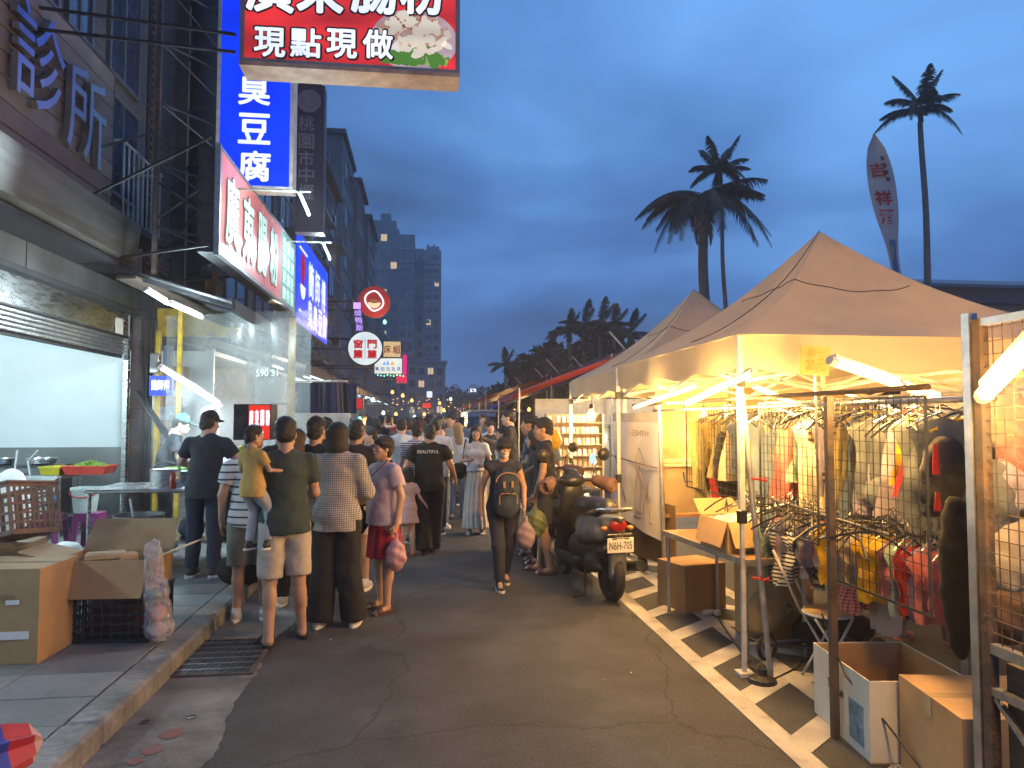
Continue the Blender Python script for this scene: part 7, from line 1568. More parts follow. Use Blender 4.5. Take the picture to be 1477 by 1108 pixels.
for (x,y) in ((1.25,19.5),(2.75,19.5),(1.25,22.0),(2.75,22.0)): q=MB(); q.lathe((x,y,.32),[(.05,-.1),(.31,-.1),(.32,0),(.31,.1),(.05,.1)],20,R=Matrix.Rotation(math.pi/2,3,'Y')); q.build('wheel',M['rubber'],vn)
for x in (1.3,2.7): q=MB(); q.box((x,18.76,.95),(.12,.04,.28),bev=.01); q.build('tail_light',M['tail_red'],vn)

# ------------------------------------------------------------ left foreground: cartons, crates, bags
carton('tall taped carton at the left edge with small white labels',(-2.71,5.24,.12),(.52,.46,.60),-.06,marks=(('易碎品',"f",.05,.42,.14,.05,'carton_dark'),))
for k,(x0_,x1_,z0_,z1_) in enumerate(((-2.665,-2.585,.50,.53),(-2.74,-2.52,.28,.33),(-2.9,-2.78,.19,.22))):
    q=MB(); q.bx(x0_,x1_,4.995,5.000,z0_,z1_); q.single('carton_label',M['paper'],('small upper','wide middle','lower left')[k]+' white label on the tall taped carton','label')
carton('plain carton standing under the brown crate behind the taped carton',(-3.30,5.95,.12),(.60,.5,.62),.1,'carton_dark')
def crate(label,c,d,m,rz=0.0,tilt=(0,0),nh=5,nv=9,name='plastic_crate'):
    t=thing(name,label,'crate',c,rz); t.rotation_euler=(tilt[0],tilt[1],rz); w,l,h=d
    def wall(A,B,nm='side'):
        A=Vector(A);B=Vector(B); q=MB(); L=(B-A).length; u=(B-A).normalized(); n=Vector((-u.y,u.x,0)); ang=math.atan2(u.y,u.x)
        for k in range(nv+1): p=A+u*(L*k/nv); q.box((p.x,p.y,h/2),(.014,.012,h),rz=ang)
        for k in range(nh+1): p=(A+B)/2; q.box((p.x,p.y,.008+(h-.016)*k/nh),(L-.002,.010,.016 if k not in(0,nh) else .035),rz=ang)
        q.build(nm,m,t,world=False)
    wall((-w/2,-l/2,0),(w/2,-l/2,0)); wall((w/2,-l/2+.008,0),(w/2,l/2-.008,0)); wall((w/2,l/2,0),(-w/2,l/2,0)); wall((-w/2,l/2-.008,0),(-w/2,-l/2+.008,0))
    q=MB()
    for k in range(9): q.box((-w/2+w*(k+.5)/9,0,.008),(.016,l-.02,.01))
    for k in range(9): q.box((0,-l/2+l*(k+.5)/9,.015),(w-.02,.016,.008))
    q.build('base',m,t,world=False)
    q=MB(); q.box((0,-l/2,h+.01),(w+.03,.028,.022),bev=.006); q.box((0,l/2,h+.01),(w+.03,.028,.022),bev=.006); q.box((-w/2,0,h+.01),(.028,l-.03,.022),bev=.006); q.box((w/2,0,h+.01),(.028,l-.03,.022),bev=.006); q.build('rim',m,t,world=False); return t
mat('crate_brown',(.16,.085,.055),.5,var=.15); mat('crate_black',(.018,.022,.028),.5,var=.2); mat('crate_wine',(.07,.02,.03),.5)
crate('brown plastic lattice crate tilted on the carton stack at the left edge',(-3.12,5.75,.80),(.62,.46,.36),M['crate_brown'],-.25,(-.10,-.22))
crate('black plastic crate holding up the open carton on the pavement',(-2.20,5.60,.12),(.56,.42,.33),M['crate_black'],-.05)
q=MB(); q.bx(-2.38,-2.06,5.50,5.73,.14,.36,bev=.02); q.single('crate_contents',M['crate_wine'],'dark wine coloured tub inside the black crate','tub')
carton('wide open carton with spread flaps on top of the black crate',(-2.25,5.60,.475),(.66,.42,.22),-.05,'carton',True,(-1.25,1.0,.25,.35),.62,marks=(('小心輕放 FRAGILE',"f",0,.09,.38,.035,'carton_dark'),))
q=MB(); q.box((-2.33,5.63,.69),(.26,.13,.05),rz=.3,bev=.01); q.box((-2.20,5.68,.66),(.13,.13,.08),rz=.6,bev=.01); q.single('paper_packs',mat('kraft',(.5,.36,.2),.7),'small kraft packs lying in the wide open carton','packs')
# plastic bag with rubbish hung on the carton corner
mat('bag_film',(.62,.58,.58),.22,var=.15,scale=8,alpha=.38,spec=.8); bp_=Vector((-1.84,5.36,.12)); v=Vox((-2.1,5.16,.10),(-1.60,5.56,.95),.011); v.cone((-1.90,5.36,.78),(-1.87,5.35,.46),.060,.075,.04,sy=.7); v.cone((-1.87,5.35,.46),(-1.84,5.34,.24),.075,.105,.05,sy=.85); v.wrinkle(.004,seed=5,f=70); v.wrinkle(.004,seed=8,f=33); v.wrinkle(.0025,seed=11,f=110); v.folds(.004,7,-1.87,5.35); v.clip((0,0,.79),(.2,0,1)); V,Q=v.mesh(); o=newobj('plastic_bag',np_mesh('plastic_bag',V-np.array(bp_,dtype=np.float32),Q,M['bag_film'])); o.location=bp_; tag(o,'half filled clear plastic rubbish bag hanging at the corner of the open carton','plastic bag')
mat('rub_orange',(.55,.20,.12),.6); mat('rub_green',(.15,.28,.18),.6)
soft('crumpled_cup','crumpled orange paper cup inside the hanging rubbish bag','rubbish',(-1.86,5.33,.34),(.06,.06,.06),M['rub_orange'],seed=1); soft('crumpled_wrapper','pale crumpled wrapper low in the hanging rubbish bag','rubbish',(-1.86,5.34,.22),(.07,.06,.05),mat('rub_pale',(.6,.45,.38),.6),seed=2); soft('crumpled_wrapper','green wrapper above the others in the rubbish bag','rubbish',(-1.88,5.35,.46),(.05,.045,.035),M['rub_green'],seed=3)
# stools, buckets, table in the open shop
mat('stool_purple',(.20,.02,.13),.35,var=.08); mat('bucket_white',(.62,.70,.66),.35,trans=.35); mat('handle_red',(.55,.05,.07),.4); mat('handle_blue',(.05,.22,.6),.4); mat('basket_red',(.60,.06,.04),.4); mat('basket_yellow',(.62,.55,.03),.4); mat('greens',(.25,.42,.06),.6,var=.4,scale=30)
def stool(c,label,m='stool_purple',h=.44):
    t=thing('plastic_stool',label,'stool',c,0,'plastic stools on the pavement'); x,y,z=c; q=MB(); q.box((x,y,z+h-.012),(.27,.27,.024),bev=.01); q.build('seat',M[m],t)
    for sx_ in (-1,1):
        for sy_ in (-1,1):
            q=MB(); q.prism([(x+sx_*.135,y+sy_*.135,z+h-.024),(x+sx_*.065,y+sy_*.135,z+h-.024),(x+sx_*.11,y+sy_*.165,z),(x+sx_*.165,y+sy_*.165,z)],(0,-sy_*.03,0)); q.build('leg',M[m],t)
            q=MB(); q.bx(x+sx_*.128-.008,x+sx_*.128+.008,y-.12,y+.12,z+h-.10,z+h-.024) if sy_==1 else q.bx(x-.12,x+.12,y+sx_*.128-.008,y+sx_*.128+.008,z+h-.10,z+h-.024); q.build('apron',M[m],t)
    return t
def bucket(c,r_,h,label,hm='handle_red',m='bucket_white',swing=-.6):
    t=thing('bucket',label,'bucket',c); x,y,z=c; q=MB(); q.lathe(c,[(r_*.78,0),(r_*.99,h),(r_*1.06,h),(r_*1.06,h-.02),(r_*.99,h-.02)][:3],26); q.V; 
    q=MB(); n=26
    prof=[(0.001,.004),(r_*.76,.004),(r_*.97,h),(r_*1.07,h),(r_*1.07,h-.03),(r_*.99,h-.03),(r_*.79,0)]
    V=[];F=[]
    for rr,zz in prof:
        for j in range(n): a=2*math.pi*j/n; V.append((x+rr*math.cos(a),y+rr*math.sin(a),z+zz))
    for i in range(len(prof)-1):
        for j in range(n): k=(j+1)%n; F.append([i*n+j,i*n+k,(i+1)*n+k,(i+1)*n+j][::-1])
    q.add(V,F); q.build('body',M[m],t,smooth=True)
    q=MB(); pts=[(x+r_*1.1*math.cos(a),y+r_*1.1*math.sin(a)*math.cos(swing)*-1,z+h-.03+r_*1.1*math.sin(a)*math.sin(swing)) for a in [k*math.pi/16 for k in range(17)]]; q.tube(pts,.008,6); q.build('handle',M[hm],t,smooth=True); return t
s1=PY(130,750,9.3); s2_=PY(78,750,9.3)
stool((s1.x,9.3,.12),'purple plastic stool under the low translucent bucket'); stool((s2_.x-.02,9.25,.12),'purple plastic stool under the tall white bucket')
bucket((s1.x-.06,9.3,.56),.155,.30,'low translucent bucket standing on the right hand purple stool','handle_red','bucket_white',-.5); bucket((s2_.x-.13,9.2,.56),.17,.44,'tall white bucket with red and blue handles on the left hand purple stool')
bkt=[o for o in COL.objects if o.name.startswith('bucket') and o.parent is None][-1]; q=MB(); pb=Vector((s2_.x-.13,9.2,.56)); q.tube([pb+Vector((-.02,-.19,.26)),pb+Vector((.12,-.2,.14)),pb+Vector((.22,-.1,.16)),pb+Vector((.20,0,.3))],.009,6); q.build('blue_handle',M['handle_blue'],bkt)
wt=thing('prep_table','steel food prep table with trays inside the open shop','table',(-5.2,10.4,.12)); q=MB(); q.bx(-5.9,-4.75,10.1,10.75,.90,.94,bev=.01); q.build('top',M['steel'],wt)
for (x,y) in ((-5.85,10.15),(-4.8,10.15),(-5.85,10.7),(-4.8,10.7)): q=MB(); q.tube([(x,y,.12),(x,y,.9)],.02,8); q.build('leg',M['steel'],wt)
q=MB(); q.bx(-5.8,-4.85,10.2,10.7,.35,.38); q.build('lower_shelf',M['steel'],wt)
def tray(c,d,m,label): 
    t=thing('food_tray',label,'tray',c); x,y,z=c; w,l,h=d; q=MB(); q.add([(x-w*.42,y-l*.42,z),(x+w*.42,y-l*.42,z),(x+w*.42,y+l*.42,z),(x-w*.42,y+l*.42,z),(x-w/2,y-l/2,z+h),(x+w/2,y-l/2,z+h),(x+w/2,y+l/2,z+h),(x-w/2,y+l/2,z+h)],[[0,3,2,1],[0,1,5,4],[1,2,6,5],[2,3,7,6],[3,0,4,7]]); q.build('body',m,t,solid=.006); q=MB(); q.box((x,y-l/2,z+h),(w+.02,.016,.014)); q.box((x,y+l/2,z+h),(w+.02,.016,.014)); q.box((x-w/2,y,z+h),(.016,l-.02,.014)); q.box((x+w/2,y,z+h),(.016,l-.02,.014)); q.build('rim',m,t); return t
tp=PY(125,690,10.3); tray((tp.x,10.4,.945),(.56,.4,.11),M['basket_red'],'red plastic tray of chopped greens on the prep table'); tray((tp.x-.44,10.4,.945),(.26,.36,.10),M['basket_yellow'],'yellow plastic tray left of the red one')
q=MB(); r=random.Random(2)
for k in range(170): a=r.uniform(0,6.28); rr=math.sqrt(r.random()); q.box((tp.x+.24*rr*math.cos(a),10.4+.16*rr*math.sin(a),1.03+.09*(1-rr)+r.uniform(-.01,.02)),(.045,.012,.02),rz=r.uniform(0,3))
q.single('chopped_greens',M['greens'],'heap of chopped green vegetables in the red tray','vegetables',kind='stuff')
q=MB(); q.bx(-6.3,-5.1,10.75,11.15,1.0,1.04); q.bx(-6.3,-6.26,10.75,11.15,.12,1.0); q.bx(-5.14,-5.1,10.75,11.15,.12,1.0); q.single('dark_shelf',M['dark_steel'],'dark shelf with pans against the side wall of the open shop','shelf')
for k,(x,lab) in enumerate(((-5.95,'stacked steel pans on the dark shelf, left'),(-5.40,'shallow steel strainer on the dark shelf, right'))):
    q=MB(); q.lathe((x,10.9,1.04),[(.10,0),(.17,.02),(.19,.09),(.185,.10),(.16,.03)],22); q.single('steel_pan',M['steel'],lab,'pan',smooth=True)
q=MB(); c_=PY(50,640,9.5); q.tube([PY(25,650,9.6),PY(18,700,9.4),PY(28,740,9.2)],.012,6) ; q.tube([PY(55,650,9.4),PY(40,665,9.4),PY(45,700,9.35),PY(62,738,9.3),PY(85,765,9.2)],.012,6); q.single('water_hose',mat('hose_grey',(.45,.47,.48),.4),'pale grey hose arching down to the buckets','hose')
q=MB(); q.bx(-6.6,-5.6,9.7,10.4,.12,.95,bev=.02); q.single('dark_cabinet',M['dark_steel'],'dark kitchen cabinet at the left edge of the open shop','cabinet')
pz=PY(15,740,8.5); soft('white_sack','white sack bulging at the left edge behind the crate','sack',(pz.x,8.5,.75),(.20,.18,.40),M['paper'],seed=2)
# odds and ends on the ground by the stall
r=random.Random(31)
for k,(px,py,Yg) in enumerate(((95,790,6.6),(150,780,7.0),(215,772,7.2),(205,766,7.6))):
    p=G(px,py+18,.12); soft('refuse_bag',('white','grey','clear','pale')[k]+' crumpled bag on the pavement '+('behind the taped carton','behind the open carton','by the steel basin','in front of the steel basin')[k],'plastic bag',(p.x,p.y,.22),(.16,.13,.11),M['bag_film'] if k%2 else M['paper'],seed=k)
q=MB(); q.tube([(-4.3,8.6,.15),(-3.9,8.3,.16),(-3.4,8.4,.15),(-3.2,8.8,.15),(-3.6,9.1,.15),(-4.2,8.9,.15)],.02,7); q.single('coiled_hose',mat('hose_tan',(.45,.36,.22),.5),'tan hose coiled on the pavement before the pillar','hose',smooth=True)
# ------------------------------------------------------------ food stall counter
fs=thing('food_counter','steel topped street food counter with shelf and castors under the long tube lamp','counter',(-2.4,8.2,.12))
q=MB(); q.bx(-3.45,-1.15,7.75,8.65,.93,.97,bev=.015); q.build('top',M['steel'],fs); q=MB(); q.bx(-3.4,-1.2,7.8,8.6,.40,.43); q.build('shelf',M['steel'],fs)
for (x,y) in ((-3.4,7.8),(-1.2,7.8),(-3.4,8.6),(-1.2,8.6)): q=MB(); q.tube([(x,y,.2),(x,y,.93)],.02,8); q.build('leg',M['steel'],fs); q=MB(); q.lathe((x,y,.17),[(.01,-.02),(.05,-.02),(.05,.02),(.01,.02)],14,R=Matrix.Rotation(math.pi/2,3,'Y')); q.build('castor',M['rubber'],fs)
q=MB(); q.bx(-2.2,-1.2,7.82,8.58,.44,.9); q.build('cabinet',M['dark_steel'],fs)
def pot(c,r_,h,label,m='steel',handle=True):
    t=thing('cooking_pot',label,'pot',c); q=MB(); n=24; x,y,z=c; prof=[(.001,.006),(r_*.94,.006),(r_*.96,h-.004),(r_*1.04,h),(r_*1.0,h-.006),(r_,0)]; V=[];F=[]
    for rr,zz in prof:
        for j in range(n): a=2*math.pi*j/n; V.append((x+rr*math.cos(a),y+rr*math.sin(a),z+zz))
    for i in range(len(prof)-1):
        for j in range(n): k=(j+1)%n; F.append([i*n+j,i*n+k,(i+1)*n+k,(i+1)*n+j][::-1])
    q.add(V,F); q.build('body',M[m],t,smooth=True)
    if handle: q=MB(); q.tube([(x+r_*1.03*math.cos(a),y-.0,z+h*.85+r_*.75*math.sin(a)) for a in [k*math.pi/12 for k in range(13)]],.006,6); q.build('handle',M['steel'],t,smooth=True)
    return t
a=PY(238,725,7.95); pot((a.x,7.95,.97),.15,.19,'steel pot with a hoop handle at the left end of the food counter')
a=PY(262,715,8.3); t=pot((a.x,8.3,.97),.22,.13,'pale green basin of greens beside the steel pot','bucket_mint' if 0 else 'steel',False); q=MB(); q.lathe((a.x,8.3,1.08),[(.20,0),(.235,.05),(.22,.055)],24); q.single('green_basket',mat('basket_green',(.20,.55,.42),.4),'mint green basket with vegetables standing on the food counter','basket'); q=MB()
for k in range(90): an=r.uniform(0,6.28); rr=math.sqrt(r.random()); q.box((a.x+.18*rr*math.cos(an),8.3+.18*rr*math.sin(an),1.14+r.uniform(0,.02)),(.05,.02,.012),rz=r.uniform(0,3))
q.single('vegetables',M['greens'],'green vegetables in the mint green basket','vegetables',kind='stuff')
a=PY(247,730,7.8); q=MB(); q.lathe((a.x,7.82,.97),[(.035,0),(.035,.12),(.02,.15),(.02,.17)],12); q.single('sauce_bottle',mat('sauce_red',(.35,.06,.02),.2),'small red sauce bottle on the front of the food counter','bottle',smooth=True)
a=PY(335,715,8.0); gr=thing('steamer_box','dark steamer drawer with a pale screen lid on the food counter','steamer',(a.x,8.1,.97)); q=MB(); q.box((a.x,8.1,1.03),(.5,.42,.12),bev=.01); q.build('body',M['dark_steel'],gr); q=MB(); q.add([(a.x-.23,7.93,1.10),(a.x+.23,7.93,1.10),(a.x+.23,8.24,1.26),(a.x-.23,8.24,1.26)],[[0,1,2,3]]); q.build('lid',mat('lid_glow',(.32,.36,.48),.3,emit=(.4,.5,.8),es=.25),gr,solid=.02)  # the lid glows faintly by its own emission though it is no lamp
a=PY(208,770,7.9); q=MB(); n=24; pot((a.x,7.75,.42),.24,.30,'large steel basin with a ladle left of the food counter','galv',False); q=MB(); q.tube([(a.x-.02,7.75,.5),(a.x-.08,7.72,.88)],.012,6); q.single('ladle',M['paper'],'pale ladle handle standing in the steel basin','ladle'); stool((a.x,7.75,-.02+.0),'low red stool under the large steel basin','basket_red',.44)
stool((-2.95,7.62,.12),'red plastic stool under the counter beside the basin','basket_red',.34); q=MB(); q.lathe((-2.95,7.62,.46),[(.16,0),(.17,.14),(.18,.15),(.12,.16)],22); q.single('red_tub',M['basket_red'],'orange red tub on the red stool under the counter','tub')
for k,(x,y,zz,m) in enumerate(((-2.9,8.1,.52,'bag_film'),(-2.5,8.15,.52,'paper'),(-1.75,7.65,.25,'bag_film'),(-1.5,7.7,.6,'bag_film'))): soft('plastic_bag',('clear bag on the counter shelf, left','white bag on the counter shelf','clear bag on the ground before the counter','clear bag hooked on the front of the counter')[k],'plastic bag',(x,y,zz),(.14,.10,.13),M[m],seed=k)
soft('black_bag','black bag slumped on the kerb before the food counter','bag',(-1.72,7.15,.26),(.24,.15,.16),GM['black'],seed=9)
# hanging bags
for k,(px,py,m) in enumerate(((351,668,'bag_yellow'),(362,672,'bag_film'))):
    mat('bag_yellow',(.62,.58,.05),.4,trans=.3); p=PY(px,py,8.0); soft('hanging_bag',('yellow','white')[k]+' plastic bag hanging below the lit menu box','plastic bag',(p.x,8.0,p.z),(.10,.05,.20),M[m],seed=k+4)
# menu light box
a=PY(358,635,7.9); c=PY(385,583,7.9); lbx=thing('menu_light_box','small lit red box sign 廣東腸粉 with a dark metal side above the food counter','sign',(a.x,7.9,a.z))
q=MB(); w_=c.x-a.x+.04; q.bx(a.x-.16,a.x+w_,7.92,8.25,a.z,c.z); q.build('body',M['dark_steel'],lbx); q=MB(); q.bx(a.x+.0,a.x+w_-.01,7.905,7.92,a.z+.01,c.z-.01); q.build('face',M['face_red3'],lbx)
for k,ch in enumerate('廣東腸粉'): q=MB(); put_text(q,ch,(a.x+w_*(k+.5)/4.0,7.899,a.z+(c.z-a.z)*.62),(1,0,0),(0,0,1),w_/4*.8,.17,.05); q.build('character',M['letter_white'],lbx)
for k,ch in enumerate('炒粉'): q=MB(); put_text(q,ch,(a.x+w_*(k+1)/3.3,7.899,a.z+(c.z-a.z)*.2),(1,0,0),(0,0,1),.045,.06,.03); q.build('character',M['letter_white'],lbx)
q=MB(); q.tube([(a.x+.05,8.1,.97),(a.x+.05,8.1,a.z)],.015,6); q.build('post',M['galv'],lbx)
# steam above the counter
sm=bpy.data.materials.new('steam'); sm.use_nodes=True; nt=sm.node_tree; nt.nodes.clear(); o_=nt.nodes.new('ShaderNodeOutputMaterial'); pv_=nt.nodes.new('ShaderNodeVolumePrincipled'); pv_.inputs['Color'].default_value=(.95,.97,1,1)
tc_=nt.nodes.new('ShaderNodeTexCoord'); nz_=nt.nodes.new('ShaderNodeTexNoise'); nz_.inputs['Scale'].default_value=2.2; nz_.inputs['Detail'].default_value=3; mr_=nt.nodes.new('ShaderNodeMapRange'); mr_.inputs['From Min'].default_value=.42; mr_.inputs['From Max'].default_value=.7; mr_.inputs['To Max'].default_value=1.3
gr_=nt.nodes.new('ShaderNodeTexGradient'); gr_.gradient_type='SPHERICAL'; ml_=nt.nodes.new('ShaderNodeMath'); ml_.operation='MULTIPLY'
nt.links.new(tc_.outputs['Object'],nz_.inputs['Vector']); nt.links.new(tc_.outputs['Object'],gr_.inputs['Vector']); nt.links.new(nz_.outputs['Fac'],mr_.inputs['Value']); nt.links.new(mr_.outputs[0],ml_.inputs[0]); nt.links.new(gr_.outputs['Fac'],ml_.inputs[1]); nt.links.new(ml_.outputs[0],pv_.inputs['Density']); nt.links.new(pv_.outputs[0],o_.inputs['Volume'])
q=MB(); q.sph((0,0,0),1.0,20,12); me=mesh_from('steam',q.V,q.F,sm); o=newobj('steam',me); p=PY(300,640,8.9); o.location=p; o.scale=(.95,.6,.85); tag(o,'pale steam rising from the food counter under the long tube lamp','steam',None,'stuff')
# folded umbrella at the bottom left
ub=thing('folded_umbrella','folded red, white and blue umbrella lying at the bottom left corner','umbrella',(-2.3,3.25,.12)); A_=G(-60,1108,.25); T_=G(62,1066,.25); d_=(T_-A_); L_=d_.length
for k,(f0,f1,r0,r1,m) in enumerate(((.0,.45,.10,.11,mat('umb_blue',(.05,.07,.35),.6)),(.45,.80,.11,.08,mat('umb_red',(.42,.03,.05),.6)),(.80,.97,.08,.02,mat('umb_pink',(.45,.28,.28),.6)))):
    q=MB(); P_=[]; n=22
    for i in range(7):
        f=f0+(f1-f0)*i/6; rr=r0+(r1-r0)*i/6
        P_.append((A_+d_*f,rr))
    u=d_.normalized().orthogonal().normalized(); w_=d_.normalized().cross(u); V=[];F=[]
    for (p_,rr) in P_:
        for j in range(n): an=2*math.pi*j/n; rj=rr*(1+.22*math.cos(an*8)); V.append(p_+(u*math.cos(an)+w_*math.sin(an))*rj)
    for i in range(6):
        for j in range(n): kk=(j+1)%n; F.append([i*n+j,i*n+kk,(i+1)*n+kk,(i+1)*n+j])
    q.add(V,F); q.build('cloth',m,ub,smooth=True)
q=MB(); q.tube([A_,T_+d_*.06],.008,6); q.build('shaft',M['steel'],ub)

# ------------------------------------------------------------ thin volume added to imitate lens bloom round the lamps
hz=bpy.data.materials.new('bloom_volume'); hz.use_nodes=True; nt=hz.node_tree; nt.nodes.clear(); o_=nt.nodes.new('ShaderNodeOutputMaterial'); pv_=nt.nodes.new('ShaderNodeVolumePrincipled'); pv_.inputs['Color'].default_value=(.9,.93,1,1); pv_.inputs['Density'].default_value=BLOOM_DENSITY; pv_.inputs['Anisotropy'].default_value=.35
nt.links.new(pv_.outputs[0],o_.inputs['Volume']); q=MB(); q.bx(-310,410,-70,910,-1.1,48); me=mesh_from('bloom_volume',q.V,q.F,hz); o=newobj('bloom_volume',me); o['kind']='stuff'
# ------------------------------------------------------------ people
C={}
C['grey_stripe']=stripes('shirt_stripe',(.55,.55,.56),(.03,.035,.06),2,.062,.24); C['dkgreen']=cloth('tee_dkgreen',(.028,.045,.042)); C['olive']=cloth('shorts_olive',(.16,.17,.14)); C['beige']=cloth('shorts_beige',(.42,.37,.31)); C['black']=cloth('cl_black',(.012,.012,.015)); C['black2']=cloth('cl_black2',(.02,.021,.026))
C['check']=stripes('shirt_check',(.42,.40,.37),(.10,.09,.085),2,.017,.45,axis2=0); C['pinktee']=cloth('tee_pink',(.46,.35,.39)); C['crimson']=cloth('skirt_crimson',(.30,.008,.025)); C['mustard']=cloth('tee_mustard',(.50,.32,.09)); C['greypant']=cloth('pant_grey',(.33,.35,.37)); C['navytee']=cloth('tee_navy',(.02,.025,.035)); C['navy']=cloth('cl_navy',(.02,.026,.05)); C['white']=cloth('tee_white',(.62,.62,.62)); C['cream']=cloth('cl_cream',(.60,.56,.50)); C['greytee']=cloth('tee_grey',(.33,.34,.36)); C['bwstripe']=stripes('tee_bwstripe',(.60,.60,.62),(.03,.03,.05),2,.030,.45); C['jean']=cloth('jean_blue',(.12,.17,.26)); C['pinkdress']=cloth('dress_pink',(.58,.42,.40)); C['bluegrey']=cloth('tee_bluegrey',(.08,.10,.13)); C['denimshort']=cloth('short_denim',(.14,.17,.23)); C['tealcap']=cloth('cap_teal',(.05,.10,.10)); C['redcap']=cloth('cap_black',(.02,.02,.02)); C['mask']=mat('mask_white',(.62,.60,.60),.7); C['palegrey']=cloth('cl_palegrey',(.30,.32,.33)); C['brown']=cloth('cl_brown',(.16,.10,.07)); C['blue']=cloth('cl_blue',(.12,.2,.33)); C['red']=cloth('cl_red',(.4,.05,.05)); C['maskpink']=mat('mask_pink',(.50,.44,.46),.7)
S_W=('sneaker',M['shoe_white']); S_B=('sneaker',M['shoe_black']); S_S=('sandal',M['black_plastic']); S_R=('sandal',M['sandal_brown'])
def foot(px,py,z=0.0): g=G(px,py,z); return (g.x,g.y,z)
def Hof(px,py_head,py_foot,z=0.0):
    g=G(px,py_foot,z); p=PY(px,py_head,g.y); return p.z-z
def hold_bag(root_loc, rz, wrist, S, label, m, size=(.10,.06,.16), seed=0):
    R=Matrix.Rotation(rz,3,'Z'); w=Vector(root_loc)+R@(Vector(wrist)*S)+Vector((0,0,-.09)); x,y,z=w; v=Vox((x-size[0]-.05,y-size[0]-.05,z-size[2]*2-.08),(x+size[0]+.05,y+size[0]+.05,z+.05),.010)
    v.ell((x,y,z-.06-size[2]),(size[0],size[1],size[2]),.03); v.cone((x,y,z),(x,y,z-.10),.02,.035,.04); v.wrinkle(.006,seed=seed,f=50); V,Q=v.mesh(); base=np.array((x,y,z-.06-2*size[2]),dtype=np.float32); o=newobj('carrier_bag',np_mesh('carrier_bag',V-base,Q,m)); o.location=base.tolist(); return tag(o,label,'plastic bag')
def Hs(r): return r['_S']
def strap(root,pts,w,m,name='shoulder_strap'):
    q=MB()
    for a,b in zip(pts[:-1],pts[1:]): q.beam(Vector(a)*Hs(root),Vector(b)*Hs(root),w,.006)
    return newobj(name,mesh_from(name,q.V,q.F,m),root)
# 1 striped shirt man
person('grey haired man in a striped shirt and olive shorts queueing at the stall',foot(361,893),8,1.60,'m','tan',('tshirt',C['grey_stripe'],.84),('shorts',C['olive'],.95),S_W,'short','hair_grey',girth=1.12,armL=((-.25,-.02,1.12),(-.26,.03,.88)),armR=((.25,.0,1.12),(.20,.16,.95)),seed=1)
# 2 man in dark green tee with child
L2=foot(408,928); H2=1.70; A2=math.radians(26)
person('man in a dark green T-shirt and beige shorts carrying a small child',L2,26,H2,'m','tan',('tshirt',C['dkgreen'],.83),('shorts',C['beige'],.92),S_S,'fade','hair_black',armL=((-.27,.02,1.12),(-.13,.24,1.05)),armR=((.24,.03,1.12),(.02,.26,1.02)),legL=((-.10,.02,.47),(-.12,-.05,.075)),legR=((.11,.0,.47),(.16,.06,.075)),head=(-12,-3),hands=('grip','grip'),seed=2,girth=1.04)
cl=Vector(L2)+Matrix.Rotation(A2,3,'Z')@Vector((-.25,-.04,.66)); 
person('small child in a mustard T-shirt and grey trousers carried on the man\'s arm',tuple(cl),-28,.98,'c','tan',('tshirt',C['mustard'],.80),('trousers',C['greypant']),S_B,'short','hair_black',legL=((-.10,.17,.62),(-.12,.10,.20)),legR=((.13,.17,.64),(.15,.12,.22)),armR=((.23,.04,1.14),(.30,.26,1.12)),armL=((-.22,.03,1.12),(-.16,.2,1.05)),head=(-25,0),seed=3,girth=1.0)
# 3 woman in check blouse
person('woman with bobbed hair in a checked blouse and wide black trousers seen from behind',foot(484,903),-6,1.66,'f','pale',('shirt',C['check'],.80),('wide',C['black']),S_W,'bob','hair_black',armL=((-.24,.01,1.12),(-.20,.12,.92)),armR=((.24,.04,1.12),(.13,.22,1.02)),legL=((-.10,.0,.47),(-.13,-.02,.075)),legR=((.10,.0,.47),(.15,.02,.075)),head=(-10,0),girth=1.1,longsleeve=True,seed=4)
# 4 woman in pink tee
L4=foot(553,880); r4=person('older woman in a pink T-shirt and crimson skirt with a crossbody bag, looking left',L4,128,1.54,'f','tan',('tshirt',C['pinktee'],.84),('skirt',C['crimson'],.52),S_R,'mop','hair_black',armL=((-.25,-.02,1.12),(-.24,.03,.86)),armR=((.24,-.02,1.12),(.25,.04,.88)),head=(-8,8),glasses=True,hands=('relax','grip'),girth=1.12,seed=5,legL=((-.09,.02,.47),(-.10,.03,.075)),legR=((.09,.0,.47),(.11,-.05,.075)))
strap(r4,[(-.13,.06,1.47),(-.02,.185,1.30),(.10,.20,1.10),(.22,.10,.92)],.022,C['black']); strap(r4,[(-.13,.02,1.47),(-.02,-.13,1.35),(.12,-.155,1.12),(.22,-.05,.92)],.022,C['black'])
o=soft('shoulder_bag','small black crossbody bag at the hip of the woman in pink','bag',(L4[0]-.24,L4[1]+.16,.76),(.09,.10,.12),C['black'],seed=2)
hold_bag(L4,math.radians(128),(-.24,.03,.86),1.54/1.7,'pink striped carrier bag in the hand of the woman in the crimson skirt',mat('bag_pink',(.55,.32,.36),.4,var=.25,scale=9,stretch=(6,6,1),trans=.3),(.09,.06,.13),1)
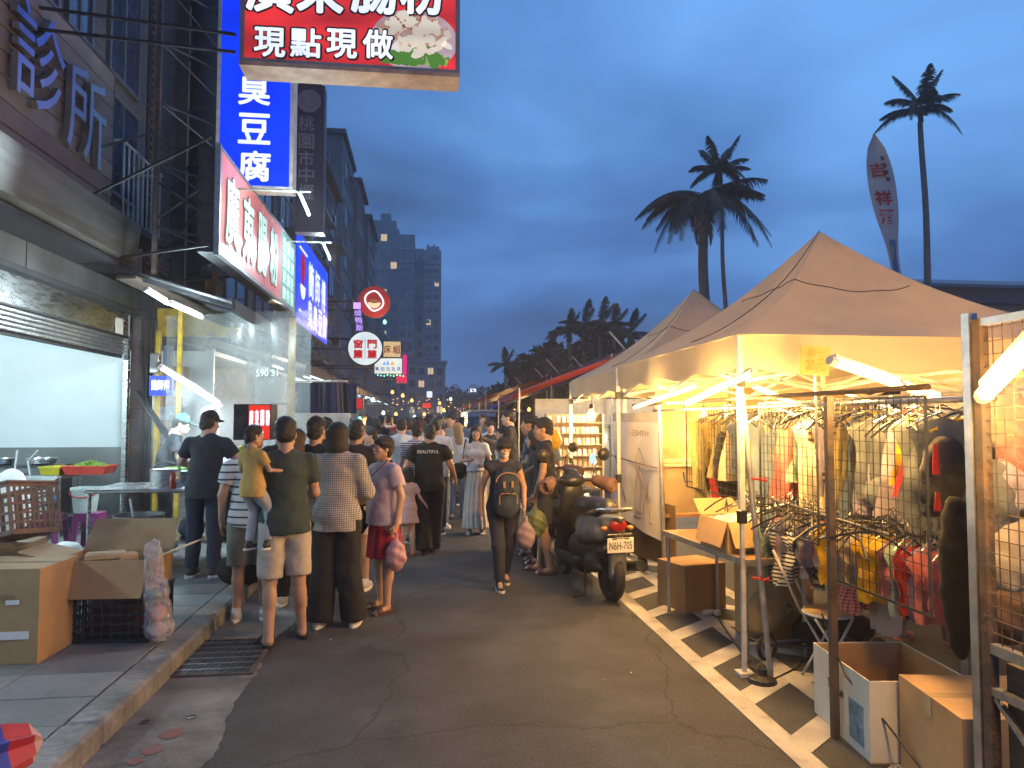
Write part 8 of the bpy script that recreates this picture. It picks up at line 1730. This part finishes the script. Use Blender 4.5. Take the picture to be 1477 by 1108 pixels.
# 5 vendor from behind, cook in profile
person('vendor in a black T-shirt, black trousers and cap seen from behind at the counter',foot(293,832,.12),-8,1.66,'m','pale',('tshirt',C['navytee'],.80),('trousers',C['navy']),('sneaker',M['shoe_black'],M['sole_white']),'short','hair_black',cap=C['black'],armL=((-.30,.10,1.16),(-.20,.34,1.08)),armR=((.30,.10,1.16),(.24,.36,1.06)),lean=.10,head=(-14,-10),seed=6,girth=1.08)
person('cook in a teal cap, white mask and dark T-shirt bending over the steaming counter',(PY(238,700,9.0).x,9.0,.12),-72,1.66,'m','pale',('tshirt',C['navytee'],.84),('trousers',C['black']),S_B,'short','hair_black',cap=C['tealcap'],mask=C['mask'],armR=((.22,.15,1.14),(.16,.44,1.08)),armL=((-.22,.17,1.14),(-.12,.46,1.06)),lean=.22,head=(-8,-22),seed=7)
# hidden ones in the queue
person('person with a dark cap standing in the queue behind the carried child',foot(408,838),10,1.68,'m','tan',('tshirt',C['black'],.84),('trousers',C['black']),S_B,'short','hair_black',cap=C['black'],seed=8)
person('woman with long brown hair in the queue between the two men',foot(424,872),0,1.60,'f','pale',('tshirt',C['black2'],.84),('trousers',C['black']),S_W,'long','hair_brown',seed=9)
person('person in black with a dark cap behind the man in dark green',foot(452,868),-10,1.70,'m','tan',('tshirt',C['black'],.84),('trousers',C['black2']),S_W,'short','hair_black',cap=C['black'],seed=10)
person('man in white shorts mostly hidden behind the woman in the checked blouse',foot(512,850),-10,1.68,'m','tan',('tshirt',C['black2'],.84),('shorts',C['cream'],.8),S_W,'short','hair_black',seed=11)
person('short haired person looking down in the queue by the white board',foot(468,815),40,1.70,'m','tan',('tshirt',C['black2'],.84),('trousers',C['black']),S_B,'short','hair_black',seed=12)
# middle group
Lb=foot(618,797); rb1=person('man in a black T-shirt printed BEAUTIFUL and black trousers, walking away holding a child\'s hand',Lb,-4,1.62,'m','tan',('tshirt',C['black'],.82),('wide',C['black']),('sneaker',M['shoe_black'],M['sandal_brown']),'short','hair_black',glasses=True,armL=((-.30,-.02,1.13),(-.30,.05,.92)),armR=((.29,.04,1.15),(.34,.18,.98)),head=(18,0),legR=((.08,.05,.47),(.05,.08,.075)),legL=((-.08,-.02,.47),(-.05,-.10,.075)),seed=13,girth=1.18)
q=MB(); put_text(q,'BEAUTIFUL',Vector((0,-.165,1.345))*Hs(rb1),(1,0,0),(0,0,1),.27,.040,.0,thick=.02); newobj('print',mesh_from('print',q.V,q.F,M['paper']),rb1)
person('little girl with long dark hair in a pale pink dress holding the man\'s hand',foot(588,800),-12,1.08,'c','pale',('dress',C['pinkdress'],.62),None,('sandal',M['rub_orange']),'bob','hair_black',armR=((.24,.0,1.12),(.32,.05,1.0)),seed=14)
person('person in a black and white striped T-shirt and pale shorts with a red fronted cap',foot(600,782),12,1.64,'m','pale',('tshirt',C['bwstripe'],.84),('shorts',C['palegrey'],.8),('sneaker',M['shoe_black'],M['sole_white']),'short','hair_black',cap=cloth('cap_redblack',(.05,.01,.012)),seed=15)
person('man in a white T-shirt with dark hair, back turned, left of the striped T-shirt',foot(578,765),4,1.70,'m','pale',('tshirt',C['white'],.82),('shorts',C['greytee'],.85),S_W,'fade','hair_black',seed=16)
person('man in glasses and a pale grey T-shirt facing left behind the white T-shirt',foot(602,752),60,1.72,'m','tan',('tshirt',C['greytee'],.82),('trousers',C['navy']),S_B,'short','hair_black',glasses=True,seed=17)
person('man in a taupe shirt behind the grey T-shirt man',foot(618,735),40,1.76,'m','tan',('tshirt',cloth('tee_taupe',(.26,.22,.19)),.84),('trousers',C['navy']),S_B,'short','hair_black',seed=18)
person('woman in black with dark hair facing left beside the woman in pink',foot(535,790),95,1.58,'f','pale',('tshirt',C['black'],.86),('trousers',C['black']),S_B,'bun','hair_black',seed=19)
person('woman in black with short hair at the far side of the queue',foot(516,775),110,1.58,'f','pale',('tshirt',C['black2'],.86),('trousers',C['black']),S_B,'bob','hair_black',seed=20)
person('person with dark hair and grey top beyond the two women in black',foot(533,752),20,1.70,'m','tan',('tshirt',C['palegrey'],.86),('trousers',C['black']),S_B,'short','hair_black',seed=21)
person('woman with her face half hidden behind the BEAUTIFUL T-shirt man',foot(634,762),200,1.60,'f','pale',('tshirt',C['cream'],.86),('jeans',C['jean']),S_W,'long','hair_black',seed=22)
# white dress woman and friend
Lw=foot(686,770); rw=person('smiling long haired woman in a white top and long cream skirt walking towards the camera',Lw,178,1.60,'f','pale',('tshirt',C['white'],.98),('longskirt',C['cream'],.10),('sandal',C['cream']),'longwave','hair_black',armR=((.23,.04,1.14),(.10,.25,1.16)),armL=((-.23,.05,1.12),(-.10,.26,1.08)),head=(-6,-6),smile=True,hands=('grip','hold'),seed=23,girth=.92)
strap(rw,[(.15,-.10,1.30),(.16,.02,1.48),(.19,.10,1.32),(.22,.08,1.05)],.016,C['black']); soft('shoulder_bag','black shoulder bag under the arm of the woman in white','bag',(Lw[0]-.24,Lw[1]+.0,.93),(.13,.07,.12),C['black'],seed=3)
q=MB(); q.box(Vector((Lw[0]+.17,Lw[1]-.27,1.05)),(.15,.03,.09),rz=.3,bev=.005); q.single('wallet',C['black'],'black purse held in the hand of the woman in white','purse')
person('woman with long blond hair in a white shirt and blue jeans walking away',foot(660,748),10,1.62,'f','pale',('shirt',C['white'],.84),('jeans',C['jean']),('sandal',M['sandal_brown']),'long','hair_blond',longsleeve=True,seed=24)
person('fair haired man in a pale blue shirt beyond the woman in white',foot(697,722),170,1.78,'m','pale',('shirt',C['blue'],.84),('trousers',C['beige']),S_B,'short','hair_brown',seed=25)
person('woman in a white T-shirt with a ponytail beyond the woman in white, facing left',foot(724,752),100,1.55,'f','pale',('tshirt',C['white'],.84),('shorts',C['black'],.6),S_W,'pony','hair_black',seed=26)
# masked woman with backpack worn in front
Lm=foot(726,846); rm=person('masked woman in a navy sleeveless top walking closer with a backpack worn in front',Lm,184,1.50,'f','tan',('sleeveless',C['navy'],.86),('jeans',C['navy']),S_B,'mop','hair_black',mask=C['maskpink'],armR=((.25,-.04,1.12),(.27,.02,.87)),armL=((-.24,.0,1.12),(-.22,.12,.92)),head=(4,-20),legR=((.08,.14,.48),(.07,.16,.10)),legL=((-.07,-.02,.47),(-.05,-.20,.12)),seed=27,girth=1.1)
S=Hs(rm); v=Vox((-.2,.10,.75),(.2,.42,1.42),.011); v.cone((0,.22,.95),(0,.21,1.24),.145,.135,.03,sy=.62); v.clip((0,.12,0),(0,-1,0)); V,Q=v.mesh()
bpk=thing('backpack','navy backpack with tan leather handles worn on the chest of the masked woman','backpack',Lm,math.radians(184)); newobj('body',np_mesh('body',V*S,Q,cloth('pack_navy',(.025,.04,.065))),bpk)
q=MB(); tan=mat('leather_tan',(.36,.19,.09),.5)
q.tube([Vector((x_,.318,z_))*S for x_,z_ in ((-.10,.98),(-.10,1.06),(-.08,1.09),(.08,1.09),(.10,1.06),(.10,.98))],.005,5); q.tube([Vector((.135*math.cos(a),.300,1.22+.10*math.sin(a)))*S for a in [k*math.pi/14 for k in range(15)]],.006,5); newobj('piping',mesh_from('piping',q.V,q.F,tan),bpk)
for x_ in (-.045,.045): q=MB(); q.box(Vector((x_,.312,1.19))*S,(.022,.012,.06)); newobj('leather_tab',mesh_from('leather_tab',q.V,q.F,tan),bpk)
q=MB(); q.tube([Vector((.05*math.cos(a),.318,1.13-.05*math.sin(a)))*S for a in [k*math.pi/10 for k in range(11)]],.006,5); q.tube([Vector((.07*math.cos(a),.27,1.33+.07*math.sin(a)))*S for a in [k*math.pi/10 for k in range(11)]],.007,5); newobj('handle',mesh_from('handle',q.V,q.F,C['black']),bpk)
q=MB(); q.box(Vector((.10,.318,1.0))*S,(.008,.006,.05)); newobj('zip_puller',mesh_from('zip_puller',q.V,q.F,M['card_yellow']),bpk)
hold_bag(Lm,math.radians(184),(-.24,.10,.90),S,'lilac carrier bag in the hand of the masked woman',mat('bag_lilac',(.38,.28,.34),.4,trans=.3),(.10,.07,.13),4)
# men at the goods table
Lg=foot(786,826); person('man in glasses, black T-shirt, navy shorts and flip-flops looking left with a green bag',Lg,80,1.70,'m','tan',('tshirt',C['black'],.82),('shorts',C['navy'],.82),('sandal',M['sandal_brown']),'short','hair_black',glasses=True,armL=((-.24,.02,1.12),(-.23,.10,.87)),armR=((.24,.08,1.15),(.10,.28,1.05)),head=(0,-4),hands=('relax','grip'),seed=28,girth=1.0,legL=((-.09,.02,.47),(-.09,-.06,.075)),legR=((.09,.02,.47),(.10,.06,.075)))
hold_bag(Lg,math.radians(80),(-.23,.10,.87),1.0,'dark green shopping bag held by the man in navy shorts',mat('bag_green',(.10,.13,.06),.5,trans=.1,var=.3,scale=20),(.13,.08,.15),2)
person('young man in a slate T-shirt and pale shorts behind the glasses man, facing left',foot(766,800),78,1.74,'m','tan',('tshirt',C['bluegrey'],.84),('shorts',C['denimshort'],.8),S_R,'short','hair_black',armL=((-.25,.02,1.14),(-.14,.22,1.06)),seed=29)
person('woman in glasses with her mask pulled down, between the two men',foot(772,812),85,1.56,'f','pale',('tshirt',cloth('tee_dkgrey2',(.05,.05,.055)),.84),('trousers',C['black']),S_R,'bob','hair_black',glasses=True,seed=30)
person('tall young man in a black T-shirt facing left with a drink cup',foot(735,752),75,1.84,'m','pale',('tshirt',C['black'],.84),('trousers',C['black']),S_B,'short','hair_black',armR=((.24,.08,1.14),(.12,.30,1.22)),seed=31)
# yellow rucksack
p=PY(795,636,9.6); soft('yellow_rucksack','yellow rain covered rucksack behind the man in glasses','rucksack',(p.x,9.6,p.z),(.14,.12,.16),mat('rain_yellow',(.72,.45,.02),.5),seed=5)
person('stall customer in blue carrying the yellow rucksack, mostly hidden by the man in glasses',(p.x-.05,9.85,0),10,1.55,'m','tan',('tshirt',C['blue'],.84),('trousers',C['navy']),S_B,'short','hair_black',seed=32)
# person inside the clothing stall
g_=G(1325,930); person('person in flip-flops standing inside the clothing stall, body hidden by garments',(g_.x+.10,g_.y+.05,0),-60,1.58,'f','tan',('tshirt',C['blue'],.80),('capri',C['navy']),('sandal',M['rub_orange']),'bun','hair_black',seed=33,legR=((.10,.0,.47),(.12,.10,.075)),legL=((-.10,.0,.47),(-.14,-.12,.075)))

# ---- the crowd further on: a few made once, then copied as individuals
TPL=[]
specs=[('m','tshirt','black','trousers','black','short','hair_black','black top'),('f','tshirt','white','jeans','jean','long','hair_black','white top and jeans'),('m','tshirt','greytee','shorts','navy','short','hair_black','grey top and dark shorts'),('f','dress','cream',None,None,'bob','hair_brown','cream dress'),('m','tshirt','white','trousers','navy','fade','hair_black','white top'),('f','tshirt','black2','wide','palegrey','bun','hair_black','dark top and pale trousers'),('m','shirt','blue','trousers','black','short','hair_black','blue shirt'),('f','blouse','pinktee','capri','black','pony','hair_brown','pink top'),('m','tshirt','brown','shorts','beige','short','hair_grey','brown top'),('m','tshirt','red','trousers','navy','short','hair_black','red top')]
r=random.Random(101); used=0; r2=random.Random(55)
places=[]
for band,(y0,y1,n,x0,x1) in enumerate(((10.5,13,8,-1.6,1.2),(13,17,16,-1.9,1.5),(17,23,26,-2.3,1.7),(23,32,38,-2.4,1.8),(32,48,46,-2.6,2.0),(48,75,44,-2.8,2.4))):
    for k in range(n):
        for tries in range(20):
            x=r2.uniform(x0,x1); y=r2.uniform(y0,y1)
            if all((x-a)**2+(y-b)**2>.30 for a,b in places) and not (y<14 and .2<x<1.2): break
        places.append((x,y))
where=lambda x,y: ('near the white board' if y<14 and x<-.5 else 'beyond the BEAUTIFUL shirt' if y<14 else 'under the round white sign' if y<22 and x<-.5 else 'by the parked van' if y<22 and x>.8 else 'mid street before the van' if y<22 else 'below the toy shop sign' if y<32 and x<0 else 'below the blue tarpaulin' if y<32 else 'left side of the far crowd' if x<-.5 else 'right side of the far crowd' if x>.7 else 'centre of the far crowd')
for k,(x,y) in enumerate(places):
    s=specs[k%10]; away=r.random()<.6; fd=(r.uniform(-35,35) if away else 180+r.uniform(-40,40)); hgt=r.uniform(.94,1.05)
    lab='%s in %s %s, %s'%('woman' if s[0]=='f' else 'man', s[7], 'walking away' if away else 'walking this way', where(x,y))
    if k<10:
        ph=r.uniform(-1,1); t=person(lab,(x,y,0),fd,1.60 if s[0]=='f' else 1.70,s[0],('tan','pale')[k%2],(s[1],C[s[2]],.84 if s[1]!='dress' else .5),(s[3],C[s[4]]) if s[3] else None,S_W if k%2 else S_B,s[5],s[6],detail=False,res=.026,seed=40+k,group='crowd filling the street',legR=((.09,.12*ph,.47),(.10,.16*ph-.05,.08)),legL=((-.09,-.10*ph,.47),(-.10,-.18*ph-.05,.08))); TPL.append(t)
    else:
        copy_tree(TPL[k%10],None,lab,(x,y,0),math.radians(fd),hgt)
for o in bpy.data.objects:
    if '_S' in o.keys(): del o['_S']
